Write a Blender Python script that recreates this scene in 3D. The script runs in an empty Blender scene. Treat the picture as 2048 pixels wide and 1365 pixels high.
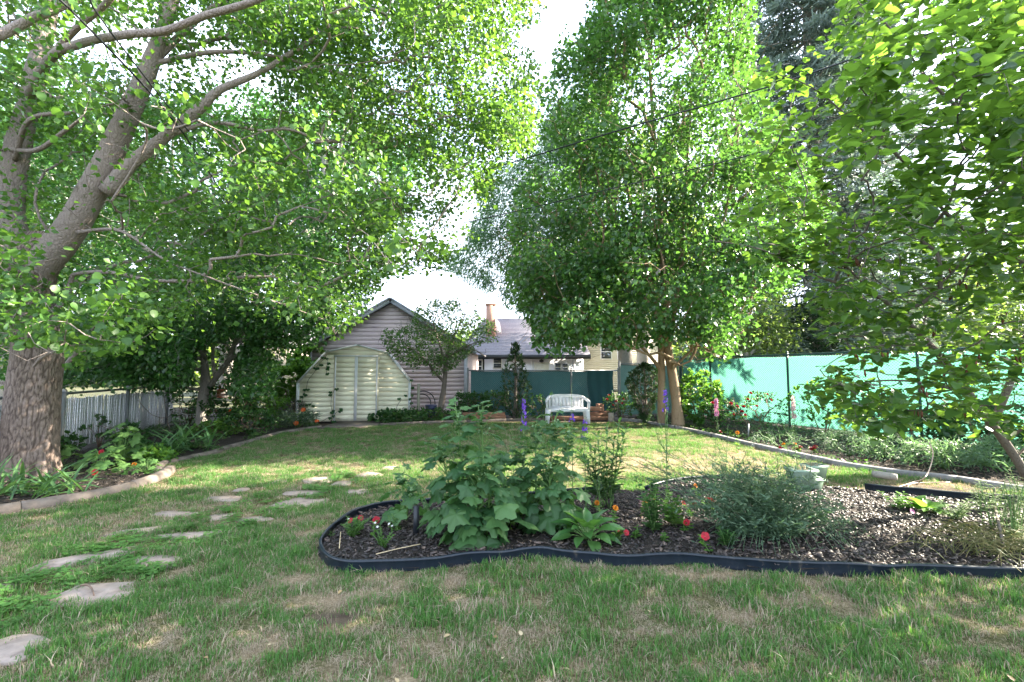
import bpy, math, random
import numpy as np
from mathutils import Vector, Matrix, Euler

random.seed(7)
R = np.random.default_rng(7)
scene = bpy.context.scene
COL = scene.collection
rad = math.radians

# ------------------------------------------------------------------ camera, sky, sun, exposure
CAM_H, FPX, PITCH = 1.45, 910.0, math.atan(62.5 / 910.0)
cam_d = bpy.data.cameras.new("camera")
cam_d.sensor_width = 36.0
cam_d.lens = FPX / 2048.0 * 36.0
cam_d.clip_start = 0.05
cam_d.clip_end = 2000.0
cam = bpy.data.objects.new("camera", cam_d)
cam.location = (0, 0, CAM_H)
cam.rotation_euler = (math.pi / 2 + PITCH, 0, 0)
COL.objects.link(cam)
scene.camera = cam

SUN_AZ, SUN_EL = rad(76.0), rad(31.0)       # clockwise from +Y, above the horizon
SUNV = Vector((math.sin(SUN_AZ) * math.cos(SUN_EL), math.cos(SUN_AZ) * math.cos(SUN_EL), math.sin(SUN_EL)))
world = bpy.data.worlds.new("World")
scene.world = world
world.use_nodes = True
wn, wl = world.node_tree.nodes, world.node_tree.links
wn.clear()
wo = wn.new("ShaderNodeOutputWorld")
bg = wn.new("ShaderNodeBackground")
sky = wn.new("ShaderNodeTexSky")
sky.sky_type = "NISHITA"
sky.sun_disc = False
sky.sun_elevation = SUN_EL
sky.sun_rotation = SUN_AZ
sky.air_density = 1.0
sky.dust_density = 1.5
tc = wn.new("ShaderNodeTexCoord")
mp = wn.new("ShaderNodeMapping")
mp.inputs["Scale"].default_value = (1.0, 1.0, 2.6)
nz = wn.new("ShaderNodeTexNoise")
nz.inputs["Scale"].default_value = 1.7
nz.inputs["Detail"].default_value = 7.0
nz.inputs["Roughness"].default_value = 0.58
cr = wn.new("ShaderNodeValToRGB")
cr.color_ramp.elements[0].position = 0.33
cr.color_ramp.elements[1].position = 0.56
mx = wn.new("ShaderNodeMixRGB")
mx.inputs[2].default_value = (2.4, 2.7, 3.2, 1)
wl.new(tc.outputs["Generated"], mp.inputs["Vector"])
wl.new(mp.outputs["Vector"], nz.inputs["Vector"])
wl.new(nz.outputs["Fac"], cr.inputs["Fac"])
wl.new(cr.outputs["Color"], mx.inputs[0])
wl.new(sky.outputs["Color"], mx.inputs[1])
wl.new(mx.outputs["Color"], bg.inputs["Color"])
bg.inputs["Strength"].default_value = 0.15
wl.new(bg.outputs["Background"], wo.inputs["Surface"])

sun_d = bpy.data.lights.new("sun", "SUN")
sun_d.energy = 4.8
sun_d.angle = rad(0.53)
sun_d.color = (1.0, 0.90, 0.74)
sun = bpy.data.objects.new("sun", sun_d)
sun.rotation_euler = SUNV.to_track_quat("Z", "Y").to_euler()
sun.location = (20, 8, 20)
COL.objects.link(sun)

scene.view_settings.view_transform = "Standard"
scene.view_settings.look = "None"
scene.view_settings.gamma = 1.0
scene.view_settings.use_curve_mapping = False
scene.view_settings.exposure = 3.12
scene.render.engine = "CYCLES"
scene.cycles.max_bounces = 8
scene.cycles.transmission_bounces = 6
scene.cycles.diffuse_bounces = 5
scene.cycles.glossy_bounces = 3
scene.cycles.use_denoising = True

# ------------------------------------------------------------------ camera maths
CP, SP = math.cos(PITCH), math.sin(PITCH)

def ray(u, v):
    x, y = (u - 1024.0) / FPX, (682.5 - v) / FPX
    return np.array((x, CP - y * SP, SP + y * CP))

def G(u, v, z=0.0):
    d = ray(u, v)
    t = (z - CAM_H) / d[2]
    return np.array((d[0] * t, d[1] * t, z))

def W(u, v, Y):
    d = ray(u, v)
    t = Y / d[1]
    return np.array((d[0] * t, Y, CAM_H + d[2] * t))

def proj(P):
    P = np.asarray(P, float)
    x, y, z = P[..., 0], P[..., 1], P[..., 2] - CAM_H
    dep = y * CP + z * SP
    up = -y * SP + z * CP
    dd = np.where(dep > 0.05, dep, 0.05)
    return 1024 + FPX * x / dd, 682.5 - FPX * up / dd, dep

def in_poly(u, v, poly):
    poly = np.asarray(poly, float)
    inside = np.zeros(u.shape, bool)
    j = len(poly) - 1
    for i in range(len(poly)):
        xi, yi = poly[i]
        xj, yj = poly[j]
        if yi != yj:
            c = ((yi > v) != (yj > v)) & (u < (xj - xi) * (v - yi) / (yj - yi) + xi)
            inside ^= c
        j = i
    return inside

# ------------------------------------------------------------------ value noise
_LAT = R.random((256, 256))
def vnoise(x, y):
    xi, yi = np.floor(x).astype(int), np.floor(y).astype(int)
    fx, fy = x - xi, y - yi
    fx, fy = fx * fx * (3 - 2 * fx), fy * fy * (3 - 2 * fy)
    a, b = _LAT[xi % 256, yi % 256], _LAT[(xi + 1) % 256, yi % 256]
    c, d = _LAT[xi % 256, (yi + 1) % 256], _LAT[(xi + 1) % 256, (yi + 1) % 256]
    return (a * (1 - fx) + b * fx) * (1 - fy) + (c * (1 - fx) + d * fx) * fy
def fbm(x, y, o=4):
    x, y = np.asarray(x, float), np.asarray(y, float)
    s, a, t = 0, 0.5, 0
    for i in range(o):
        s = s + a * vnoise(x * 2**i + 17.3 * i, y * 2**i + 5.1 * i)
        t += a
        a *= 0.5
    return s / t

# ------------------------------------------------------------------ mesh builder
def nrm(a):
    a = np.asarray(a, float)
    return a / np.maximum(np.linalg.norm(a, axis=-1, keepdims=True), 1e-9)

class MB:
    def __init__(self):
        self.v, self.f, self.n = [], [], 0
    def add(self, verts, faces):
        verts = np.asarray(verts, float).reshape(-1, 3)
        if isinstance(faces, np.ndarray):
            self.f.append(faces.astype(np.int64) + self.n)
        else:
            by = {}
            for f in faces:
                by.setdefault(len(f), []).append(f)
            for k in by:
                self.f.append(np.array(by[k], np.int64) + self.n)
        self.v.append(verts)
        self.n += len(verts)
        return self
    def box(self, c, s, rz=0.0, M=None):
        x, y, z = (s[0] / 2, s[1] / 2, s[2] / 2)
        p = np.array([(-x, -y, -z), (x, -y, -z), (x, y, -z), (-x, y, -z), (-x, -y, z), (x, -y, z), (x, y, z), (-x, y, z)])
        if M is not None:
            p = p @ np.array(M.to_3x3()).T
        if rz:
            cs, sn = math.cos(rz), math.sin(rz)
            p = np.stack([p[:, 0] * cs - p[:, 1] * sn, p[:, 0] * sn + p[:, 1] * cs, p[:, 2]], 1)
        return self.add(p + np.asarray(c, float), np.array([(0, 3, 2, 1), (4, 5, 6, 7), (0, 1, 5, 4), (1, 2, 6, 5), (2, 3, 7, 6), (3, 0, 4, 7)]))
    def tube(self, pts, r, n=8, caps=True):
        pts = np.asarray(pts, float)
        k = len(pts)
        r = np.broadcast_to(np.asarray(r, float), (k,))
        t = nrm(np.gradient(pts, axis=0))
        a = np.cross(t[0], (0, 0, 1.0))
        if np.linalg.norm(a) < 1e-3:
            a = np.cross(t[0], (1.0, 0, 0))
        a = nrm(a)
        ang = np.linspace(0, 2 * math.pi, n, endpoint=False)
        V = []
        for i in range(k):
            a = nrm(a - t[i] * np.dot(a, t[i]))
            b = np.cross(t[i], a)
            V.append(pts[i] + r[i] * (np.cos(ang)[:, None] * a + np.sin(ang)[:, None] * b))
        V = np.concatenate(V)
        i0 = np.arange(n)
        i1 = (i0 + 1) % n
        F = np.concatenate([np.stack([j * n + i0, j * n + i1, (j + 1) * n + i1, (j + 1) * n + i0], 1) for j in range(k - 1)])
        base = self.n
        self.add(V, F)
        if caps:
            self.f.append(np.array([list(range(n))[::-1]]) + base)
            self.f.append(np.array([list(range(n))]) + base + (k - 1) * n)
        return self
    def lathe(self, c, prof, n=16, sx=1.0, sy=1.0):
        ang = np.linspace(0, 2 * math.pi, n, endpoint=False)
        V = np.concatenate([np.stack([np.cos(ang) * r * sx, np.sin(ang) * r * sy, np.full(n, z)], 1) for r, z in prof]) + np.asarray(c, float)
        i0 = np.arange(n)
        i1 = (i0 + 1) % n
        F = np.concatenate([np.stack([j * n + i0, j * n + i1, (j + 1) * n + i1, (j + 1) * n + i0], 1) for j in range(len(prof) - 1)])
        return self.add(V, F)
    def segs(self, A, B, ra, rb, n=3):
        """many tapered prisms at once"""
        A, B = np.asarray(A, float), np.asarray(B, float)
        m = len(A)
        if m == 0:
            return self
        t = nrm(B - A)
        ref = np.where(np.abs(t[:, 2:3]) > 0.9, np.array([[1.0, 0, 0]]), np.array([[0, 0, 1.0]]))
        a = nrm(np.cross(t, ref))
        b = np.cross(t, a)
        ang = np.linspace(0, 2 * math.pi, n, endpoint=False)
        ring = np.cos(ang)[None, :, None] * a[:, None, :] + np.sin(ang)[None, :, None] * b[:, None, :]
        ra = np.broadcast_to(np.asarray(ra, float), (m,))
        rb = np.broadcast_to(np.asarray(rb, float), (m,))
        V = np.concatenate([A[:, None] + ring * ra[:, None, None], B[:, None] + ring * rb[:, None, None]], 1)
        i0 = np.arange(n)
        i1 = (i0 + 1) % n
        f = np.stack([i0, i1, i1 + n, i0 + n], 1)
        F = (f[None] + (np.arange(m) * 2 * n)[:, None, None]).reshape(-1, 4)
        return self.add(V.reshape(-1, 3), F)
    def prism(self, poly, y0, y1):
        """polygon in x-z pushed along y"""
        k = len(poly)
        V = [(x, y0, z) for x, z in poly] + [(x, y1, z) for x, z in poly]
        F = [tuple(range(k)), tuple(range(2 * k - 1, k - 1, -1))]
        F += [(i, i + k, (i + 1) % k + k, (i + 1) % k) for i in range(k)]
        return self.add(V, F)
    def slab(self, poly, z0, z1):
        """polygon in x-y pushed along z"""
        k = len(poly)
        V = [(p[0], p[1], z0) for p in poly] + [(p[0], p[1], z1) for p in poly]
        F = [tuple(range(k))[::-1], tuple(range(k, 2 * k))]
        F += [(i, (i + 1) % k, (i + 1) % k + k, i + k) for i in range(k)]
        return self.add(V, F)
    def scatter(self, tmpl, P, D, N, S):
        """copies of a leaf template: Y along D, Z near N, sizes S"""
        tv, tf = tmpl
        P, D, N = np.asarray(P, float), nrm(D), np.asarray(N, float)
        X = nrm(np.cross(D, N))
        Z = np.cross(X, D)
        S = np.broadcast_to(np.asarray(S, float), (len(P),))
        V = (X[:, None] * tv[None, :, 0:1] + D[:, None] * tv[None, :, 1:2] + Z[:, None] * tv[None, :, 2:3]) * S[:, None, None] + P[:, None]
        off = (np.arange(len(P)) * len(tv))[:, None, None]
        by = {}
        for f in tf:
            by.setdefault(len(f), []).append(f)
        base = self.n
        for k in by:
            F = (np.array(by[k])[None] + off).reshape(-1, k)
            self.f.append(F + base)
        self.v.append(V.reshape(-1, 3))
        self.n += len(P) * len(tv)
        return self
    def mesh(self, name, off=None, smooth=False):
        me = bpy.data.meshes.new(name)
        V = np.concatenate(self.v) if self.v else np.zeros((0, 3))
        if off is not None:
            V = V - np.asarray(off, float)
        loops = np.concatenate([f.ravel() for f in self.f])
        tot = np.concatenate([np.full(len(f), f.shape[1]) for f in self.f])
        start = np.concatenate([[0], np.cumsum(tot)[:-1]])
        me.vertices.add(len(V))
        me.vertices.foreach_set("co", V.astype(np.float32).ravel())
        me.loops.add(len(loops))
        me.loops.foreach_set("vertex_index", loops.astype(np.int32))
        me.polygons.add(len(tot))
        me.polygons.foreach_set("loop_start", start.astype(np.int32))
        if smooth:
            me.polygons.foreach_set("use_smooth", np.ones(len(tot), bool))
        me.update(calc_edges=True)
        return me

# ------------------------------------------------------------------ object helpers
def props(o, label=None, cat=None, group=None, kind=None):
    if label: o["label"] = label
    if cat: o["category"] = cat
    if group: o["group"] = group
    if kind: o["kind"] = kind
    return o

def thing(name, label, cat, loc, group=None):
    o = bpy.data.objects.new(name, None)
    o.empty_display_size = 0.1
    o.location = Vector(loc)
    COL.objects.link(o)
    return props(o, label, cat, group)

def worldloc(o):
    p = Vector((0, 0, 0))
    while o is not None:
        p += o.location
        o = o.parent
    return np.array(p)

def part(parent, name, mb, mat, smooth=False, kind=None, label=None):
    me = mb.mesh(name, worldloc(parent), smooth)
    me.materials.append(mat)
    o = bpy.data.objects.new(name, me)
    o.parent = parent
    COL.objects.link(o)
    return props(o, label, kind=kind)

def solo(name, mb, mat, label, cat, group=None, smooth=False, kind=None, origin=None):
    V = np.concatenate(mb.v)
    c = origin if origin is not None else np.array([V[:, 0].mean(), V[:, 1].mean(), V[:, 2].min()])
    me = mb.mesh(name, c, smooth)
    me.materials.append(mat)
    o = bpy.data.objects.new(name, me)
    o.location = Vector(c)
    COL.objects.link(o)
    return props(o, label, cat, group, kind)

def struct(name, mb, mat, smooth=False, kind="structure", label=None):
    me = mb.mesh(name, None, smooth)
    me.materials.append(mat)
    o = bpy.data.objects.new(name, me)
    COL.objects.link(o)
    return props(o, label, kind=kind)

def place_copies(parent, name, meshes, P, D, N, S):
    """alike small parts sharing mesh data: Y along D, Z near N"""
    base = worldloc(parent)
    P, D, N = np.asarray(P, float), nrm(D), np.asarray(N, float)
    X = nrm(np.cross(D, N))
    Z = np.cross(X, D)
    S = np.broadcast_to(np.asarray(S, float), (len(P),))
    for i in range(len(P)):
        o = bpy.data.objects.new(name, meshes[i % len(meshes)])
        M = Matrix(((X[i][0], D[i][0], Z[i][0], 0), (X[i][1], D[i][1], Z[i][1], 0), (X[i][2], D[i][2], Z[i][2], 0), (0, 0, 0, 1)))
        o.matrix_basis = Matrix.Translation(Vector(P[i] - base)) @ M @ Matrix.Diagonal((S[i], S[i], S[i], 1))
        o.parent = parent
        COL.objects.link(o)

# ------------------------------------------------------------------ materials
def new_mat(name):
    m = bpy.data.materials.new(name)
    m.use_nodes = True
    nt = m.node_tree
    return m, nt, nt.nodes["Principled BSDF"]

def c4(c):
    return (c[0], c[1], c[2], 1.0)

def ramp(nt, stops):
    r = nt.nodes.new("ShaderNodeValToRGB")
    e = r.color_ramp.elements
    e[0].position, e[0].color = stops[0][0], c4(stops[0][1])
    e[1].position, e[1].color = stops[-1][0], c4(stops[-1][1])
    for p, c in stops[1:-1]:
        q = e.new(p)
        q.color = c4(c)
    return r

def noise(nt, scale, detail=4, rough=0.6, vec=None, stretch=None):
    n = nt.nodes.new("ShaderNodeTexNoise")
    n.inputs["Scale"].default_value = scale
    n.inputs["Detail"].default_value = detail
    n.inputs["Roughness"].default_value = rough
    g = nt.nodes.new("ShaderNodeNewGeometry")
    src = g.outputs["Position"]
    if stretch:
        mm = nt.nodes.new("ShaderNodeMapping")
        mm.inputs["Scale"].default_value = stretch
        nt.links.new(src, mm.inputs["Vector"])
        src = mm.outputs["Vector"]
    nt.links.new(src, n.inputs["Vector"])
    return n

def bump(nt, bsdf, height, strength=0.4, dist=0.02):
    b = nt.nodes.new("ShaderNodeBump")
    b.inputs["Strength"].default_value = strength
    b.inputs["Distance"].default_value = dist
    nt.links.new(height, b.inputs["Height"])
    nt.links.new(b.outputs["Normal"], bsdf.inputs["Normal"])
    return b

def mat_noise(name, stops, scale=6, rough=0.85, bstr=0.3, bdist=0.01, stretch=None, detail=5, spec=0.3):
    m, nt, b = new_mat(name)
    n = noise(nt, scale, detail, 0.62, stretch=stretch)
    r = ramp(nt, stops)
    nt.links.new(n.outputs["Fac"], r.inputs["Fac"])
    nt.links.new(r.outputs["Color"], b.inputs["Base Color"])
    b.inputs["Roughness"].default_value = rough
    b.inputs["Specular IOR Level"].default_value = spec
    if bstr:
        bump(nt, b, n.outputs["Fac"], bstr, bdist)
    return m

def leaf_mat(name, dark, mid, light, trans, tfac=0.45, rough=0.45, spec=0.35):
    """thin leaves: each loose leaf its own shade of green, light coming through from behind"""
    m, nt, b = new_mat(name)
    g = nt.nodes.new("ShaderNodeNewGeometry")
    oi = nt.nodes.new("ShaderNodeObjectInfo")
    ad = nt.nodes.new("ShaderNodeMath"); ad.operation = "ADD"
    fr = nt.nodes.new("ShaderNodeMath"); fr.operation = "FRACT"
    nt.links.new(g.outputs["Random Per Island"], ad.inputs[0])
    nt.links.new(oi.outputs["Random"], ad.inputs[1])
    nt.links.new(ad.outputs[0], fr.inputs[0])
    r = ramp(nt, [(0.0, dark), (0.5, mid), (1.0, light)])
    nt.links.new(fr.outputs[0], r.inputs["Fac"])
    n = noise(nt, 1.3, 3)
    hs = nt.nodes.new("ShaderNodeHueSaturation")
    mr = nt.nodes.new("ShaderNodeMapRange")
    mr.inputs["From Min"].default_value, mr.inputs["From Max"].default_value = 0.3, 0.7
    mr.inputs["To Min"].default_value, mr.inputs["To Max"].default_value = 0.75, 1.25
    nt.links.new(n.outputs["Fac"], mr.inputs["Value"])
    nt.links.new(mr.outputs["Result"], hs.inputs["Value"])
    nt.links.new(r.outputs["Color"], hs.inputs["Color"])
    nt.links.new(hs.outputs["Color"], b.inputs["Base Color"])
    b.inputs["Roughness"].default_value = rough
    b.inputs["Specular IOR Level"].default_value = spec
    t = nt.nodes.new("ShaderNodeBsdfTranslucent")
    mt = nt.nodes.new("ShaderNodeMixRGB"); mt.blend_type = "MULTIPLY"; mt.inputs[0].default_value = 1.0
    r2 = ramp(nt, [(0.0, tuple(x * 0.7 for x in trans)), (1.0, trans)])
    nt.links.new(fr.outputs[0], r2.inputs["Fac"])
    nt.links.new(r2.outputs["Color"], t.inputs["Color"])
    ms = nt.nodes.new("ShaderNodeMixShader")
    ms.inputs[0].default_value = tfac
    nt.links.new(b.outputs[0], ms.inputs[1])
    nt.links.new(t.outputs[0], ms.inputs[2])
    nt.links.new(ms.outputs[0], nt.nodes["Material Output"].inputs["Surface"])
    return m

def plain(name, col, rough=0.6, spec=0.4, var=0.12, scale=9, bstr=0.1, metal=0.0):
    a = tuple(x * (1 - var) for x in col)
    b_ = tuple(min(1, x * (1 + var)) for x in col)
    m = mat_noise(name, [(0.3, a), (0.7, b_)], scale, rough, bstr, 0.004, spec=spec)
    m.node_tree.nodes["Principled BSDF"].inputs["Metallic"].default_value = metal
    return m

def bark_mat(name, c0, c1, c2, sc=9.0, strength=0.9, dist=0.03, zs=0.28):
    m, nt, b = new_mat(name)
    g = nt.nodes.new("ShaderNodeNewGeometry")
    n1 = noise(nt, 5.0, 4)
    mm = nt.nodes.new("ShaderNodeMapping"); mm.inputs["Scale"].default_value = (1, 1, zs)
    va = nt.nodes.new("ShaderNodeVectorMath"); va.operation = "MULTIPLY_ADD"
    va.inputs[1].default_value = (0.10, 0.10, 0.22)
    nt.links.new(n1.outputs["Color"], va.inputs[0])
    nt.links.new(g.outputs["Position"], va.inputs[2])
    nt.links.new(va.outputs[0], mm.inputs["Vector"])
    v = nt.nodes.new("ShaderNodeTexVoronoi"); v.feature = "DISTANCE_TO_EDGE"
    v.inputs["Scale"].default_value = sc
    nt.links.new(mm.outputs["Vector"], v.inputs["Vector"])
    rr = ramp(nt, [(0.0, (0.5, 0.5, 0.5)), (0.2, (1, 1, 1))])
    nt.links.new(v.outputs["Distance"], rr.inputs["Fac"])
    n2 = noise(nt, 40, 4, stretch=(1, 1, 0.4))
    mxx = nt.nodes.new("ShaderNodeMath"); mxx.operation = "MULTIPLY_ADD"
    mxx.inputs[1].default_value = 0.75
    nt.links.new(n2.outputs["Fac"], mxx.inputs[0])
    nt.links.new(rr.outputs["Color"], mxx.inputs[2])
    cr_ = ramp(nt, [(0.35, c0), (0.75, c1), (1.0, c2)])
    nt.links.new(mxx.outputs[0], cr_.inputs["Fac"])
    nt.links.new(cr_.outputs["Color"], b.inputs["Base Color"])
    b.inputs["Roughness"].default_value = 0.9
    b.inputs["Specular IOR Level"].default_value = 0.15
    bump(nt, b, mxx.outputs[0], strength, dist)
    return m

# ------------------------------------------------------------------ leaf shapes (length 1 along y)
def fan(outline, fold=0.12, curl=0.0):
    """half outline (x, y) from base to tip, mirrored about a folded midrib"""
    k = len(outline)
    ys = [y for _, y in outline]
    mid = [(0, y, -curl * y * y) for y in ys]
    L = [(-x, y, fold * x - curl * y * y) for x, y in outline]
    Rr = [(x, y, fold * x - curl * y * y) for x, y in outline]
    V = np.array(mid + L + Rr, float)
    F = []
    for i in range(k - 1):
        F.append((i, i + 1, k + i + 1, k + i))
        F.append((i, 2 * k + i, 2 * k + i + 1, i + 1))
    return V, F

T_DIAM = (np.array([(0, 0, 0), (-0.36, 0.45, 0.1), (0, 1, -0.06), (0.36, 0.45, 0.1)], float), [(0, 2, 1), (0, 3, 2)])
T_OVATE = (np.array([(0, 0, 0), (-0.34, 0.25, 0.08), (-0.3, 0.62, 0.05), (0, 1, -0.12), (0.3, 0.62, 0.05), (0.34, 0.25, 0.08), (0, 0.5, -0.02)], float),
           [(0, 6, 2, 1), (6, 3, 2), (0, 5, 4, 6), (6, 4, 3)])
T_WIDE = (np.array([(0, 0, 0), (-0.45, 0.42, 0.1), (0, 1, -0.08), (0.45, 0.42, 0.1)], float), [(0, 2, 1), (0, 3, 2)])
T_NARROW = (np.array([(0, 0, 0), (-0.09, 0.4, 0.02), (0, 1, -0.1), (0.09, 0.4, 0.02)], float), [(0, 2, 1), (0, 3, 2)])
T_LANCE = fan([(0.02, 0), (0.1, 0.25), (0.1, 0.6), (0.0, 1.0)], 0.3, 0.25)
T_HEART = fan([(0.05, 0.03), (0.3, -0.08), (0.5, 0.1), (0.54, 0.35), (0.4, 0.62), (0.18, 0.86), (0.0, 1.02)], 0.16, 0.14)
T_ROUND = fan([(0.04, 0.02), (0.3, 0.05), (0.5, 0.35), (0.4, 0.7), (0.16, 0.9), (0.0, 1.0)], 0.18, 0.12)
T_MAPLE = fan([(0.03, 0.05), (0.32, 0.02), (0.36, 0.18), (0.58, 0.36), (0.4, 0.46), (0.42, 0.72), (0.2, 0.7), (0.0, 1.0)], 0.14, 0.15)
T_HOSTA = fan([(0.03, 0.0), (0.2, 0.06), (0.3, 0.25), (0.3, 0.5), (0.2, 0.75), (0.07, 0.93), (0.0, 1.02)], 0.35, 0.35)

def lobed(seed, lobes=5, depth=0.42, n=36):
    """wavy palmate leaf, petiole joins near its base"""
    rr = np.random.default_rng(seed)
    th = np.linspace(-math.pi * 0.90, math.pi * 0.90, n)
    ph = np.linspace(-0.5, lobes - 0.5, n)
    r = 0.56 * (1 - depth * (0.5 - 0.5 * np.cos((ph + 0.5) * 2 * math.pi)) ** 1.0 * 0 - depth * np.abs(np.sin((ph) * math.pi)) ** 2.2)
    r = r * (1.0 + 0.30 * np.cos(th)) * (1 + 0.10 * rr.standard_normal(n) * 0.6 + 0.06 * (np.arange(n) % 2))
    x, y = np.sin(th) * r, np.cos(th) * r + 0.3
    ridge = np.cos(ph * 2 * math.pi)
    V = [(0, 0.3, 0.0)]
    for k, s in ((1, 0.5), (2, 1.0)):
        z = 0.05 * ridge * s - 0.24 * (s * r) ** 2 * 2 + 0.02 * rr.standard_normal(n) * s
        V += [(x[i] * s, (y[i] - 0.3) * s + 0.3, z[i]) for i in range(n)]
    F = []
    for i in range(n - 1):
        F.append((0, 1 + i + 1, 1 + i))
        F.append((1 + i, 1 + i + 1, 1 + n + i + 1, 1 + n + i))
    return np.array(V, float), F

def tmesh(name, t, mat, smooth=True):
    mb = MB()
    mb.add(t[0], t[1])
    me = mb.mesh(name, None, smooth)
    me.materials.append(mat)
    return me

def bez(p0, p1, p2, n=8):
    t = np.linspace(0, 1, n)[:, None]
    return (1 - t) ** 2 * np.asarray(p0) + 2 * t * (1 - t) * np.asarray(p1) + t * t * np.asarray(p2)

def smooth_path(pts, step=0.1):
    """Catmull-Rom through points"""
    P = np.asarray(pts, float)
    P = np.vstack([2 * P[0] - P[1], P, 2 * P[-1] - P[-2]])
    out = []
    for i in range(1, len(P) - 2):
        d = np.linalg.norm(P[i + 1] - P[i])
        n = max(2, int(d / step))
        for t in np.linspace(0, 1, n, endpoint=False):
            a, b, c, e = P[i - 1], P[i], P[i + 1], P[i + 2]
            out.append(0.5 * (2 * b + (c - a) * t + (2 * a - 5 * b + 4 * c - e) * t**2 + (3 * b - a - 3 * c + e) * t**3))
    out.append(P[-2])
    return np.array(out)

def sweep(mb, path, prof):
    """profile (offset to the side, z) swept along a path on the ground"""
    P = np.asarray(path, float)
    t = nrm(np.gradient(P[:, :2], axis=0))
    s = np.stack([t[:, 1], -t[:, 0]], 1)
    k = len(prof)
    V = []
    for i in range(len(P)):
        for o, z in prof:
            V.append((P[i, 0] + s[i, 0] * o, P[i, 1] + s[i, 1] * o, P[i, 2] + z if P.shape[1] > 2 else z))
    F = []
    for i in range(len(P) - 1):
        for j in range(k):
            a, b = i * k + j, i * k + (j + 1) % k
            F.append((a, b, b + k, a + k))
    F.append(tuple(range(k))[::-1])
    F.append(tuple((len(P) - 1) * k + j for j in range(k)))
    return mb.add(np.array(V), F)

# ------------------------------------------------------------------ trees
def grow(limbs, tips, seg=0.22, rng=R, bias=0.3, sag=0.03, wob=0.10, r0=0.0035, pw=0.46):
    """join twig tips to the nearest part of a limb skeleton; returns positions, parents, leaf counts, radii, limb node count"""
    cap = 0
    L = []
    for pts, r in limbs:
        pts = np.asarray(pts, float)
        d = np.concatenate([[0], np.cumsum(np.linalg.norm(np.diff(pts, axis=0), axis=1))])
        n = max(2, int(d[-1] / seg) + 1)
        s = np.linspace(0, d[-1], n)
        L.append((np.stack([np.interp(s, d, pts[:, k]) for k in range(3)], 1), np.interp(s, d, np.broadcast_to(np.asarray(r, float), (len(pts),)))))
        cap += n
    tips = np.asarray(tips, float)
    cap += len(tips) * 60
    pos = np.zeros((cap, 3)); par = np.full(cap, -1); pl = np.zeros(cap); rl = np.zeros(cap)
    n = 0
    for pts, r in L:
        p = -1
        if n:
            p = int(np.argmin(np.linalg.norm(pos[:n] - pts[0], axis=1)))
        for i in range(len(pts)):
            pos[n], par[n], rl[n] = pts[i], p, r[i]
            pl[n] = 0 if p < 0 else pl[p] + np.linalg.norm(pts[i] - pos[p])
            p = n
            n += 1
    nl = n
    dmin = np.min(np.linalg.norm(tips[:, None] - pos[None, :n:3], axis=2), axis=1) if len(tips) else []
    ends = []
    for i in np.argsort(dmin):
        tp = tips[i]
        d = np.linalg.norm(pos[:n] - tp, axis=1)
        j = int(np.argmin(d + bias * pl[:n]))
        k = max(2, int(d[j] / seg))
        a = pos[j]
        bow = rng.standard_normal(3) * wob * d[j]
        t = np.linspace(0, 1, k + 1)[1:]
        q = a + t[:, None] * (tp - a) + np.sin(math.pi * t)[:, None] * bow
        q[:, 2] += sag * d[j] * np.sin(math.pi * t)
        p = j
        if n + k >= cap:
            break
        for m in range(k):
            pos[n], par[n] = q[m], p
            pl[n] = pl[p] + np.linalg.norm(q[m] - pos[p])
            p = n
            n += 1
        ends.append(n - 1)
    pos, par, rl = pos[:n], par[:n], rl[:n]
    cnt = np.zeros(n)
    cnt[ends] = 1
    for i in range(n - 1, -1, -1):
        if par[i] >= 0:
            cnt[par[i]] += cnt[i]
    return pos, par, cnt, r0 * np.maximum(cnt, 1) ** pw, nl

def branches_mb(pos, par, cnt, r, nl, rmax=0.12):
    mb = MB()
    idx = np.arange(nl, len(pos))
    p = par[idx]
    ok = p >= 0
    idx, p = idx[ok], p[ok]
    ra = np.minimum(r[p], r[idx] * 1.35)
    ra = np.minimum(ra, rmax); rb = np.minimum(r[idx], rmax)
    thick = rb > 0.011
    mb.segs(pos[p[thick]], pos[idx[thick]], ra[thick], rb[thick], 6)
    mb.segs(pos[p[~thick]], pos[idx[~thick]], ra[~thick], rb[~thick], 3)
    return mb

def leaf_spots(pos, par, cnt, nl, per, spread, rng=R, droop=0.35, upn=1.0, tilt=0.7, maxcnt=2, centre=None, out=0.5, flat=0.75):
    idx = np.arange(nl, len(pos))
    idx = idx[cnt[idx] <= maxcnt]
    k = rng.poisson(per, len(idx))
    idx = np.repeat(idx, k)
    m = len(idx)
    f = rng.random((m, 1))
    P = pos[idx] * f + pos[np.maximum(par[idx], 0)] * (1 - f) + rng.standard_normal((m, 3)) * spread
    tw = nrm(pos[idx] - pos[np.maximum(par[idx], 0)])
    D = rng.standard_normal((m, 3)) * np.array((0.8, 0.8, 0.8 * flat)) + tw * 0.6
    if centre is not None:
        D += nrm(P - np.asarray(centre)) * out
    D[:, 2] -= droop
    N = rng.standard_normal((m, 3)) * tilt + np.array((0, 0, upn))
    return P, nrm(D), N

def blob_tips(blobs, n, rng=R, shell=0.55, keep=None):
    """points in ellipsoids (centre, radii, weight), thicker towards the skin"""
    w = np.array([b[2] for b in blobs], float)
    w /= w.sum()
    out = []
    tot = 0
    for _ in range(60):
        m = n * 2
        c = rng.choice(len(blobs), m, p=w)
        C = np.array([b[0] for b in blobs], float)[c]
        S = np.array([b[1] for b in blobs], float)[c]
        d = nrm(rng.standard_normal((m, 3)))
        rr_ = (shell ** 3 + (1 - shell ** 3) * rng.random((m, 1))) ** (1 / 3)
        P = C + S * d * rr_
        if keep is not None:
            P = P[keep(P)]
        out.append(P)
        tot += len(P)
        if tot >= n:
            break
    return np.concatenate(out)[:n]

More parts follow.
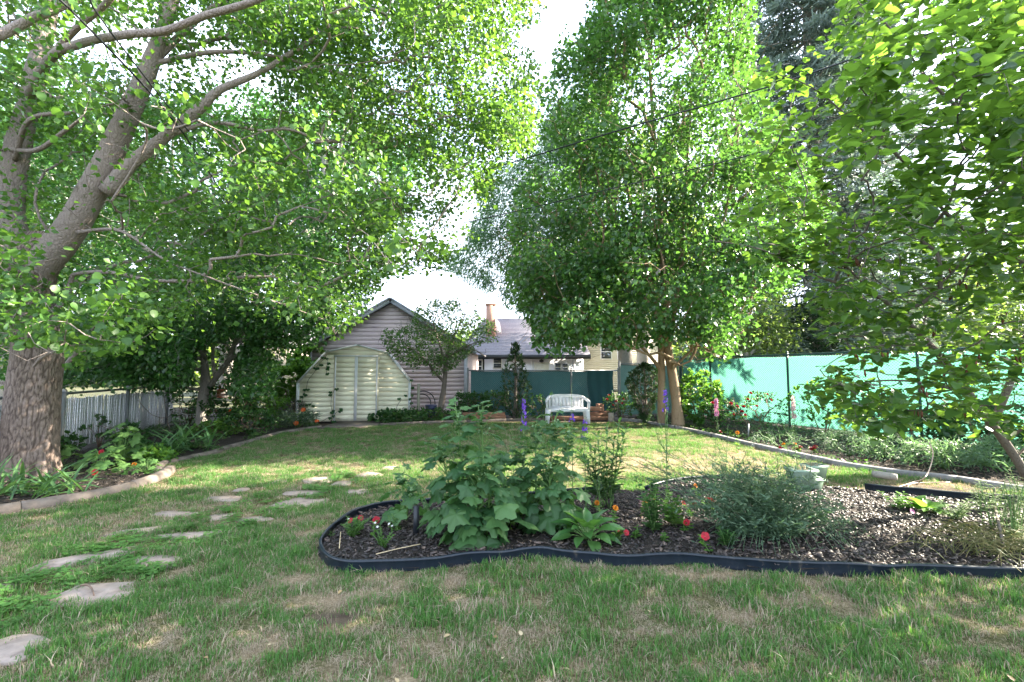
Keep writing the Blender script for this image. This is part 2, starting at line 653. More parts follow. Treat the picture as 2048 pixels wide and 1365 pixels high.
def limb_mb(limbs, n=12, jitter=0.05, rng=R):
    mb = MB()
    for pts, r in limbs:
        pts = np.asarray(pts, float)
        P = smooth_path(np.column_stack([pts, np.broadcast_to(r, (len(pts),))]), 0.10)
        rr_ = P[:, 3] * (1 + jitter * np.convolve(rng.standard_normal(len(P) + 4), np.ones(5) / 2.5, "valid")[: len(P)])
        mb.tube(P[:, :3], rr_, n)
    return mb

def tree(name, label, loc, limbs, tips, bark, leafm, tmpl, size, per, spread, group=None, near=0, near_mesh=None, leafname="foliage",
         seg=0.22, bias=0.3, droop=0.35, tilt=0.7, maxcnt=2, sides=12, rng=R, keep=None, centre=None, r0=0.0035, near_min=0.0, upn=1.0, cat="tree", sag=0.03, wob=0.10, flat=0.75, trunk_mb=None):
    t = thing(name, label, cat, loc, group)
    part(t, "trunk", limb_mb(limbs[:1], sides + 6, rng=rng), bark, True) if trunk_mb is None else trunk_mb(t)
    for lb in limbs[1:]:
        part(t, "limb", limb_mb([lb], sides, rng=rng), bark, True)
    sk = grow(limbs, tips, seg, rng, bias, r0=r0, sag=sag, wob=wob)
    b = branches_mb(*sk)
    if b.n:
        part(t, "branches", b, bark, False, kind="stuff")
    P, D, N = leaf_spots(sk[0], sk[1], sk[2], sk[4], per, spread, rng, droop, tilt=tilt, maxcnt=maxcnt, centre=centre, upn=upn, flat=flat)
    if keep is not None:
        k = keep(P)
        P, D, N = P[k], D[k], N[k]
    S = size * rng.uniform(0.65, 1.25, len(P))
    if near:
        u, v, dep = proj(P)
        vis = (u > -20) & (u < 2068) & (v > -20) & (v < 1380) & (dep > 0.3)
        sc = np.where(vis, S / np.maximum(dep, 0.3), 0)
        o = np.argsort(-sc)[:near]
        sel = np.zeros(len(P), bool)
        sel[o] = sc[o] > 0
        place_copies(t, "leaf", [near_mesh], P[sel], D[sel], N[sel], S[sel])
        P, D, N, S = P[~sel], D[~sel], N[~sel], S[~sel]
    mb = MB().scatter(tmpl, P, D, N, S)
    part(t, leafname, mb, leafm, False, kind="stuff")
    return t, sk

def shrub(name, label, base, rx, ry, h, ntips, per, size, leafm, bark, tmpl=T_OVATE, group=None, z0=0.1, spread=0.04, droop=0.2, cat="shrub", rng=R, shell=0.3, tilt=0.8, flat=None, keep=None, extra=None):
    base = np.asarray(base, float)
    t = thing(name, label, cat, base, group)
    c = base + np.array((0, 0, h * 0.5 + z0 * 0.5))
    tips = blob_tips([(c, (rx, ry, (h - z0) / 2), 1)], ntips, rng, shell)
    if extra is not None:
        tips = np.concatenate([tips, extra])
    if keep is not None:
        tips = tips[keep(tips)]
    limbs = []
    for i in range(5):
        a = rng.uniform(0, 2 * math.pi)
        limbs.append((np.array([base + (0.06 * rx * math.cos(a), 0.06 * ry * math.sin(a), -0.02), base + (0.3 * rx * math.cos(a), 0.3 * ry * math.sin(a), h * 0.4)]), np.array([0.012, 0.007]) * (0.6 + h * 0.4)))
    part(t, "stem", limb_mb(limbs, 6, rng=rng), bark, True)
    sk = grow(limbs, tips, 0.12, rng, 0.25)
    part(t, "branches", branches_mb(*sk), bark, kind="stuff")
    P, D, N = leaf_spots(sk[0], sk[1], sk[2], sk[4], per, spread, rng, droop, tilt=tilt, maxcnt=2, centre=base + (0, 0, h * 0.3), out=0.8)
    if keep is not None:
        k = keep(P)
        P, D, N = P[k], D[k], N[k]
    k = P[:, 2] > base[2] + 0.015
    P, D, N = P[k], D[k], N[k]
    part(t, "foliage", MB().scatter(tmpl, P, D, N, size * rng.uniform(0.6, 1.25, len(P))), leafm, kind="stuff")
    return t
# ------------------------------------------------------------------ shared materials
M_SOIL = mat_noise("soil", [(0.3, (0.010, 0.008, 0.006)), (0.7, (0.032, 0.024, 0.019))], 14, 0.95, 0.8, 0.03)
M_CONC = mat_noise("concrete", [(0.25, (0.075, 0.062, 0.053)), (0.55, (0.145, 0.12, 0.103)), (0.8, (0.20, 0.17, 0.148))], 9, 0.9, 0.5, 0.015)
M_CONC2 = mat_noise("grey_concrete", [(0.25, (0.13, 0.125, 0.125)), (0.6, (0.21, 0.20, 0.20)), (0.8, (0.29, 0.275, 0.27))], 8, 0.9, 0.3, 0.01)
M_STONE = mat_noise("sandstone", [(0.25, (0.13, 0.10, 0.083)), (0.45, (0.25, 0.20, 0.168)), (0.75, (0.34, 0.28, 0.24))], 11, 0.9, 0.6, 0.015)
M_EDGE = mat_noise("black_plastic", [(0.3, (0.005, 0.009, 0.015)), (0.60, (0.009, 0.015, 0.024)), (0.72, (0.05, 0.045, 0.04))], 16, 0.38, 0.15, 0.006, stretch=(1, 1, 0.4), spec=0.4)
M_WHITE = plain("white_metal", (0.72, 0.72, 0.74), 0.5, var=0.08)
M_GALV = plain("galvanised_steel", (0.20, 0.21, 0.22), 0.5, metal=0.4)
M_DARK = plain("black_paint", (0.012, 0.014, 0.018), 0.45)
M_DKGREEN = plain("dark_green_metal", (0.02, 0.06, 0.06), 0.45)
M_BARK_BIG = bark_mat("furrowed_bark", (0.095, 0.074, 0.064), (0.175, 0.138, 0.122), (0.28, 0.23, 0.205), 26, 0.8, 0.02, 0.42)
M_BARK_MID = bark_mat("smooth_grey_bark", (0.08, 0.07, 0.06), (0.20, 0.175, 0.155), (0.31, 0.28, 0.25), 14, 0.5, 0.012)
M_BARK_TAN = bark_mat("tan_bark", (0.075, 0.05, 0.03), (0.18, 0.12, 0.073), (0.27, 0.19, 0.125), 16, 0.6, 0.015, 0.15)
M_BARK_RED = bark_mat("dark_smooth_bark", (0.03, 0.025, 0.022), (0.075, 0.06, 0.052), (0.15, 0.125, 0.11), 26, 0.35, 0.008)
M_STEM = plain("green_stem", (0.10, 0.19, 0.05), 0.55)
M_TWIG = plain("brown_twig", (0.13, 0.085, 0.06), 0.8)
M_STRAW = plain("dry_straw", (0.42, 0.33, 0.20), 0.8, var=0.25)

# ------------------------------------------------------------------ ground, beds, lawn
def quad(x0, x1, y0, y1, z):
    return MB().add([(x0, y0, z), (x1, y0, z), (x1, y1, z), (x0, y1, z)], [(0, 1, 2, 3)])
M_FAR = mat_noise("rough_ground", [(0.3, (0.03, 0.045, 0.015)), (0.7, (0.10, 0.09, 0.05))], 0.8, 0.95, 0.5, 0.05)
struct("ground", quad(-400, 400, -100, 700, -0.06), M_FAR)
struct("bed_soil", quad(-16, 16, -3, 19, -0.02), M_SOIL)

CURB_A = [(-300, 1078), (-120, 1047), (0, 1028), (100, 1011), (180, 998), (270, 976), (318, 958), (340, 944)]
CURB_B = [(316, 944), (330, 929), (416, 911), (458, 897), (501, 886), (527, 877), (562, 868), (600, 862), (641, 856)]
CURB_R = [(1090, 839), (1180, 839), (1250, 842), (1310, 850), (1400, 868), (1500, 893), (1600, 916), (1700, 936), (1800, 951), (1900, 962), (2048, 985), (2300, 1012)]
CURB_BACK = [(760, 852), (840, 848), (930, 845), (1010, 842), (1090, 840)]
pA = smooth_path([G(*p) for p in CURB_A], 0.07)
pB = smooth_path([G(*p) for p in CURB_B], 0.07)
pR = smooth_path([G(*p) for p in CURB_R], 0.12)
pK = smooth_path([G(*p) for p in CURB_BACK], 0.12)
LAWN = [tuple(p[:2]) for p in pA] + [tuple(p[:2]) for p in pB] + [tuple(G(700, 855)[:2])] + [tuple(p[:2]) for p in pK] + [tuple(p[:2]) for p in pR] + [(7.5, 1.0), (-6.5, 1.0)]

EDGE_F = [(1240, 985), (1000, 1003), (800, 1018), (720, 1034), (672, 1062), (645, 1090), (640, 1108), (655, 1130), (690, 1143), (764, 1143), (864, 1139), (946, 1127), (1010, 1126), (1083, 1116), (1123, 1120), (1240, 1131), (1367, 1129), (1526, 1143), (1660, 1150), (1800, 1152), (1950, 1157), (2080, 1162), (2200, 1166)]
EDGE_K = [(1730, 987), (1790, 994), (1880, 1001), (1960, 1008), (2060, 1016), (2200, 1030)]
EDGE_G = [(1290, 987), (1330, 975), (1400, 966), (1450, 963), (1530, 963)]
pF = smooth_path([G(*p) for p in EDGE_F], 0.05)
pE = smooth_path([G(*p) for p in EDGE_K], 0.1)
pG = smooth_path([G(*p) for p in EDGE_G], 0.1)
BED = [tuple(p[:2]) for p in pF] + [tuple(G(2350, 1110)[:2])] + [tuple(p[:2]) for p in pE[::-1]] + [tuple(p[:2]) for p in pG[::-1]]

DRY_SUNLIT = [(960, 1220, .28, .24), (900, 1310, .3, .22), (760, 1350, .42, .25), (1160, 1325, .2, .1), (520, 1290, .22, .2), (690, 1115, .3, .22), (860, 1165, .5, .14), (1100, 1135, .5, .10),
       (1400, 1150, .5, .12), (250, 1075, .5, .25), (420, 1040, .6, .25), (600, 1150, .25, .3), (700, 1200, .45, .2), (1650, 1200, .5, .12), (1480, 1230, .4, .08), (640, 1260, .2, .1),
       (1450, 945, 1.2, .55), (1300, 930, 1.0, .5), (1150, 915, 1.0, .4), (1800, 975, 1.6, .5), (580, 925, .35, .2), (730, 880, .4, .2), (1340, 1270, .3, .05), (1380, 925, 2.4, 1.1), (1500, 905, 1.2, .5), (1180, 940, .9, .5)]  # mid-lawn patches: dry grass, widened to paint sunlit brightness into its colour
DRY_SUNLIT_W = [(G(u, v)[:2], a, b) for u, v, a, b in DRY_SUNLIT]
BARE = [(G(665, 1238)[:2], .24, .09), (G(1830, 980)[:2], 1.3, .32), (G(700, 1330)[:2], .1, .05)]
def dryness(x, y):
    n = fbm(x * 1.9 + 3, y * 2.4 + 9, 4)
    d = np.clip((n - 0.52) * 2.6, 0, 0.55)
    n2 = 0.25 + 1.9 * fbm(x * 5, y * 5, 4)
    for c, a, b in DRY_SUNLIT_W:
        q = ((x - c[0]) / a) ** 2 + ((y - c[1]) / b) ** 2
        d = np.maximum(d, np.clip(1.15 - q * n2, 0, 1) * 0.95)
    br = fbm(x * 13 + 5, y * 13 + 2, 3)
    return np.clip(d * np.clip(0.25 + (br - 0.3) * 2.6, 0.2, 1.1), 0, 1)
def bareness(x, y):
    d = np.zeros_like(x)
    n2 = 0.5 + 1.1 * fbm(x * 7, y * 7, 3)
    for c, a, b in BARE:
        d = np.maximum(d, np.clip(1.3 - (((x - c[0]) / a) ** 2 + ((y - c[1]) / b) ** 2) * n2, 0, 1))
    return d

gx = np.arange(-7.2, 8.4, 0.08)
gy = np.arange(0.9, 13.6, 0.08)
GX, GY = np.meshgrid(gx, gy, indexing="ij")
GZ = 0.018 * (fbm(GX * 1.3, GY * 1.3, 3) - 0.5) + 0.014 * (fbm(GX * 9, GY * 9, 3) - 0.5)
lx, ly = len(gx), len(gy)
ii, jj = np.meshgrid(np.arange(lx - 1), np.arange(ly - 1), indexing="ij")
FQ = np.stack([ii * ly + jj, (ii + 1) * ly + jj, (ii + 1) * ly + jj + 1, ii * ly + jj + 1], -1).reshape(-1, 4)
ctr = in_poly((GX[:-1, :-1] + 0.04).ravel(), (GY[:-1, :-1] + 0.04).ravel(), LAWN)
lawn_mb = MB().add(np.stack([GX, GY, GZ], -1).reshape(-1, 3), FQ[ctr])
M_LAWN, nt, bs = new_mat("lawn_soil_and_thatch")
at = nt.nodes.new("ShaderNodeAttribute"); at.attribute_name = "dry"
ab = nt.nodes.new("ShaderNodeAttribute"); ab.attribute_name = "bare"
n1 = noise(nt, 60, 4); n2 = noise(nt, 9, 5)
ra = ramp(nt, [(0.3, (0.030, 0.034, 0.012)), (0.5, (0.075, 0.075, 0.030)), (0.72, (0.20, 0.165, 0.10))])
rb = ramp(nt, [(0.3, (0.14, 0.10, 0.06)), (0.7, (0.36, 0.28, 0.18))])
rc = ramp(nt, [(0.3, (0.035, 0.026, 0.018)), (0.7, (0.11, 0.085, 0.06))])
nt.links.new(n1.outputs["Fac"], ra.inputs["Fac"]); nt.links.new(n1.outputs["Fac"], rb.inputs["Fac"]); nt.links.new(n2.outputs["Fac"], rc.inputs["Fac"])
m1 = nt.nodes.new("ShaderNodeMixRGB"); m2 = nt.nodes.new("ShaderNodeMixRGB")
nt.links.new(at.outputs["Fac"], m1.inputs[0]); nt.links.new(ra.outputs["Color"], m1.inputs[1]); nt.links.new(rb.outputs["Color"], m1.inputs[2])
nt.links.new(ab.outputs["Fac"], m2.inputs[0]); nt.links.new(m1.outputs["Color"], m2.inputs[1]); nt.links.new(rc.outputs["Color"], m2.inputs[2])
nt.links.new(m2.outputs["Color"], bs.inputs["Base Color"])
bs.inputs["Roughness"].default_value = 0.95
bs.inputs["Specular IOR Level"].default_value = 0.1
bump(nt, bs, n1.outputs["Fac"], 0.8, 0.02)
lawn = struct("lawn", lawn_mb, M_LAWN, True)
for nm, fn in (("dry", dryness), ("bare", bareness)):
    a_ = lawn.data.attributes.new(nm, "FLOAT", "POINT")
    a_.data.foreach_set("value", fn(GX, GY).ravel().astype(np.float32))

# ------------------------------------------------------------------ kerbs round the lawn
def kerb(name, label, path, mat, prof, piece, gap=0.006):
    t = thing(name, label, "kerb", path[len(path) // 2])
    d = np.concatenate([[0], np.cumsum(np.linalg.norm(np.diff(path, axis=0), axis=1))])
    n = max(1, round(d[-1] / piece))
    cuts = np.linspace(0, d[-1], n + 1)
    for i in range(n):
        s = np.linspace(cuts[i] + gap / 2, cuts[i + 1] - gap / 2, max(3, int(piece / 0.1)))
        P = np.stack([np.interp(s, d, path[:, k]) for k in range(3)], 1)
        P[:, 2] += random.uniform(-0.006, 0.006)
        off = [(o * (1 + 0.05 * math.sin(7 * i + o * 40)), z) for o, z in prof]
        part(t, "kerb_segment", sweep(MB(), P, off), mat, False)
    return t
P_ROUND = [(-0.075, -0.05), (-0.075, 0.05), (-0.05, 0.085), (0.0, 0.098), (0.05, 0.082), (0.078, 0.04), (0.085, -0.05)]
P_LOW = [(-0.055, -0.05), (-0.055, 0.05), (-0.03, 0.065), (0.03, 0.062), (0.06, 0.03), (0.065, -0.05)]
P_SQ = [(-0.05, -0.05), (-0.05, 0.07), (-0.04, 0.08), (0.05, 0.08), (0.06, 0.07), (0.06, -0.05)]
kerb("concrete_kerb", "rounded pale concrete kerb round the iris bed under the thick tree", pA, M_CONC, P_ROUND, 1.1)
kerb("concrete_kerb", "low weathered concrete kerb along the shrub bed leading to the shed", pB, M_CONC, P_LOW, 1.0)
kerb("concrete_kerb", "straight grey kerb along the rose bed and the green screen", pR, M_CONC2, P_SQ, 1.5)
kerb("concrete_kerb", "thin pale kerb before the mulch strip beside the shed", pK, M_CONC, P_LOW, 1.2)

# slab before the shed door
sl = MB().slab([tuple(G(u, v)[:2]) for u, v in ((636, 858), (690, 847), (676, 845), (758, 845), (768, 851), (740, 855), (700, 857))], -0.02, 0.035)
struct("path", MB().slab([tuple(G(u, v)[:2]) for u, v in ((634, 858), (668, 849), (690, 844.5), (757, 844.5), (768, 851), (738, 855), (695, 857))], -0.02, 0.03), M_CONC)

# ------------------------------------------------------------------ flagstones
STONES = [(185, 1190, 150, 46, 0, "big ragged flagstone with a rusty twig lying on it"),
          (22, 1303, 120, 60, .1, "flagstone with a dark seam at the corner of the lawn"),
          (182, 1118, 130, 30, -.55, "long tilted flagstone running diagonally through the grass"),
          (312, 1124, 100, 24, .1, "grey flagstone with clover growing all round it"),
          (278, 1063, 84, 13, -.4, "narrow flagstone strip with a white chipped end"),
          (392, 1072, 140, 13, -.1, "very long flat flagstone sliver behind the clover patch"),
          (428, 1037, 56, 18, -.6, "small slanted flagstone half hidden in clover"),
          (510, 1041, 64, 11, 0, "thin flagstone between the clover and the black edging"),
          (443, 999, 72, 10, .1, "wide shallow flagstone in the shaded lawn"),
          (602, 1007, 94, 20, -.1, "large smooth pale flagstone lit by the sun"),
          (607, 987, 80, 9, 0, "long flagstone just behind the largest pale one"),
          (485, 980, 26, 7, 0, "tiny flagstone chip alone in the grass"),
          (635, 961, 62, 12, -.1, "sunlit flagstone at the far end of the path"),
          (350, 1029, 84, 10, .1, "worn flagstone sunk in bare grass"),
          (8, 1176, 44, 14, 0, "half buried flagstone at the lawn margin"),
          (738, 951, 50, 10, .1, "pale flagstone beyond the tall leafy plants"),
          (776, 937, 28, 7, 0, "small round flagstone farthest along the path"),
          (686, 968, 36, 9, 0, "square sunlit flagstone near the bed"),
          (712, 985, 44, 11, -.2, "tapered flagstone beside the hollyhock bed"),
          (557, 966, 24, 7, 0, "short flagstone stub next to the sunny ones")]
STONE_POLYS = []
for i, (u, v, w, h, sk, lab) in enumerate(STONES):
    c = G(u, v)
    k = 11
    poly = []
    n1_, n2_ = G(u, v - h / 2), G(u, v + h / 2)
    hx, hy = w / 2 * c[1] / FPX * 1.05, abs(n1_[1] - n2_[1]) / 2 * 1.05
    rs = np.random.default_rng(i + 40)
    for j in range(k):
        a = 2 * math.pi * j / k + rs.uniform(-.2, .2)
        r_ = rs.uniform(0.82, 1.12)
        px = math.copysign(abs(math.cos(a)) ** 0.7, math.cos(a)) * r_ * hx
        py = math.copysign(abs(math.sin(a)) ** 0.7, math.sin(a)) * r_ * hy
        poly.append((c[0] + px, c[1] + py - sk * px * 1.0))
    STONE_POLYS.append(poly)
    top = [(c[0] + (x - c[0]) * 0.96, c[1] + (y - c[1]) * 0.96) for x, y in poly]
    z1 = 0.009 + rs.uniform(0, 0.006)
    V = [(x, y, -0.02) for x, y in poly] + [(x, y, z1 - 0.008 + rs.uniform(-.003, .003)) for x, y in poly] + [(x, y, z1 + rs.uniform(-.003, .003)) for x, y in top] + [(c[0], c[1], z1 + 0.002)]
    F = [(j, (j + 1) % k, (j + 1) % k + k, j + k) for j in range(k)] + [(j + k, (j + 1) % k + k, (j + 1) % k + 2 * k, j + 2 * k) for j in range(k)] + [(j + 2 * k, (j + 1) % k + 2 * k, 3 * k) for j in range(k)]
    solo("flagstone", MB().add(V, F), M_STONE, lab, "stepping stone", "flagstones laid across the lawn")
solo("twig", MB().tube(bez(G(160, 1172, .035), G(183, 1163, .045), G(188, 1192, .036)), [.006, .007, .007, .006, .006, .005, .004, .003], 6), M_TWIG, "rusty brown curved twig lying on a big flagstone", "twig")

# ------------------------------------------------------------------ island bed: mulch mound, edging
bx = np.arange(-2.0, 7.2, 0.06); by_ = np.arange(3.0, 6.6, 0.06)
BX, BY = np.meshgrid(bx, by_, indexing="ij")
BZ = -0.005 + 0.05 * fbm(BX * 2, BY * 2, 3) + 0.03 * fbm(BX * 11, BY * 11, 3)
l2, m2_ = len(bx), len(by_)
ii, jj = np.meshgrid(np.arange(l2 - 1), np.arange(m2_ - 1), indexing="ij")
FQ = np.stack([ii * m2_ + jj, (ii + 1) * m2_ + jj, (ii + 1) * m2_ + jj + 1, ii * m2_ + jj + 1], -1).reshape(-1, 4)
k_ = in_poly((BX[:-1, :-1] + 0.03).ravel(), (BY[:-1, :-1] + 0.03).ravel(), BED)
struct("mulch_bed", MB().add(np.stack([BX, BY, BZ], -1).reshape(-1, 3), FQ[k_]), M_SOIL, True)
def bedz(x, y):
    return -0.005 + 0.05 * fbm(x * 2, y * 2, 3) + 0.03 * fbm(x * 11, y * 11, 3)

P_EDGE = [(-0.006, -0.05), (-0.004, 0.062), (-0.011, 0.070), (-0.013, 0.080), (-0.006, 0.088), (0.006, 0.088), (0.013, 0.080), (0.011, 0.070), (0.006, 0.062), (0.016, 0.015), (0.012, -0.05)]
def edging(path, label, dz=0.0):
    P = path.copy()
    P[:, 2] = dz + 0.035 * (fbm(P[:, 0] * 2.2, P[:, 1] * 2.2, 3) - 0.5)
    P[:, 1] += 0.03 * (fbm(P[:, 0] * 2.6 + 7, P[:, 1] * 2.6, 3) - 0.5)
    solo("plastic_edging", sweep(MB(), P, P_EDGE), M_EDGE, label, "garden edging", smooth=False)
edging(pF, "black plastic edging curving round the front of the flower bed")
edging(pE, "black plastic edging at the back of the bare mulch area", 0.03)
edging(pG, "black plastic edging piece behind the wispy silver bush by sunny grass")

def chips(n, region, zf, polyw, seed, size=(0.018, 0.05)):
    rs = np.random.default_rng(seed)
    x = rs.uniform(region[0], region[1], n * 3); y = rs.uniform(region[2], region[3], n * 3)
    k = in_poly(x, y, polyw)
    x, y = x[k][:n], y[k][:n]
    m = len(x)
    P = np.stack([x, y, zf(x, y) + rs.uniform(0.002, 0.016, m)], 1)
    a = rs.uniform(0, 2 * math.pi, m)
    D = np.stack([np.cos(a), np.sin(a), rs.normal(0, 0.3, m)], 1)
    N = np.stack([rs.normal(0, 0.7, m), rs.normal(0, 0.7, m), np.ones(m)], 1)
    T = (np.array([(-.16, -.5, 0), (.14, -.42, 0.02), (.18, .45, 0), (-.1, .5, .03), (-.13, -.45, .13), (.11, -.4, .15), (.13, .4, .12), (-.08, .45, .14)], float),
         [(4, 5, 6, 7), (0, 1, 5, 4), (1, 2, 6, 5), (2, 3, 7, 6), (3, 0, 4, 7)])
    return MB().scatter(T, P, D, N, size[0] + (size[1] - size[0]) * rs.random(m) ** 1.8)
M_CHIP, nt, bs = new_mat("bark_mulch")
gg = nt.nodes.new("ShaderNodeNewGeometry")
rr_ = ramp(nt, [(0.0, (0.006, 0.005, 0.005)), (0.4, (0.020, 0.015, 0.014)), (0.7, (0.055, 0.042, 0.038)), (0.93, (0.085, 0.065, 0.057)), (1.0, (0.17, 0.12, 0.09))])
nt.links.new(gg.outputs["Random Per Island"], rr_.inputs["Fac"])
nt.links.new(rr_.outputs["Color"], bs.inputs["Base Color"])
bs.inputs["Roughness"].default_value = 0.5
bs.inputs["Specular IOR Level"].default_value = 0.4
struct("mulch", chips(19000, (-2, 7, 3, 6.5), bedz, BED, 3, (0.020, 0.062)), M_CHIP, kind="stuff")
LBED = [tuple(p[:2]) for p in pA] + [tuple(G(300, 920)[:2]), (-8.6, 8.8), (-8.4, 6.0), (-8.0, 4.0)]
struct("mulch", chips(5000, (-9, -4, 3.5, 9), lambda x, y: 0.0 * x, LBED, 5), M_CHIP, kind="stuff")
BACKBED = [tuple(p[:2]) for p in pK] + [(0.9, 14.6), (-3.2, 14.6), (-4.0, 13.3)]
struct("mulch", chips(2500, (-4.5, 2, 12.4, 14.8), lambda x, y: 0.0 * x, BACKBED, 6), M_CHIP, kind="stuff")
RBED = [tuple(p[:2]) for p in pR] + [(8.6, 5), (8.8, 9.2), (7.3, 12.3), (5.5, 15.5), (2.0, 14.8), (1.0, 14.0)]
struct("mulch", chips(6000, (1, 9, 4.5, 15.5), lambda x, y: 0.0 * x, RBED, 8, (0.02, 0.06)), mat_noise("dry_mulch", [(0.3, (0.06, 0.045, 0.035)), (0.7, (0.20, 0.15, 0.11))], 30, 0.9, 0), kind="stuff")
# ------------------------------------------------------------------ the shed
M_SHED = mat_noise("cream_metal_siding", [(0.25, (0.79, 0.735, 0.56)), (0.6, (0.85, 0.80, 0.63)), (0.8, (0.87, 0.82, 0.66))], 3, 0.55, 0.04, 0.004)
M_SHED_TRIM = mat_noise("white_trim_paint", [(0.3, (0.60, 0.61, 0.64)), (0.7, (0.75, 0.75, 0.77))], 6, 0.5, 0.05, 0.003)
SY = 13.5
def SW(u, v):
    p = W(u, v, SY)
    return (p[0], p[2])
shed = thing("garden_shed", "cream metal barn-shaped shed with white double doors and creeper", "shed", (-4.62, SY, 0))
z_e, z_k, z_p = 1.14, 2.02, 2.235
xl, xr, xkl, xkr, xp = -6.20, -3.06, -5.47, -3.73, -4.60
def sh_l(z): return np.interp(z, [0, z_e, z_k, z_p], [xl, xl, xkl, xp])
def sh_r(z): return np.interp(z, [0, z_e, z_k, z_p], [xr, xr, xkr, xp])
body = MB().prism([(xl, 0.02), (xr, 0.02), (xr, z_e), (xkr, z_k), (xp, z_p), (xkl, z_k), (xl, z_e)], SY + 0.03, SY + 2.4)
part(shed, "wall", body, M_SHED)
dx0, dxm, dx1, dtop = -5.21, -4.61, -4.0, 1.90
def strip(x0b, x1b, x0t, x1t, z0, z1, y, proud=0.012, lap=0.012):
    """one lapped siding course: nearly flat face over a recessed lower lip"""
    z0 += lap
    p2 = proud * 0.7
    V = [(x0b, y - proud, z0), (x1b, y - proud, z0), (x1t, y - p2, z1), (x0t, y - p2, z1), (x0b, y + 0.026, z0), (x1b, y + 0.026, z0), (x1t, y + 0.026, z1), (x0t, y + 0.026, z1)]
    return MB().add(V, [(0, 1, 2, 3), (0, 4, 5, 1), (1, 5, 6, 2), (2, 6, 7, 3), (3, 7, 4, 0)])
CH = 0.138
zs = np.arange(0.03, z_p - 0.05, CH)
for z in zs:
    z1 = min(z + CH, z_p - 0.02)
    if z < dtop - 0.02:
        zt = min(z1, 5)
        part(shed, "siding_strip", strip(sh_l(z) + .01, dx0 - .035, sh_l(zt) + .01, dx0 - .035, z, zt, SY), M_SHED)
        part(shed, "siding_strip", strip(dx1 + .035, sh_r(z) - .01, dx1 + .035, sh_r(zt) - .01, z, zt, SY), M_SHED)
    else:
        part(shed, "siding_strip", strip(sh_l(z) + .01, sh_r(z) - .01, sh_l(z1) + .01, sh_r(z1) - .01, z, z1, SY), M_SHED)
for (x0, x1) in ((dx0, dxm), (dxm, dx1)):
    d = MB().box(((x0 + x1) / 2, SY - 0.012, dtop / 2 + 0.02), (x1 - x0 - 0.012, 0.02, dtop - 0.03))
    door = part(shed, "door", d, M_SHED)
    for z in np.arange(0.05, dtop - 0.1, CH):
        part(door, "siding_strip", strip(x0 + .035, x1 - .035, x0 + .035, x1 - .035, z, min(z + CH, dtop - 0.04), SY - 0.024, 0.009, 0.012), M_SHED)
    for xx in (x0 + 0.02, x1 - 0.02):
        part(door, "frame", MB().box((xx, SY - 0.032, dtop / 2 + 0.02), (0.036, 0.032, dtop - 0.03)), M_SHED_TRIM)
    if x0 == dxm:
        part(door, "handle", MB().lathe((0, 0, 0), [(0.0, 0), (0.03, 0.0), (0.032, 0.02), (0.012, 0.03), (0.012, 0.05), (0, 0.05)], 10), M_DARK).matrix_basis = Matrix.Translation((dxm + 0.06 + 4.62, -0.10, 0.88)) @ Matrix.Rotation(rad(-90), 4, "X")
part(shed, "door_header", MB().box(((dx0 + dx1) / 2, SY - 0.03, dtop + 0.03), (dx1 - dx0 + 0.06, 0.05, 0.045)), M_SHED_TRIM)
def fascia(a, b, w=0.07, y0=SY - 0.06, y1=SY + 0.0):
    a, b = np.array(a), np.array(b)
    t = (b - a) / np.linalg.norm(b - a)
    n = np.array((-t[1], t[0]))
    if n[1] < 0: n = -n
    return MB().prism([tuple(a), tuple(b), tuple(b + n * w), tuple(a + n * w)], y0, y1)
outl = [(xl, z_e), (xkl, z_k), (xp, z_p), (xkr, z_k), (xr, z_e)]
M_SROOF = mat_noise("white_roof_sheet", [(0.3, (0.45, 0.45, 0.45)), (0.7, (0.62, 0.62, 0.62))], 4, 0.5, 0.05)
for a, b in zip(outl[:-1], outl[1:]):
    part(shed, "roof_trim", fascia(a, b, 0.045), M_SHED_TRIM)
    part(shed, "roof_sheet", fascia(a, b, 0.03, SY, SY + 2.45), M_SROOF)
for x in (xl, xr):
    part(shed, "corner_post", MB().box((x, SY - 0.02, z_e / 2), (0.075, 0.06, z_e - 0.02)), M_SHED_TRIM)

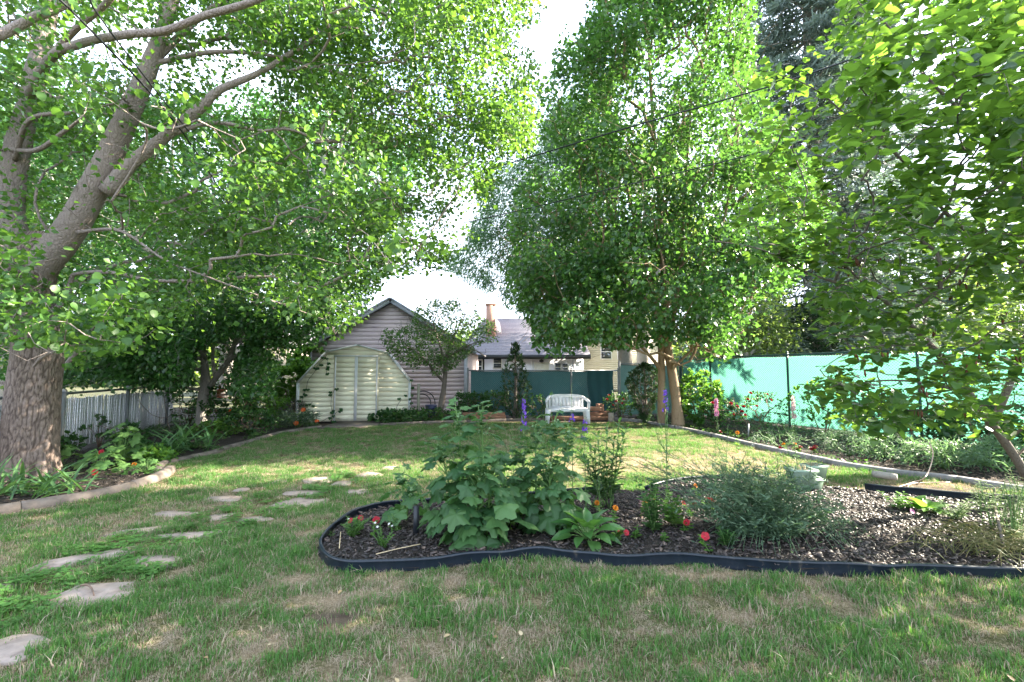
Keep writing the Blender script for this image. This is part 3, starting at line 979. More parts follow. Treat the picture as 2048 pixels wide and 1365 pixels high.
# creeper on the shed front
M_CREEP = leaf_mat("creeper_leaf", (0.012, 0.045, 0.020), (0.025, 0.075, 0.030), (0.05, 0.12, 0.04), (0.10, 0.30, 0.05), 0.3)
def creeper(label, vines, n_per):
    t = thing("creeper", label, "climbing plant", (vines[0][0][0], SY - 0.1, 0))
    mb, P, D, N, S = MB(), [], [], [], []
    for vn in vines:
        path = smooth_path([(x, SY - 0.075, z) for x, z in vn], 0.05)
        path[:, 0] += 0.02 * np.sin(np.arange(len(path)) * 0.7)
        mb.tube(path, 0.006, 5)
        for p in path[::2]:
            for k in range(R.poisson(n_per)):
                q = p + R.normal(0, 0.05, 3) * (1, 0.25, 1) + (0, -0.02, 0)
                a0 = R.uniform(0, 6.3)
                for f in range(5):
                    a = -math.pi / 2 + (f - 2) * 0.5 + R.normal(0, 0.15)
                    P.append(q); D.append((math.cos(a), R.normal(-.1, .15), math.sin(a))); N.append((R.normal(0, .3), -1, 0.4)); S.append(R.uniform(.05, .09))
    ca, sa = math.cos(rad(11.5)), math.sin(rad(11.5))
    for part_ in (mb,):
        part_.v = [np.stack([-4.62 + (v[:, 0] + 4.62) * ca - (v[:, 1] - SY) * sa, SY + (v[:, 0] + 4.62) * sa + (v[:, 1] - SY) * ca, v[:, 2]], 1) for v in part_.v]
    P = np.array(P)
    P = np.stack([-4.62 + (P[:, 0] + 4.62) * ca - (P[:, 1] - SY) * sa, SY + (P[:, 0] + 4.62) * sa + (P[:, 1] - SY) * ca, P[:, 2]], 1)
    part(t, "stem", mb, M_TWIG)
    part(t, "foliage", MB().scatter(T_OVATE, P, D, N, S), M_CREEP, kind="stuff")
creeper("dark creeper climbing the side of the cream shed below its eave", [[(xkl - .05, 1.95), (-5.40, 1.75), (-5.42, 1.55), (-5.45, 1.35)], [(-6.1, .0), (-6.1, .5), (-6.0, .85), (-5.95, 1.1), (-5.75, 1.5), (-5.45, 1.95)], [(-6.1, .1), (-5.95, .4), (-5.8, .6)]], 0.75)
creeper("creeper climbing up beside the hinge line of the shed doors", [[(-5.3, 0), (-5.22, .3), (-5.3, .55), (-5.22, .85), (-5.2, 1.0)], [(-5.3, 0), (-5.15, .25), (-5.0, .35)], [(-5.6, 0), (-5.3, .15), (-5.05, .1)]], 0.8)
creeper("thin creeper sprig on the siding beside the shed corner post", [[(-3.3, 0), (-3.42, .3), (-3.38, .55), (-3.3, .62)], [(-3.5, .05), (-3.8, .15), (-3.95, .2)]], 0.35)
creeper("bushy creeper tail hanging at the eave corner of the shed", [[(-3.02, 1.15), (-3.0, .8), (-3.05, .4), (-3.15, .1)]], 0.8)

shed.rotation_euler.z = rad(11.5)
# ------------------------------------------------------------------ garage behind it: weathered clapboards
M_CLAP, nt, bs = new_mat("weathered_pink_clapboard")
n1 = noise(nt, 3.0, 6, 0.7, stretch=(0.5, 1, 6)); n2 = noise(nt, 1.1, 4)
r1 = ramp(nt, [(0.28, (0.25, 0.20, 0.23)), (0.40, (0.58, 0.46, 0.48)), (0.7, (0.70, 0.58, 0.58))])
nt.links.new(n1.outputs["Fac"], r1.inputs["Fac"])
hs = nt.nodes.new("ShaderNodeMixRGB"); hs.blend_type = "MULTIPLY"; hs.inputs[0].default_value = 0.5
r2_ = ramp(nt, [(0.3, (0.75, 0.72, 0.78)), (0.7, (1, 0.97, 0.9))])
nt.links.new(n2.outputs["Fac"], r2_.inputs["Fac"]); nt.links.new(r1.outputs["Color"], hs.inputs[1]); nt.links.new(r2_.outputs["Color"], hs.inputs[2])
nt.links.new(hs.outputs["Color"], bs.inputs["Base Color"]); bs.inputs["Roughness"].default_value = 0.85
bump(nt, bs, n1.outputs["Fac"], 0.3, 0.006)
GYW = 16.6
gl, gr, gp, gz_e, gz_p = -7.35, -1.68, -4.43, 2.30, 3.98
garage = thing("garage", "weathered pinkish clapboard garage with a grey gable roof edge", "garage", (gp, GYW, 0))
part(garage, "wall", MB().prism([(gl, 0), (gr, 0), (gr, gz_e), (gp, gz_p), (gl, gz_e)], GYW + 0.03, GYW + 6), M_CLAP)
def gl_(z): return np.interp(z, [0, gz_e, gz_p], [gl, gl, gp])
def gr_(z): return np.interp(z, [0, gz_e, gz_p], [gr, gr, gp])
z = 0.02
while z < gz_p - 0.14:
    z1 = min(z + 0.152, gz_p - 0.03)
    part(garage, "clapboard", strip(gl_(z) + .01, gr_(z) - .01, gl_(z1) + .01, gr_(z1) - .01, z + random.uniform(-.004, .004), z1, GYW, 0.018 + random.uniform(0, .006)), M_CLAP)
    z += 0.152
M_FASC = plain("grey_fascia_paint", (0.36, 0.37, 0.41), 0.6)
M_SHING = mat_noise("purple_grey_shingle", [(0.3, (0.15, 0.14, 0.165)), (0.7, (0.27, 0.25, 0.28))], 14, 0.9, 0.3, 0.01, stretch=(1, 1, 3))
sl_ = (gz_p - gz_e) / (gp - gl)
sr_ = (gz_p - gz_e) / (gr - gp)
ov = 0.35
for (xe, ze) in ((gl - ov, gz_e - ov * sl_), (gr + ov, gz_e - ov * sr_)):
    part(garage, "fascia", fascia((xe, ze), (gp, gz_p), 0.15, GYW - 0.20, GYW - 0.16), M_FASC)
    part(garage, "barge_trim", fascia((xe, ze + 0.155), (gp, gz_p + 0.155), 0.05, GYW - 0.25, GYW - 0.14), M_FASC)
    part(garage, "roof", fascia((xe, ze + 0.13), (gp, gz_p + 0.13), 0.06, GYW - 0.14, GYW + 6.2), M_SHING)
for x in (gl, gr):
    part(garage, "corner_board", MB().box((x, GYW - 0.012, gz_e / 2 - .03), (0.12, 0.05, gz_e - 0.08)), M_FASC)

# ------------------------------------------------------------------ white house far behind
HY = 30.0
M_HWALL = plain("white_siding", (0.70, 0.70, 0.74), 0.6, var=0.06, scale=2)
M_GLASS, nt, bs = new_mat("window_glass")
bs.inputs["Base Color"].default_value = (0.03, 0.04, 0.05, 1); bs.inputs["Roughness"].default_value = 0.08; bs.inputs["Specular IOR Level"].default_value = 0.8
house = thing("white_house", "low white house with a purple-grey shingle roof and brick chimney", "house", (0.8, HY, 0))
hx0, hx1, hze, hzr = -3.3, 4.7, 2.42, 5.4
part(house, "wall", MB().box(((hx0 + hx1) / 2, HY + 4, hze / 2), (hx1 - hx0, 8, hze)), M_HWALL)
rb_ = MB()
y0r, y1r = HY - 0.5, HY + 4.5
rows = 26
part(house, "gutter", MB().box(((hx0 + hx1) / 2, y0r + 0.0, hze + 0.02), (hx1 - hx0 + 0.8, 0.12, 0.26)), M_DARK)
xa, xb = hx0 - 0.4, hx1 + 0.4
def xl_r(t): return xa + 1.6 * t
def xr_r(t): return xb - 0.3 * t
for i in range(rows):
    t0, t1 = i / rows, (i + 1) / rows
    z0_, z1_ = hze + 0.15 + (hzr - hze) * t0, hze + 0.15 + (hzr - hze) * t1
    ya, yb = y0r + (y1r - y0r) * t0, y0r + (y1r - y0r) * t1
    rb_ = MB().add([(xl_r(t0), ya, z0_ + .03), (xr_r(t0), ya, z0_ + .03), (xr_r(t1), yb, z1_), (xl_r(t1), yb, z1_), (xl_r(t0), ya, z0_ - .03), (xr_r(t0), ya, z0_ - .03), (xr_r(t1), yb, z1_ - .06), (xl_r(t1), yb, z1_ - .06)],
                   [(0, 1, 2, 3), (4, 5, 1, 0), (4, 0, 3, 7), (1, 5, 6, 2)])
    part(house, "shingle", rb_, M_SHING)
part(house, "roof", MB().add([(xl_r(1), y1r, hzr + .1), (xr_r(1), y1r, hzr + .1), (xb, HY + 9, hze), (xa, HY + 9, hze)], [(0, 1, 2, 3)]), M_SHING)
gab = MB().prism([(-3.0, 3.2), (-0.2, 4.2), (-1.1, 5.9), (-2.7, 3.6)], HY + 2.5, HY + 4.4)
part(house, "dormer", MB().prism([(-2.9, 3.1), (-0.5, 3.1), (-0.9, 5.0), (-1.35, 5.55), (-1.8, 5.0)], HY + 2.2, HY + 4.4), M_SHING)
M_BRICK, nt, bs = new_mat("red_brick")
bt = nt.nodes.new("ShaderNodeTexBrick"); bt.inputs["Scale"].default_value = 9
bt.inputs["Color1"].default_value = (0.34, 0.15, 0.10, 1); bt.inputs["Color2"].default_value = (0.45, 0.23, 0.16, 1); bt.inputs["Mortar"].default_value = (0.45, 0.40, 0.36, 1)
mp_ = nt.nodes.new("ShaderNodeMapping"); mp_.inputs["Rotation"].default_value = (rad(90), 0, 0)
tcc = nt.nodes.new("ShaderNodeTexCoord"); nt.links.new(tcc.outputs["Object"], mp_.inputs["Vector"]); nt.links.new(mp_.outputs["Vector"], bt.inputs["Vector"])
nt.links.new(bt.outputs["Color"], bs.inputs["Base Color"]); bs.inputs["Roughness"].default_value = 0.9
chim = part(house, "chimney", MB().box((-1.5, HY + 2.1, 4.9), (0.66, 0.6, 2.6)), M_BRICK)
part(chim, "cap", MB().box((-1.5, HY + 2.1, 6.24), (0.76, 0.7, 0.1)), M_BRICK)
part(house, "vent_pipe", MB().tube([(-2.3, HY + 1.6, 3.5), (-2.3, HY + 1.6, 4.4)], 0.05, 8), M_WHITE)
def hwin(u, v, w, h, black=False, Y=HY, th=house):
    p = W(u, v, Y)
    if black:
        part(th, "shutter_trim", MB().box((p[0], Y - 0.015, p[2]), (w + 0.34, 0.03, h + 0.3)), M_DARK)
    f = part(th, "window", MB().box((p[0], Y - 0.03, p[2]), (w + 0.14, 0.07, h + 0.14)), M_WHITE)
    part(f, "pane", MB().box((p[0], Y - 0.062, p[2] + h * .26), (w, 0.012, h * 0.46)), M_GLASS)
    part(f, "pane", MB().box((p[0], Y - 0.062, p[2] - h * .26), (w, 0.012, h * 0.46)), M_GLASS)
hwin(957, 733, 0.42, 0.8, True)
hwin(995, 727, 0.5, 0.6)
hwin(1116, 735, 0.36, 0.5); hwin(1130, 735, 0.36, 0.5)
for u in (936.5, 1008, 1064, 1098, 1148):
    p = W(u, 730, HY)
    part(house, "trim_board", MB().box((p[0], HY - 0.02, 1.1), (0.14, 0.05, 2.2)), M_WHITE)
part(house, "door", MB().box((W(1083, 740, HY)[0], HY - 0.025, 1.05), (0.95, 0.05, 2.1)), plain("cream_door", (0.6, 0.58, 0.48)))
lam = part(house, "porch_lamp", MB().lathe(W(1083, 722, HY - 0.2), [(0.02, .1), (.14, .05), (.16, -.05), (.05, -.12), (0, -.12)], 8), M_DARK)

M_YEL = mat_noise("pale_yellow_siding", [(0.3, (0.56, 0.52, 0.40)), (0.7, (0.64, 0.60, 0.48))], 2, 0.7, 0.03)
yh = thing("yellow_house", "pale yellow clapboard house beyond the screened fence behind the tree", "house", (8.5, 36, 0))
part(yh, "wall", MB().prism([(5.6, 0), (12.5, 0), (12.5, 4.0), (9.0, 5.6), (5.6, 4.0)], 36.03, 44), M_YEL)
for k in range(23):
    z = 0.05 + k * 0.165
    part(yh, "clapboard", strip(5.62, 12.48, 5.62, 12.48, z, z + 0.165, 36, 0.03), M_YEL)
part(yh, "roof", fascia((5.1, 3.8), (9.0, 5.65), 0.14, 35.6, 44.3), M_SHING)
part(yh, "roof", fascia((9.0, 5.65), (12.9, 3.8), 0.14, 35.6, 44.3), M_SHING)
hwin(1212, 704, 0.75, 1.1, False, 36, yh); hwin(1245, 704, 0.75, 1.1, False, 36, yh)
part(yh, "awning", fascia((4.2, 2.1), (5.9, 3.9), 0.1, 33.5, 36), M_DARK)

# a fence far off at the end of the drive and a pale house among the trees at the other side
ph = thing("pale_house", "pale stucco house wall glimpsed through the trees beside the garage", "house", (-14, 30, 0))
M_STUC = plain("pale_stucco", (0.62, 0.56, 0.50), 0.8, var=0.08, scale=1.5)
part(ph, "wall", MB().box((-15.2, 33, 1.5), (7.5, 6, 3.0)), M_STUC)
part(ph, "roof", MB().add([(-19.4, 29.5, 3.0), (-11.0, 29.5, 3.0), (-12.4, 33, 4.9), (-18, 33, 4.9), (-19.4, 36.5, 3.0), (-11, 36.5, 3.0)], [(0, 1, 2, 3), (3, 2, 5, 4), (1, 5, 2), (0, 3, 4)]), M_SHING)
wdw = part(ph, "window", MB().box((-13.2, 29.98, 1.7), (1.2, 0.08, 1.1)), M_WHITE)
part(wdw, "pane", MB().box((-13.2, 29.93, 1.7), (1.0, 0.02, 0.9)), M_GLASS)

# ------------------------------------------------------------------ chain-link fences
def chain_link(A, B, z0, z1, sp, r):
    A, B = np.array(A, float), np.array(B, float)
    Lg = np.linalg.norm(B - A)
    t = (B - A) / Lg
    h = z1 - z0
    S, E = [], []
    for s in np.arange(-h, Lg, sp):
        for dr in (1, -1):
            a, b = s, s + h
            ca, cb = max(a, 0), min(b, Lg)
            if cb - ca < 0.02: continue
            za, zb = (z0 + ca - a, z0 + cb - a)
            if dr < 0: za, zb = z1 - (ca - a), z1 - (cb - a)
            S.append((*(A + t * ca), za)); E.append((*(A + t * cb), zb))
    return MB().segs(S, E, r, r, 3)

def mesh_fence(name, label, A, B, z0, z1, posts, fab, fabm, postm, wire, off, sp=0.07):
    A, B = np.array(A, float), np.array(B, float)
    L_ = np.linalg.norm(B - A)
    t = (B - A) / L_
    n = np.array((-t[1], t[0]))
    if n[1] > 0: n = -n      # towards the lawn
    th = thing(name, label, "fence", (*((A + B) / 2), 0))
    for s in posts:
        p = A + t * s * L_
        ps = part(th, "post", MB().tube([(*p, -0.05), (*p, z1 + 0.03)], 0.03, 10), postm, True)
        part(ps, "post_cap", MB().lathe((*p, z1 + 0.03), [(0.035, 0), (0.035, 0.015), (0.02, 0.04), (0, 0.045)], 10), postm)
    part(th, "top_rail", MB().tube([(*A, z1 - 0.02), (*B, z1 - 0.02)], 0.021, 8), postm, True)
    part(th, "wire_mesh", chain_link(A + n * 0.035, B + n * 0.035, z0, z1 - 0.02, sp, wire), postm, kind="stuff")
    for (s0, s1, za, zb) in fab:
        k = max(4, int((s1 - s0) * L_ / 0.12))
        V, F = [], []
        rows = 8
        for i in range(k + 1):
            s = s0 + (s1 - s0) * i / k
            p = A + t * s * L_ + n * off
            for j in range(rows + 1):
                w = 0.014 * math.sin(s * L_ * 2.1 + j * 0.3) + 0.02 * (vnoise(np.array(s * L_ * 1.3), np.array(j * 0.4 + 3)) - 0.5)
                sagz = 0.022 * abs(math.sin(s * L_ * 2.2)) if j == rows else 0
                V.append((p[0] + n[0] * w, p[1] + n[1] * w, za + (zb - za) * j / rows - sagz))
        for i in range(k):
            for j in range(rows):
                a = i * (rows + 1) + j
                F.append((a, a + rows + 1, a + rows + 2, a + 1))
        part(th, "screen_fabric", MB().add(V, F), fabm, True)
        part(th, "hem", MB().tube([(V[i * (rows + 1) + rows]) for i in range(k + 1)], 0.012, 5), M_DKGREEN)
    return th

def fabric(name, col, tr, f):
    m, nt, b = new_mat(name)
    n = noise(nt, 1.6, 4, stretch=(1, 1, 0.5)); w = noise(nt, 90, 2)
    r = ramp(nt, [(0.3, tuple(x * 0.85 for x in col)), (0.7, tuple(x * 1.15 for x in col))])
    nt.links.new(n.outputs["Fac"], r.inputs["Fac"]); nt.links.new(r.outputs["Color"], b.inputs["Base Color"])
    b.inputs["Roughness"].default_value = 0.75; b.inputs["Specular IOR Level"].default_value = 0.2
    bump(nt, b, w.outputs["Fac"], 0.25, 0.004)
    t = nt.nodes.new("ShaderNodeBsdfTranslucent"); t.inputs["Color"].default_value = c4(tr)
    ms = nt.nodes.new("ShaderNodeMixShader"); ms.inputs[0].default_value = f
    nt.links.new(b.outputs[0], ms.inputs[1]); nt.links.new(t.outputs[0], ms.inputs[2])
    nt.links.new(ms.outputs[0], nt.nodes["Material Output"].inputs["Surface"])
    return m
M_FAB_T = fabric("teal_screen_fabric", (0.065, 0.17, 0.185), (0.05, 0.14, 0.15), 0.15)
M_FAB_D = fabric("dark_teal_screen_fabric", (0.025, 0.075, 0.085), (0.03, 0.09, 0.10), 0.15)
M_FAB_G = fabric("bright_green_screen_fabric", (0.095, 0.31, 0.245), (0.11, 0.35, 0.255), 0.5)
mesh_fence("chain_link_fence", "chain-link fence covered with dull teal screening behind the bench", (-1.45, 15.0), (3.52, 15.1), 0.03, 1.53, [0, .33, .685, 1.0],
           [(0.02, .49, .05, 1.49), (.49, .80, .05, 1.49), (.995, 1.0, .05, 1.49)][:2], M_FAB_T, M_GALV, 0.0022, -0.03)
f2 = [o for o in bpy.data.objects if o.name.startswith("chain_link_fence")][0]
# the darker overlapping sheet
k = 16
V, F = [], []
for i in range(k + 1):
    x = 2.50 + 0.85 * i / k
    for j in range(7):
        V.append((x + 0.03 * math.sin(j), 15.03 + 0.02 * math.sin(i * 1.1 + j * .4), 0.05 + 1.44 * j / 6))
for i in range(k):
    for j in range(6):
        a = i * 7 + j
        F.append((a, a + 7, a + 8, a + 1))
part(f2, "screen_fabric", MB().add(V, F), M_FAB_D, True, label="darker overlapping sheet of teal screening")
mesh_fence("chain_link_fence", "short chain-link fence run with pale teal screen behind the dark clipped evergreen", (3.56, 15.1), (5.86, 15.95), 0.03, 1.75, [0.0, 1.0],
           [(0.02, .98, .05, 1.7)], fabric("pale_teal_fabric", (0.16, 0.27, 0.27), (0.14, 0.3, 0.28), 0.25), M_GALV, 0.0022, -0.03)
mesh_fence("chain_link_fence", "tall chain-link fence with bright translucent green screen along the rose bed", (5.9, 15.9), (11.8, 3.0), 0.03, 1.95, [0.0, .088, .271, .475, .631, .80, 1.0],
           [(0.005, .995, .04, 1.90)], M_FAB_G, M_DKGREEN, 0.0034, -0.035, 0.065)

# ------------------------------------------------------------------ white slat fence
M_SLAT = mat_noise("white_plastic_slat", [(0.3, (0.58, 0.57, 0.60)), (0.6, (0.74, 0.73, 0.76)), (0.8, (0.80, 0.79, 0.81))], 5, 0.6, 0.05, 0.004, stretch=(1, 1, 0.3))
A_, B_ = np.array((-6.13, 2.7)), np.array((-9.75, 13.2))
L_ = np.linalg.norm(B_ - A_); t_ = (B_ - A_) / L_; n_ = np.array((t_[1], -t_[0]))
sf = thing("slat_fence", "chain-link fence filled with white vertical slats beside the thick trunk", "fence", (*((A_ + B_) / 2), 0))
s = 0.03
while s < L_ - 0.02:
    w = 0.054
    p = A_ + t_ * s + n_ * random.uniform(-.008, .008)
    zt = 0.93 + random.uniform(-.015, .02)
    part(sf, "slat", MB().box((p[0], p[1], 0.04 + zt / 2), (w, 0.012, zt), math.atan2(t_[1], t_[0]) + random.uniform(-.30, .30)), M_SLAT)
    s += 0.0775
part(sf, "wire_mesh", chain_link(A_ + n_ * 0.02, B_ + n_ * 0.02, 0.03, 1.05, 0.075, 0.0016), M_GALV, kind="stuff")
part(sf, "top_rail", MB().tube([(*A_, 1.07), (*B_, 1.07)], 0.024, 8), M_GALV, True)
for q in (0.0, 0.16, 0.316, 0.514, 0.732, 0.944):
    p = A_ + t_ * L_ * q + n_ * 0.05
    ps = part(sf, "post", MB().tube([(*p, -0.05), (*p, 1.10)], 0.036, 10), M_GALV, True)
    part(ps, "post_cap", MB().lathe((*p, 1.10), [(0.045, 0), (0.045, 0.02), (0.03, 0.05), (0, 0.06)], 10), M_GALV)

# ------------------------------------------------------------------ the bench
M_BENCH = mat_noise("white_plastic", [(0.3, (0.66, 0.66, 0.70)), (0.7, (0.78, 0.78, 0.80))], 4, 0.45, 0.03, 0.002)
BXc = W(1136, 830, 12.95)[0]
BYc = 12.9
bench = thing("garden_bench", "white plastic garden bench with arched slatted back and armrests", "bench", (BXc, BYc, 0))
hw = 0.60
seat = MB()
prof = [(-hw + .05, BYc + .02, .40), (hw - .05, BYc + .02, .40)]
seat.box((BXc, BYc + 0.25, 0.405), (2 * hw - 0.06, 0.46, 0.03))
part(bench, "seat", seat, M_BENCH)
ap = []
nA = 20
xs = np.linspace(-hw + 0.0, hw - 0.0, nA)
top_ = [(BXc + x, 0.415) for x in xs]
bot_ = [(BXc + x, 0.335 - 0.30 * max(0, (abs(x) - (hw - 0.11)) / 0.11) ** 3) for x in xs[::-1]]
part(bench, "apron", MB().prism(top_ + bot_, BYc - 0.005, BYc + 0.03), M_BENCH)
for sx in (-1, 1):
    for fy, dy in ((0.03, -0.03), (0.50, 0.06)):
        x0 = BXc + sx * (hw - 0.055)
        leg = MB()
        V = []
        for z, w_, d_ in ((0.0, 0.035, 0.035), (0.2, 0.048, 0.042), (0.40, 0.06, 0.05)):
            y = BYc + fy + dy * (0.4 - z) / 0.4
            xx = x0 + sx * 0.03 * (0.4 - z) / 0.4
            V += [(xx - w_, y - d_, z), (xx + w_, y - d_, z), (xx + w_, y + d_, z), (xx - w_, y + d_, z)]
        F = [(0, 3, 2, 1), (8, 9, 10, 11)]
        for L0 in (0, 4):
            F += [(L0 + a, L0 + (a + 1) % 4, L0 + 4 + (a + 1) % 4, L0 + 4 + a) for a in range(4)]
        part(bench, "leg", leg.add(V, F), M_BENCH)
yb0, yb1 = BYc + 0.48, BYc + 0.58
def backbox(x0, x1, z0, z1):
    ya, yb = yb0 + (z0 - .4) * .25, yb0 + (z1 - .4) * .25
    return MB().add([(x0, ya, z0), (x1, ya, z0), (x1, ya + .03, z0), (x0, ya + .03, z0), (x0, yb, z1), (x1, yb, z1), (x1, yb + .03, z1), (x0, yb + .03, z1)],
                    [(0, 1, 5, 4), (1, 2, 6, 5), (2, 3, 7, 6), (3, 0, 4, 7), (0, 3, 2, 1), (4, 5, 6, 7)])
edges = np.linspace(-0.43, 0.43, 9)
for i in range(8):
    part(bench, "back_slat", backbox(BXc + edges[i] + .004, BXc + edges[i + 1] - .004, 0.455, 0.74), M_BENCH)
part(bench, "back_rail", backbox(BXc - 0.44, BXc + 0.44, 0.405, 0.462), M_BENCH)
# arched top rail sweeping down into the arms
path = [(-hw, BYc - 0.02, .61), (-hw + .0, BYc + .12, .635), (-hw + .05, BYc + .38, .69), (-.46, BYc + .56, .755), (-.30, BYc + .575, .785), (0, BYc + .58, .79), (.30, BYc + .575, .785), (.46, BYc + .56, .755), (hw - .05, BYc + .38, .69), (hw, BYc + .12, .635), (hw, BYc - .02, .61)]
path = smooth_path([(BXc + x, y, z) for x, y, z in path], 0.05)
rail = MB()
k = len(path)
V = []
tt = nrm(np.gradient(path, axis=0))
for i in range(k):
    sd = nrm(np.cross(tt[i], (0, 0, 1)))
    bk = abs(i - (k - 1) / 2) / (k / 2)
    wv, hv = (0.03, 0.018)
    dn = 0.10 if bk < 0.42 else 0.035
    for a, b in ((-wv, hv), (wv, hv), (wv, -dn), (-wv, -dn)):
        V.append(path[i] + sd * a * (1 if bk > .42 else .6) + np.array((0, 0, b)))
F = [(i * 4 + a, i * 4 + (a + 1) % 4, i * 4 + 4 + (a + 1) % 4, i * 4 + 4 + a) for i in range(k - 1) for a in range(4)] + [(3, 2, 1, 0), (4 * k - 4, 4 * k - 3, 4 * k - 2, 4 * k - 1)]
part(bench, "back_and_arm_rail", rail.add(V, F), M_BENCH)
for sx in (-1, 1):
    x0 = BXc + sx * (hw - 0.01)
    part(bench, "arm_support", MB().prism([(x0 - .022, .40), (x0 + .022, .40), (x0 + .03, .60), (x0 - .03, .60)], BYc - .01, BYc + .13), M_BENCH)
    part(bench, "back_side", backbox(BXc + sx * 0.475 - .03, BXc + sx * 0.475 + .03, 0.42, 0.70), M_BENCH)

# ------------------------------------------------------------------ timbers and bricks behind the bench
M_RED = mat_noise("reddish_timber", [(0.3, (0.20, 0.10, 0.065)), (0.7, (0.36, 0.20, 0.13))], 5, 0.85, 0.3, 0.008, stretch=(1, 1, 5))
tw = thing("timber_wall", "low reddish timber retaining wall behind the white bench", "retaining wall", (1.5, 14.3, 0))
for (u0, u1, v, Y) in ((922, 975, 838, 14.0), (965, 1012, 835, 14.1), (925, 1010, 829, 14.12), (1095, 1180, 838, 14.0), (1150, 1225, 837, 14.05), (1175, 1218, 831, 14.1)):
    a, b = W(u0, v, Y), W(u1, v, Y)
    zz = max(0.05, a[2])
    part(tw, "timber", MB().box(((a[0] + b[0]) / 2, Y, zz), (b[0] - a[0], 0.13, 0.115), random.uniform(-.03, .03)), M_RED)
M_BRK = mat_noise("old_red_brick", [(0.3, (0.26, 0.12, 0.08)), (0.7, (0.42, 0.24, 0.17))], 9, 0.9, 0.3, 0.006)
labs = ["orange brick lying flat on the timbers near the bench arm", "brick standing on end next to the bench", "second upright brick leaning on its neighbour", "brick slab tipped over toward the rose bush", "dusty brick at the bottom of the heap"]
for i, (u, v, s_, rz) in enumerate(((1188, 818, (.40, .2, .12), .1), (1196, 815, (.09, .19, .22), .05), (1203, 815, (.09, .19, .22), .1), (1210, 826, (.34, .18, .09), -.5), (1192, 828, (.38, .2, .11), .2))):
    p = W(u, v, 14.1 + .02 * i)
    solo("brick", MB().box((p[0], p[1], max(p[2], s_[2] / 2)), s_, rz), M_BRK, labs[i], "brick", "bricks heaped behind the bench")
st = thing("tree_stump", "small grey post stump standing in the soil by the brick heap", "stump", W(1222, 836, 13.6))
p = W(1222, 838, 13.6)
part(st, "stump", MB().lathe((p[0], p[1], 0), [(0, 0), (.09, 0), (.08, .12), (.085, .24), (.07, .25), (0, .25)], 10), M_BARK_MID)

# ------------------------------------------------------------------ small garden things
# green flower pots
M_POT = mat_noise("sage_green_plastic", [(0.3, (0.20, 0.29, 0.22)), (0.7, (0.28, 0.37, 0.29))], 8, 0.5, 0.03)
def pot(u, v, z, w, h, label, tilt=0.0):
    c = G(u, v, z)
    t = thing("planter_box", label, "planter", c)
    b, tp = w * 0.40, w * 0.5
    def box4(b, tp, z0, z1, f=0.75):
        V = [(-b, -b * f, z0), (b, -b * f, z0), (b, b * f, z0), (-b, b * f, z0), (-tp, -tp * f, z1), (tp, -tp * f, z1), (tp, tp * f, z1), (-tp, tp * f, z1)]
        cs, sn = math.cos(tilt), math.sin(tilt)
        return [(c[0] + x * cs - y * sn, c[1] + x * sn + y * cs, c[2] + zz) for x, y, zz in V]
    part(t, "pot", MB().add(box4(b, tp, 0, h), [(0, 3, 2, 1), (0, 1, 5, 4), (1, 2, 6, 5), (2, 3, 7, 6), (3, 0, 4, 7)]), M_POT)
    o, i_ = box4(tp * 1.09, tp * 1.09, h - .012, h + .012), box4(tp * .95, tp * .95, h - .012, h + .012)
    part(t, "rim", MB().add(o + i_, [(0, 1, 5, 4), (1, 2, 6, 5), (2, 3, 7, 6), (3, 0, 4, 7)] + [(4 + a, 4 + (a + 1) % 4, 12 + (a + 1) % 4, 12 + a) for a in range(4)]), M_POT)
    part(t, "soil", MB().add(box4(tp * .96, tp * .96, h - .03, h - .03)[:4], [(0, 1, 2, 3)]), M_SOIL)
    mb = MB()
    for k in range(16):
        a = np.array((c[0] + random.uniform(-.6, .6) * b, c[1] + random.uniform(-.3, .3) * b, c[2] + h - .03))
        q = a + (random.uniform(-.06, .06), random.uniform(-.06, .06), random.uniform(.04, .13))
        mb.tube(bez(a, (a + q) / 2 + (0.02, 0, .02), q, 4), [.003, .003, .002, .001], 4)
    part(t, "dry_stalks", mb, M_STRAW, kind="stuff")
pot(1612, 984, 0.0, .30, .17, "sage green square planter standing on the mulch under two others")
pot(1603, 966, 0.12, .27, .16, "sage green planter of dry stalks set on top of another")
pot(1628, 955, 0.12, .25, .15, "smaller sage green planter just behind the stalk-filled one", .2)
# log
solo("log", MB().tube(np.linspace(G(1745, 948, .10), G(1794, 955, .10), 7), [.042, .046, .047, .046, .047, .045, .04], 12), M_BARK_MID, "short weathered log lying on the grey kerb", "log", smooth=True)
# pale hose
M_HOSE = plain("pale_hose", (0.36, 0.25, 0.20), 0.5)
solo("garden_hose", MB().tube(smooth_path([G(1690, 990, .02), G(1760, 984, .02), G(1830, 964, .02), G(1850, 955, .09), W(1862, 930, 6.4), W(1866, 905, 6.5), W(1858, 885, 6.6)], .06), .007, 8), M_HOSE, "pale pink garden hose crossing the bare ground beyond the mulch", "hose", smooth=True)
solo("garden_hose", MB().tube(smooth_path([G(1794, 991, .02), G(1815, 980, .02), G(1818, 970, .02), G(1840, 966, .02), G(1900, 965, .03)], .06), .006, 8), M_HOSE, "short looping end of pale hose near the black edging", "hose", smooth=True)
# metal stake in the rose bed
p = G(1497, 880)
solo("plant_stake", MB().tube([(p[0], p[1], -.02), (p[0] + .01, p[1], .34)], .016, 8), M_GALV, "short grey metal stake standing in the rose bed", "stake")
# stick at the far side of the mulch
solo("stick", MB().tube(smooth_path([G(2010, 1105, .04), G(2000, 1060, .16), W(1990, 1012, 4.3), W(1988, 975, 4.35)], .05), [.013] * 2 + [.011] * 0 if False else .011, 7), M_BARK_RED, "dark bent stick poking out of the mulch by pale weeds", "stick", smooth=True)
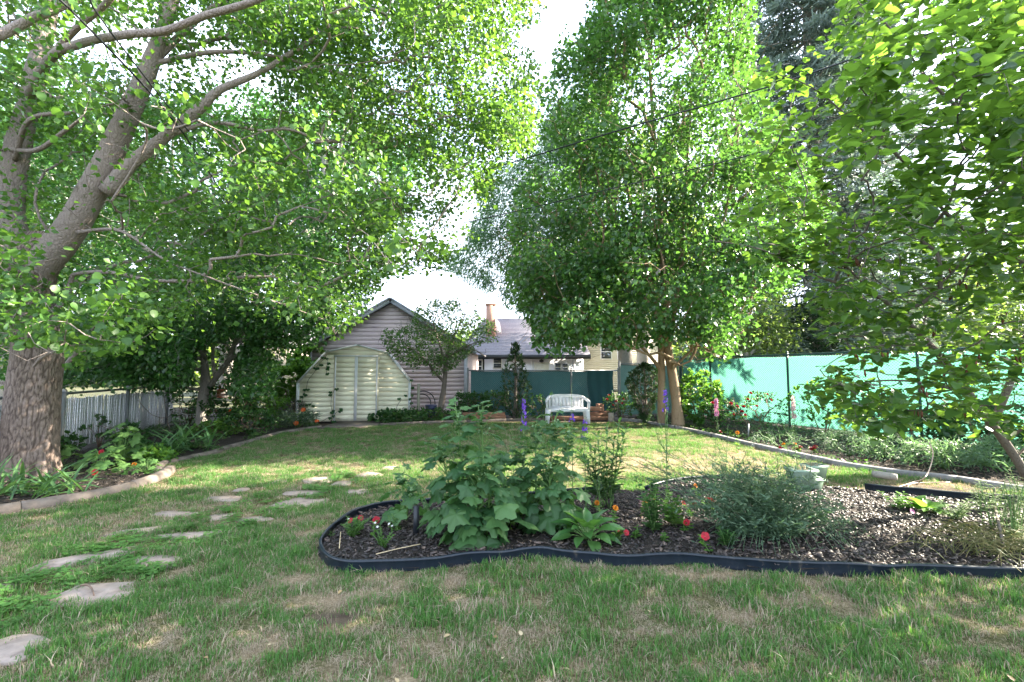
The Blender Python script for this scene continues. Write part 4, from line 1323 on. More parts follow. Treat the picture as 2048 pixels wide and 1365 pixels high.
# birdcage lantern hanging from the second tree
c = W(445, 785, 11.4)
M_RUST = plain("rusty_red_paint", (0.30, 0.07, 0.035), 0.7)
bf = thing("bird_feeder", "rusty red wire bird feeder hanging beside the forked tree", "bird feeder", c)
part(bf, "tray", MB().box((c[0], c[1], c[2] - .12), (.18, .16, .018)), M_RUST)
part(bf, "shelf", MB().box((c[0], c[1], c[2] + .06), (.2, .17, .022)), M_RUST)
for k in range(7):
    x = c[0] - .08 + .16 * k / 6
    part(bf, "bar", MB().tube([(x, c[1] - .07, c[2] - .11), (x, c[1] - .07, c[2] + .05)], .0045, 5), M_RUST)
part(bf, "hanger", MB().tube(smooth_path([(c[0] - .09, c[1], c[2] + .06), (c[0] - .07, c[1], c[2] + .17), (c[0], c[1], c[2] + .23), (c[0] + .07, c[1], c[2] + .17), (c[0] + .09, c[1], c[2] + .06)], .03), .005, 5), M_RUST)
part(bf, "hook", MB().tube([(c[0], c[1], c[2] + .23), (c[0], c[1], c[2] + .60)], .003, 4), M_RUST)
# hoops, bag and post beside the shed
c = np.array((-2.72, 14.6, 0))
hp = thing("hose_reel", "two black hoops of hose leaning on the clapboard wall by the shed", "hose", c)
for r_, dx_ in ((.42, 0.05), (.33, 0.0)):
    part(hp, "hoop", MB().tube([(c[0] + dx_ - .2 + r_ * math.cos(a), c[1] + .2 * math.sin(a), .42 + r_ * math.sin(a)) for a in np.linspace(-1.2, 2.0, 22)], .018, 7), M_DARK, True)
M_BLUE = plain("dark_blue_plastic", (0.015, 0.025, 0.075), 0.45)
solo("plastic_bin", MB().lathe((-2.55, 14.45, 0), [(0, .02), (.13, .02), (.17, .3), (.19, .42), (.17, .43), (.0, .40)], 12, 1.0, .8), M_BLUE, "dark blue plastic bin sagging beside the shed wall", "bin")
solo("wooden_post", MB().box((-2.86, 14.0, .55), (.08, .08, 1.1)), mat_noise("grey_wood", [(.3, (.20, .19, .15)), (.7, (.38, .36, .29))], 8, .9, .3, .006, stretch=(1, 1, .2)), "pale weathered wooden post standing just beside the shed corner", "post")

# ------------------------------------------------------------------ overhead wires
M_WIRE = plain("black_cable", (0.012, 0.014, 0.018), 0.5)
def wire(pts, r, label):
    solo("overhead_wire", MB().tube(smooth_path(pts, .5), r, 6), M_WIRE, label, "cable", "overhead service wires", smooth=True)
wire([W(1960, 38, 5.5), W(1800, 86, 6), W(1550, 170, 7), W(1235, 262, 8.4), W(930, 353, 10.5), W(700, 415, 12.5)], .013, "thick black cable crossing high in front of the middle tree")
wire([W(2000, 170, 5.5), W(1840, 215, 6), W(1540, 300, 7.2), W(1235, 375, 8.6), W(900, 452, 10.8), W(640, 500, 13)], .010, "thinner black cable running just below the thick one")
wire([W(60, -70, 3.4), W(120, 0, 3.6), W(215, 95, 4.2), W(365, 265, 5.8), W(485, 455, 8.5), W(560, 590, 13)], .010, "black cable sagging down past the big leaning limb")
wire([W(140, -60, 3.4), W(180, 0, 3.7), W(222, 66, 4.1), W(400, 290, 6.2), W(560, 470, 11)], .008, "slim black cable above the leaning limb beside another")
wire([W(640, 492, 26), W(735, 514, 25), W(850, 533, 24), W(960, 556, 23), W(1040, 575, 22)], .028, "dark cable over the white garage gable in the sky gap")
wire([W(700, 528, 27), W(800, 543, 26), W(905, 566, 25)], .010, "very thin wire under the dark cable in the sky gap")
wire([W(740, 548, 20), W(790, 590, 19), W(850, 640, 18), W(930, 705, 16.4)], .010, "thin wire slanting down to the garage eave")
wire([W(1560, 655, 9.6), W(1640, 660, 9.2), W(1800, 668, 8.6), W(2000, 676, 8)], .008, "pale thin wire strung above the green screened fence")
# ------------------------------------------------------------------ leaves
M_LF_BIG = leaf_mat("linden_leaf", (0.022, 0.068, 0.016), (0.045, 0.112, 0.023), (0.085, 0.165, 0.036), (0.20, 0.40, 0.045), 0.42, 0.42, 0.4)
M_LF_DARK = leaf_mat("deep_green_leaf", (0.022, 0.072, 0.020), (0.04, 0.108, 0.026), (0.075, 0.15, 0.034), (0.11, 0.31, 0.05), 0.42, 0.36, 0.6)
M_LF_MUL = leaf_mat("mulberry_leaf", (0.020, 0.065, 0.020), (0.038, 0.10, 0.024), (0.075, 0.15, 0.030), (0.15, 0.36, 0.05), 0.36, 0.32, 0.5)
M_LF_WIL = leaf_mat("willow_leaf", (0.026, 0.075, 0.032), (0.042, 0.102, 0.042), (0.065, 0.135, 0.05), (0.11, 0.27, 0.07), 0.35)
M_LF_RED = leaf_mat("redbud_leaf", (0.020, 0.060, 0.022), (0.038, 0.090, 0.020), (0.065, 0.125, 0.022), (0.23, 0.43, 0.045), 0.48, 0.35, 0.5)
M_LF_SPR = leaf_mat("spruce_needle", (0.085, 0.125, 0.105), (0.13, 0.175, 0.15), (0.19, 0.23, 0.20), (0.18, 0.26, 0.18), 0.3, 0.6)
M_LF_FAR = leaf_mat("far_leaf", (0.055, 0.10, 0.025), (0.09, 0.145, 0.035), (0.13, 0.19, 0.05), (0.30, 0.44, 0.08), 0.45)
M_LF_APP = leaf_mat("apple_leaf", (0.025, 0.065, 0.022), (0.045, 0.095, 0.030), (0.075, 0.135, 0.040), (0.15, 0.30, 0.05), 0.35)
M_LF_EVG = leaf_mat("evergreen_leaf", (0.012, 0.040, 0.016), (0.024, 0.062, 0.022), (0.045, 0.09, 0.028), (0.06, 0.15, 0.03), 0.2, 0.6)

def px_tips(poly, y0, y1, n, rng=R, surf=None):
    """points of a crown volume seen inside an outline, between two depths"""
    p = np.asarray(poly, float)
    lo, hi = p.min(0), p.max(0)
    out = []
    tot = 0
    while tot < n:
        u, v = rng.uniform(lo[0], hi[0], 4 * n), rng.uniform(lo[1], hi[1], 4 * n)
        k = in_poly(u, v, poly)
        u, v = u[k], v[k]
        Y = rng.uniform(y0, y1, len(u))
        x, y = (u - 1024) / FPX, (682.5 - v) / FPX
        dy, dz = CP - y * SP, SP + y * CP
        out.append(np.stack([x / dy * Y, Y, CAM_H + dz / dy * Y], 1))
        tot += len(u)
    return np.concatenate(out)[:n]

def clumps(poly, y0, y1, n, per, r, rng=R, keep=None):
    """boughs: twig tips gathered in flattened clumps through a crown volume"""
    C = px_tips(poly, y0, y1, n, rng)
    if keep is not None:
        C = C[keep(C)]
    k = rng.poisson(per, len(C))
    rr0 = np.repeat(rng.uniform(.6, 1.3, len(C)) * r, k)[:, None]
    C = np.repeat(C, k, 0)
    return C + rng.standard_normal(C.shape) * rr0 * np.array((1, 1, .55)) - np.array((0, 0, .15)) * rr0

def keeper(poly, ylo=-9, yhi=99, zlo=0.1, outside=True):
    def f(P):
        u, v, d = proj(P)
        jx = 70 * (vnoise(P[:, 0] * 1.5 + 31, P[:, 2] * 1.5 + 7) - .5)
        jy = 70 * (vnoise(P[:, 0] * 1.5 + 3, P[:, 2] * 1.5 + 57) - .5)
        infr = (u > -10) & (u < 2058) & (v > -10) & (v < 1375) & (d > 0)
        ok = in_poly(u + jx, v + jy, poly)
        if outside:
            ok |= ~infr
        return ok & (P[:, 1] > ylo) & (P[:, 1] < yhi) & (P[:, 2] > zlo)
    return f

# ------------------------------------------------------------------ the big tree at the lawn's edge
POLY_BIG = [(-700, -900), (1250, -900), (1040, -60), (1085, 25), (1000, 75), (1090, 150), (1072, 290), (1020, 320), (985, 345), (965, 420), (935, 470), (942, 510), (870, 548), (805, 557), (740, 585), (705, 635), (655, 680), (610, 690), (580, 650), (500, 600), (430, 640), (330, 700), (250, 690), (180, 720), (110, 730), (60, 740), (0, 710), (-500, 760)]
bigbase = G(52, 948)
big_limbs = [
    (np.array([bigbase + (0, 0, -.05), bigbase + (0.0, 0.02, .12), bigbase + (0.0, 0.03, .5), bigbase + (-.01, .04, 1.2), bigbase + (-.01, .05, 1.9), W(58, 590, 6.62), W(75, 520, 6.6), W(100, 470, 6.58)]), [.53, .47, .44, .42, .405, .40, .38, .30]),
    (np.array([W(70, 545, 6.6), W(140, 460, 6.5), W(200, 352, 6.4), W(252, 240, 6.3), W(300, 130, 6.2), W(345, 0, 6.1), W(385, -150, 6.0)]), [.33, .27, .235, .19, .155, .12, .08]),
    (np.array([W(55, 545, 6.65), W(18, 430, 6.7), W(35, 300, 6.7), W(62, 190, 6.75), W(88, 80, 6.8), W(105, -60, 6.9), W(120, -220, 7)]), [.33, .26, .22, .19, .17, .14, .09]),
    (np.array([W(215, 385, 6.4), W(258, 332, 6.35), W(332, 272, 6.3), W(402, 215, 6.3), W(440, 180, 6.3), W(520, 145, 6.4), W(600, 95, 6.6), W(700, 30, 6.8)]), [.16, .13, .115, .095, .075, .06, .05, .03]),
    (np.array([W(-90, 100, 4.4), W(-10, 75, 4.5), W(70, 35, 4.6), W(150, 0, 4.7), W(240, -60, 4.8)]), [.07, .065, .06, .055, .045]),
    (np.array([W(60, 190, 6.6), W(100, 118, 5.6), W(160, 88, 5.0), W(250, 70, 4.7), W(330, 62, 4.6), W(410, 32, 4.5), W(510, 2, 4.4), W(640, -60, 4.3)]), [.10, .075, .062, .060, .056, .052, .045, .03]),
    (np.array([W(100, 118, 5.6), W(150, 60, 5.2), W(215, 5, 4.9), W(260, -60, 4.7)]), [.06, .052, .046, .04]),
    (np.array([W(300, 130, 6.2), W(420, 105, 6.3), W(545, 112, 6.5), W(650, 140, 6.8), W(770, 172, 7.2), W(860, 220, 7.6)]), [.06, .045, .036, .030, .022, .012]),
    (np.array([W(332, 272, 6.3), W(430, 246, 6.4), W(520, 262, 6.6), W(590, 262, 6.8), W(700, 320, 7.2), W(800, 420, 7.8)]), [.055, .04, .034, .03, .02, .01]),
    (np.array([W(150, 465, 6.45), W(240, 462, 6.2), W(330, 520, 6.1), W(430, 560, 6.2), W(540, 600, 6.4), W(650, 640, 6.8)]), [.04, .028, .02, .016, .011, .006]),
    (np.array([W(30, 320, 6.6), W(60, 240, 6.2), W(150, 225, 6.0), W(240, 205, 5.9)]), [.05, .04, .03, .02]),
    (np.array([W(20, 300, 6.6), W(75, 300, 6.3), W(130, 262, 6.1), W(170, 232, 6)]), [.055, .045, .035, .02]),
    (np.array([W(300, 130, 6.2), W(420, 20, 6.4), W(560, -60, 6.8), W(760, -80, 7.4), W(930, -20, 8)]), [.07, .055, .045, .03, .012]),
    (np.array([W(60, 600, 6.5), W(40, 640, 6.0), W(30, 620, 5.4), W(60, 600, 4.9)]), [.06, .04, .03, .015]),
]
kb = keeper(POLY_BIG, 2.2, 11.5, 1.5)
t1 = clumps(POLY_BIG, 5.2, 9.4, 560, 9, .36, R)
t1 = t1[kb(t1)]
u_, v_, d_ = proj(t1)
t1 = t1[(v_ > -350) & (u_ > -350)]
t2 = px_tips([(-250, 430), (120, 470), (330, 600), (340, 690), (180, 720), (60, 735), (-250, 740)], 4.3, 6.0, 120, R)
t3 = px_tips([(380, -80), (1000, -80), (1080, 20), (1085, 150), (1060, 290), (900, 340), (700, 250), (520, 120)], 6.5, 9.5, 900, R)
t4 = px_tips([(150, 60), (420, 60), (430, 240), (300, 330), (180, 300), (0, 200)], 4.2, 5.2, 16, R)
tips_big = np.concatenate([t1, t2, t3, t4])
LIMB1 = [(60, 560), (150, 350), (235, 200), (290, 90), (350, 90), (305, 220), (345, 250), (440, 165), (460, 200), (350, 300), (250, 390), (190, 520), (110, 600)]
LIMB_UP = [(-20, 100), (110, 85), (250, 50), (500, -20), (530, 20), (420, 60), (280, 100), (150, 120), (0, 120)]
TRUNK_W = [(-40, 690), (125, 690), (140, 960), (-40, 960)]
def keep_big(P):
    ok = kb(P)
    u, v, d = proj(P)
    r = R.random(len(P))
    ok &= ~(in_poly(u, v, LIMB1) & (P[:, 1] < 6.45) & (r < 0.86))
    ok &= ~(in_poly(u, v, LIMB_UP) & (P[:, 1] < 4.75) & (r < 0.85))
    ok &= ~((d < 4.2) & (u > -50) & (u < 2100) & (v > -50))
    ok &= ~in_poly(u, v, TRUNK_W)
    return ok
big_limbs = [(p_, list(np.array(r_) * 0.70)) for p_, r_ in big_limbs]
M_TRUNK, nt, bs = new_mat("furrowed_trunk_bark")
at_ = nt.nodes.new("ShaderNodeAttribute"); at_.attribute_name = "groove"
n1 = noise(nt, 34, 5, stretch=(1, 1, .5)); n2 = noise(nt, 2.2, 4)
r1 = ramp(nt, [(0.3, (0.145, 0.112, 0.098)), (0.7, (0.31, 0.25, 0.222))])
m1 = nt.nodes.new("ShaderNodeMixRGB"); m1.inputs[1].default_value = (0.075, 0.057, 0.050, 1)
nt.links.new(n1.outputs["Fac"], r1.inputs["Fac"]); nt.links.new(at_.outputs["Fac"], m1.inputs[0]); nt.links.new(r1.outputs["Color"], m1.inputs[2])
m2 = nt.nodes.new("ShaderNodeMixRGB"); m2.blend_type = "MULTIPLY"; m2.inputs[0].default_value = .6
r2_ = ramp(nt, [(0.3, (.7, .68, .66)), (0.7, (1.1, 1.05, 1.0))])
nt.links.new(n2.outputs["Fac"], r2_.inputs["Fac"]); nt.links.new(m1.outputs["Color"], m2.inputs[1]); nt.links.new(r2_.outputs["Color"], m2.inputs[2])
nt.links.new(m2.outputs["Color"], bs.inputs["Base Color"]); bs.inputs["Roughness"].default_value = .9; bs.inputs["Specular IOR Level"].default_value = .15
bump(nt, bs, n1.outputs["Fac"], .6, .008)
def big_trunk(t):
    """plated, furrowed bark as relief on the trunk, with root flares at the foot"""
    pts, rad_ = big_limbs[0]
    P = smooth_path(np.column_stack([pts, rad_]), 0.022)
    na_ = 200
    th = np.linspace(0, 2 * math.pi, na_, endpoint=False)
    s_ = np.concatenate([[0], np.cumsum(np.linalg.norm(np.diff(P[:, :3], axis=0), axis=1))])
    T, S_ = np.meshgrid(th, s_)
    nu = 42
    U = T / (2 * math.pi) * nu + 1.1 * (fbm(np.cos(T) * 2 + 9, S_ * 1.4 + np.sin(T) * 2, 3) - .5) * 3
    Vv = S_ / 0.20 + 1.6 * (fbm(np.cos(T) * 3 + 2, S_ * 3 + np.sin(T) * 3, 3) - .5)
    iu, iv = np.floor(U).astype(int), np.floor(Vv).astype(int)
    f1 = np.full(U.shape, 9.0); f2 = np.full(U.shape, 9.0)
    for du in (-1, 0, 1):
        for dv in (-1, 0, 1):
            cu, cv = iu + du, iv + dv
            h1, h2 = _LAT[cu % nu, cv % 256], _LAT[(cu % nu + 101) % 256, (cv + 37) % 256]
            d_ = np.hypot(U - cu - h1, (Vv - cv - h2))
            f2 = np.where(d_ < f1, f1, np.minimum(f2, d_)); f1 = np.minimum(f1, d_)
    g = np.clip((f2 - f1) / .24, 0, 1)
    rr0 = P[:, 3][:, None] * (1 + .035 * np.cos(3 * T + 1) + .03 * np.cos(5 * T + .4 + S_)) * (1 + .16 * np.exp(-S_ / .2) * (0.35 + .65 * np.cos(2.5 * T + .7) ** 2))
    rr0 = rr0 + .013 * (g - 1) + .006 * (fbm(T * 20, S_ * 40, 2) - .5)
    V = np.stack([P[:, 0][:, None] + rr0 * np.cos(T), P[:, 1][:, None] + rr0 * np.sin(T), np.repeat(P[:, 2][:, None], na_, 1)], -1)
    k = len(P); i0 = np.arange(na_); i1 = (i0 + 1) % na_
    F = np.concatenate([np.stack([j * na_ + i0, j * na_ + i1, (j + 1) * na_ + i1, (j + 1) * na_ + i0], 1) for j in range(k - 1)])
    o = part(t, "trunk", MB().add(V.reshape(-1, 3), F), M_TRUNK, True)
    a_ = o.data.attributes.new("groove", "FLOAT", "POINT")
    a_.data.foreach_set("value", g.ravel().astype(np.float32))
lm_big = tmesh("leaf", T_ROUND, M_LF_BIG)
tree("linden_tree", "huge old tree with furrowed trunk leaning limbs and overhanging round leaves", bigbase, big_limbs, tips_big, M_BARK_BIG, M_LF_BIG, T_WIDE, 0.075, 24, 0.15,
     near=300, near_mesh=lm_big, seg=0.2, droop=0.45, tilt=0.75, maxcnt=2, sides=14, keep=keep_big, r0=0.0032, trunk_mb=big_trunk)

# ------------------------------------------------------------------ second tree with a forked smooth trunk
POLY_2 = [(-120, 250), (500, 180), (830, 300), (850, 530), (770, 555), (715, 600), (685, 640), (640, 672), (585, 695), (555, 730), (540, 790), (500, 800), (450, 778), (420, 745), (360, 778), (250, 770), (110, 768), (-120, 770)]
b2 = G(405, 857)
limbs2 = [(np.array([b2 + (0, 0, -.05), W(407, 800, 12), W(411, 765, 12), W(408, 720, 12), W(398, 650, 12), W(370, 560, 12), W(330, 430, 12)]), [.19, .155, .14, .10, .085, .06, .03]),
          (np.array([W(412, 790, 12), W(432, 755, 11.9), W(455, 725, 11.8), W(480, 660, 11.6), W(520, 570, 11.5), W(560, 440, 11.5)]), [.11, .095, .085, .07, .05, .02]),
          (np.array([W(455, 725, 11.8), W(520, 680, 11.5), W(600, 620, 11.2), W(680, 560, 11.2)]), [.06, .045, .03, .012]),
          (np.array([W(408, 720, 12), W(330, 700, 11.8), W(230, 690, 11.5), W(140, 690, 11.2)]), [.06, .045, .03, .012]),
          (np.array([W(430, 758, 11.9), W(426, 700, 11.9), W(445, 600, 11.9), W(450, 480, 12)]), [.06, .05, .035, .015])]
limbs2 = [(p_, list(np.array(r_) * .8)) for p_, r_ in limbs2]
k2_ = keeper(POLY_2, 8, 16, .6)
FORK = [(388, 700), (500, 660), (470, 730), (445, 770), (438, 870), (388, 870)]
def k2(P):
    u, v, d = proj(P)
    return k2_(P) & ~(in_poly(u, v, FORK) & (P[:, 1] < 12.2))
tips2 = np.concatenate([clumps(POLY_2, 9.8, 13.8, 210, 11, .42, R), px_tips([(90, 640), (560, 600), (685, 640), (590, 695), (540, 800), (420, 745), (250, 770), (100, 768)], 10, 12.6, 800, R)])
tree("hornbeam_tree", "dense dark green tree with a smooth forked trunk in the shrub border", b2, limbs2, tips2, M_BARK_MID, M_LF_DARK, T_DIAM, 0.115, 23, 0.20,
     seg=0.25, keep=k2, droop=0.3, tilt=0.7, centre=W(400, 500, 12))

# ------------------------------------------------------------------ mulberry by the kerb
POLY_M = [(1150, -500), (1600, -500), (1510, -10), (1515, 120), (1560, 240), (1640, 330), (1650, 440), (1600, 540), (1510, 640), (1455, 690), (1440, 722), (1370, 690), (1325, 700), (1240, 708), (1165, 690), (1125, 715), (1085, 665), (1040, 612), (1005, 580), (1005, 520), (1015, 420), (1040, 330), (1075, 250), (1110, 140), (1135, 60), (1185, 10)]
b3 = G(1342, 853)
sc3 = .74
limbs3 = [(np.array([G(1357, 855) + (0, 0, -.05), W(1352, 800, 12.25), W(1344, 745, 12.25), W(1335, 690, 12.25), W(1330, 600, 12.2), W(1318, 400, 12.2), W(1300, 150, 12.3), W(1290, -80, 12.4)]), [.24, .18, .165, .14, .11, .085, .055, .02]),
          (np.array([G(1324, 851) + (0, 0, -.05), W(1323, 800, 12.3), W(1323, 745, 12.3), W(1318, 650, 12.3), W(1290, 520, 12.3), W(1250, 360, 12.5), W(1205, 150, 12.6)]), [.18, .145, .13, .095, .08, .06, .02]),
          (np.array([W(1327, 750, 12.3), W(1308, 722, 12.2), W(1268, 680, 11.9), W(1225, 645, 11.6), W(1150, 635, 11.3), W(1070, 640, 11.2)]), [.085, .065, .05, .04, .026, .012]),
          (np.array([W(1336, 700, 12.25), W(1350, 620, 12.1), W(1362, 500, 12), W(1372, 350, 12), W(1388, 150, 12)]), [.10, .085, .07, .05, .02]),
          (np.array([W(1350, 620, 12.1), W(1400, 540, 11.8), W(1450, 430, 11.6), W(1475, 280, 11.6), W(1490, 100, 11.8)]), [.07, .06, .05, .035, .015]),
          (np.array([W(1318, 690, 12.3), W(1316, 640, 11.9), W(1262, 560, 11.2), W(1180, 480, 10.8), W(1090, 430, 10.7)]), [.07, .055, .045, .03, .012]),
          (np.array([W(1338, 745, 12.25), W(1385, 700, 12), W(1440, 660, 11.8), W(1500, 600, 11.7)]), [.06, .04, .03, .012])]
limbs3 = [(p_, list(np.array(r_) * sc3)) for p_, r_ in limbs3]
k3 = keeper(POLY_M, 8.5, 15.8, 1.0)
lo_m = [(1010, 480), (1540, 480), (1500, 640), (1450, 700), (1370, 680), (1240, 700), (1130, 708), (1040, 612)]
tips3 = np.concatenate([clumps(POLY_M, 9.6, 14.8, 340, 11, .40, R), clumps(POLY_M, 9.2, 11.4, 95, 12, .36, R), clumps(lo_m, 10, 13.8, 44, 11, .34, R)])
u_, v_, d_ = proj(tips3)
tips3 = tips3[v_ > -260]
tree("mulberry_tree", "tall broad tree with glossy leaves and two tan trunks by the kerb", b3, limbs3, tips3, M_BARK_TAN, M_LF_MUL, T_WIDE, 0.112, 18, 0.19,
     seg=0.26, keep=k3, droop=0.55, tilt=0.8, centre=W(1330, 350, 12.3), sides=12, r0=0.004)

# ------------------------------------------------------------------ willow behind, drooping
POLY_W = [(1230, 150), (1140, 190), (1090, 235), (1062, 300), (975, 340), (945, 385), (945, 430), (930, 480), (890, 520), (900, 552), (950, 560), (985, 592), (1030, 625), (1075, 650), (1200, 690), (1250, 500)]
b4 = np.array((5.2, 21.0, 0))
limbs4 = [(np.array([b4 + (0, 0, -.1), b4 + (0, 0, 3), b4 + (-.3, 0, 7), b4 + (-.4, 0, 11)]), [.35, .3, .2, .05]),
          (np.array([b4 + (0, 0, 3), b4 + (-1.9, -.5, 6), b4 + (-4.2, -.8, 8.2)]), [.16, .10, .03]), (np.array([b4 + (0, 0, 3.2), b4 + (1.5, -.5, 6), b4 + (2.2, -.8, 9)]), [.16, .10, .03])]
tips4 = px_tips(POLY_W, 18.5, 23, 1300, R)
tree("willow_tree", "fine-leaved drooping tree behind the glossy one at the sky gap", b4, limbs4, tips4, M_BARK_MID, M_LF_WIL, T_NARROW, 0.24, 40, 0.30,
     seg=0.4, keep=keeper(POLY_W, 16, 26), droop=1.1, tilt=0.9, centre=b4 + (0, 0, 8), sides=8)

# ------------------------------------------------------------------ small apple tree before the garage
POLY_A = [(745, 665), (800, 640), (835, 612), (860, 600), (900, 585), (930, 610), (955, 600), (985, 650), (990, 690), (975, 712), (940, 715), (905, 740), (870, 765), (855, 745), (800, 720), (770, 700), (740, 690)]
b5 = G(880, 831)
b5[1] = 14.2; b5[0] = (878 - 1024) / FPX * 14.2
limbs5 = [(np.array([b5 + (0, 0, -.05), W(886, 790, 14.2), W(890, 755, 14.2), W(893, 715, 14.2), W(905, 680, 14.2), W(930, 630, 14.2)]), [.12, .085, .07, .05, .035, .012]),
          (np.array([W(889, 765, 14.2), W(870, 745, 14.1), W(845, 715, 13.9), W(800, 680, 13.8)]), [.05, .035, .025, .01]),
          (np.array([W(891, 735, 14.2), W(880, 690, 14.2), W(865, 640, 14.2)]), [.045, .03, .012]), (np.array([W(895, 715, 14.2), W(930, 695, 14.1), W(965, 680, 14.1)]), [.035, .025, .01])]
tips5 = px_tips(POLY_A, 13.3, 15.0, 520, R)
tree("apple_tree", "small slender fruit tree with a dark leaning trunk before the garage", b5, limbs5, tips5, M_BARK_RED, M_LF_APP, T_DIAM, 0.085, 12, 0.12, seg=0.18, keep=keeper(POLY_A, 12, 16), sides=8, centre=W(890, 690, 14.2))

# ------------------------------------------------------------------ blue spruce beyond the screen
b6 = np.array((14.7, 21.5, 0))
trunk6 = (np.array([b6 + (0, 0, -.1), b6 + (0, 0, 8), b6 + (0, 0, 34)]), [.45, .33, .03])
limbs6 = [trunk6]
P6, D6, N6, S6 = [], [], [], []
rs6 = np.random.default_rng(66)
for z in np.arange(2.8, 31, 0.5):
    rr0 = 6.6 * (1 - z / 36) + .4
    for k in range(8):
        a = rs6.uniform(0, 6.283)
        d = np.array((math.cos(a), math.sin(a), 0))
        if d[1] > 0.75: continue
        L0 = rr0 * rs6.uniform(.8, 1.1)
        st_ = b6 + (0, 0, z)
        path = bez(st_, st_ + d * L0 * .5 + (0, 0, -.05 * L0), st_ + d * L0 + (0, 0, -.34 * L0), 9)
        if k < 5:
            limbs6.append((path[[0, 4, 8]], [.055, .035, .012]))
        for i in range(1, 9):
            for q in range(2):
                sd = np.cross(d, (0, 0, 1)) * rs6.choice((-1, 1))
                tl = 1.3 * (1.05 - i / 10) * rs6.uniform(.6, 1.1)
                for f in np.linspace(0.1, 1, 7):
                    c = path[i] + sd * tl * f + d * tl * f * .5 + (0, 0, -.35 * tl * f)
                    for w in range(2):
                        P6.append(c + rs6.normal(0, .06, 3))
                        D6.append(sd * .7 + d * .6 + rs6.normal(0, .65, 3) + (0, 0, -.1))
                        N6.append(rs6.normal(0, 1, 3)); S6.append(rs6.uniform(.22, .40))
t6 = thing("spruce_tree", "blue-grey spruce with drooping needle boughs beyond the green screen", "tree", b6)
part(t6, "trunk", limb_mb(limbs6[:1], 12), M_BARK_MID, True)
bm6 = MB()
for p, r in limbs6[1:]:
    bm6.tube(p, r, 5)
part(t6, "branches", bm6, M_BARK_MID, kind="stuff")
P6 = np.array(P6); uu, vv, dd = proj(P6)
kk = (vv > -250)
T_NEED = (np.array([(-.13, 0, 0), (.13, 0, 0), (.06, 1, 0), (-.06, 1, 0)], float), [(0, 1, 2, 3)])
part(t6, "foliage", MB().scatter(T_NEED, P6[kk], np.array(D6)[kk], np.array(N6)[kk], np.array(S6)[kk]), M_LF_SPR, kind="stuff")

# ------------------------------------------------------------------ redbud overhanging the bed
POLY_R = [(1500, 105), (1560, 130), (1650, 60), (1700, -60), (1690, -300), (2600, -300), (2600, 900), (2048, 900), (2010, 880), (1900, 870), (1850, 850), (1760, 880), (1700, 900), (1690, 860), (1600, 830), (1590, 790), (1630, 740), (1690, 700), (1600, 660), (1540, 570), (1450, 480), (1405, 470), (1480, 430), (1480, 340), (1500, 300), (1470, 250), (1480, 160)]
b7 = G(2078, 1005)
limbs7 = [(np.array([b7 + (0, 0, -.05), W(2048, 945, 4.95), W(2010, 885, 4.85), W(1965, 825, 4.75), W(1925, 770, 4.6), W(1862, 692, 4.4), W(1800, 632, 4.2), W(1749, 590, 4.05), W(1624, 550, 3.8), W(1524, 500, 3.7), W(1414, 480, 3.6)]), [.10, .078, .072, .066, .058, .046, .034, .026, .016, .010, .004]),
          (np.array([W(1985, 850, 4.8), W(2030, 740, 4.7), W(2060, 640, 4.6), W(2048, 530, 4.4), W(1960, 480, 4.2), W(1896, 430, 4.0), W(1804, 320, 3.75), W(1724, 260, 3.6), W(1624, 175, 3.5), W(1504, 135, 3.4)]), [.06, .055, .05, .042, .034, .028, .02, .014, .009, .004]),
          (np.array([W(2060, 640, 4.6), W(2068, 480, 4.3), W(2048, 390, 4.1), W(1999, 300, 3.9), W(1914, 215, 3.7), W(1849, 150, 3.6), W(1774, 50, 3.5), W(1694, -10, 3.4), W(1600, -90, 3.3)]), [.05, .04, .036, .03, .024, .018, .012, .008, .004]),
          (np.array([W(1914, 215, 3.7), W(1905, 110, 3.6), W(1898, 0, 3.55), W(1890, -120, 3.5)]), [.018, .014, .01, .005]),
          (np.array([W(1749, 590, 4.05), W(1680, 520, 3.9), W(1614, 445, 3.8), W(1529, 325, 3.7)]), [.02, .014, .009, .004]),
          (np.array([W(1935, 785, 4.65), W(1840, 765, 4.4), W(1760, 762, 4.2), W(1690, 775, 4.1), W(1640, 800, 4.0)]), [.03, .02, .014, .009, .004]),
          (np.array([W(1862, 692, 4.4), W(1780, 690, 4.2), W(1700, 705, 4.0), W(1640, 740, 3.9)]), [.022, .015, .01, .004]),
          (np.array([W(1960, 480, 4.2), W(1890, 560, 4.1), W(1840, 580, 4.0), W(1700, 600, 3.8)]), [.024, .018, .012, .004]),
          (np.array([W(2048, 530, 4.4), W(2120, 420, 4.0), W(2200, 300, 3.6), W(2260, 120, 3.2)]), [.04, .03, .02, .01]),
          (np.array([W(2010, 885, 4.85), W(2080, 830, 4.5), W(2150, 780, 4.2)]), [.03, .02, .01])]
tips7 = np.concatenate([px_tips(POLY_R, 3.1, 4.7, 760, R), px_tips([(1700, 0), (2150, 0), (2150, 480), (1900, 500), (1700, 400)], 2.5, 3.6, 150, R), px_tips([(1480, 450), (1600, 380), (2060, 380), (2060, 860), (1850, 840), (1740, 860), (1620, 800), (1680, 690)], 3.3, 4.8, 150, R)])
u_, v_, d_ = proj(tips7)
tips7 = tips7[(u_ < 2400) & (v_ > -220)]
def keep_r(P):
    u, v, d = proj(P)
    ok = in_poly(u, v, POLY_R) | (u > 2060) | (v < -12)
    return ok & (d > 2.3) & (P[:, 2] > .6)
limbs7 = [(p_, list(np.array(r_) * 0.56)) for p_, r_ in limbs7]
lm_r = tmesh("leaf", T_HEART, M_LF_RED)
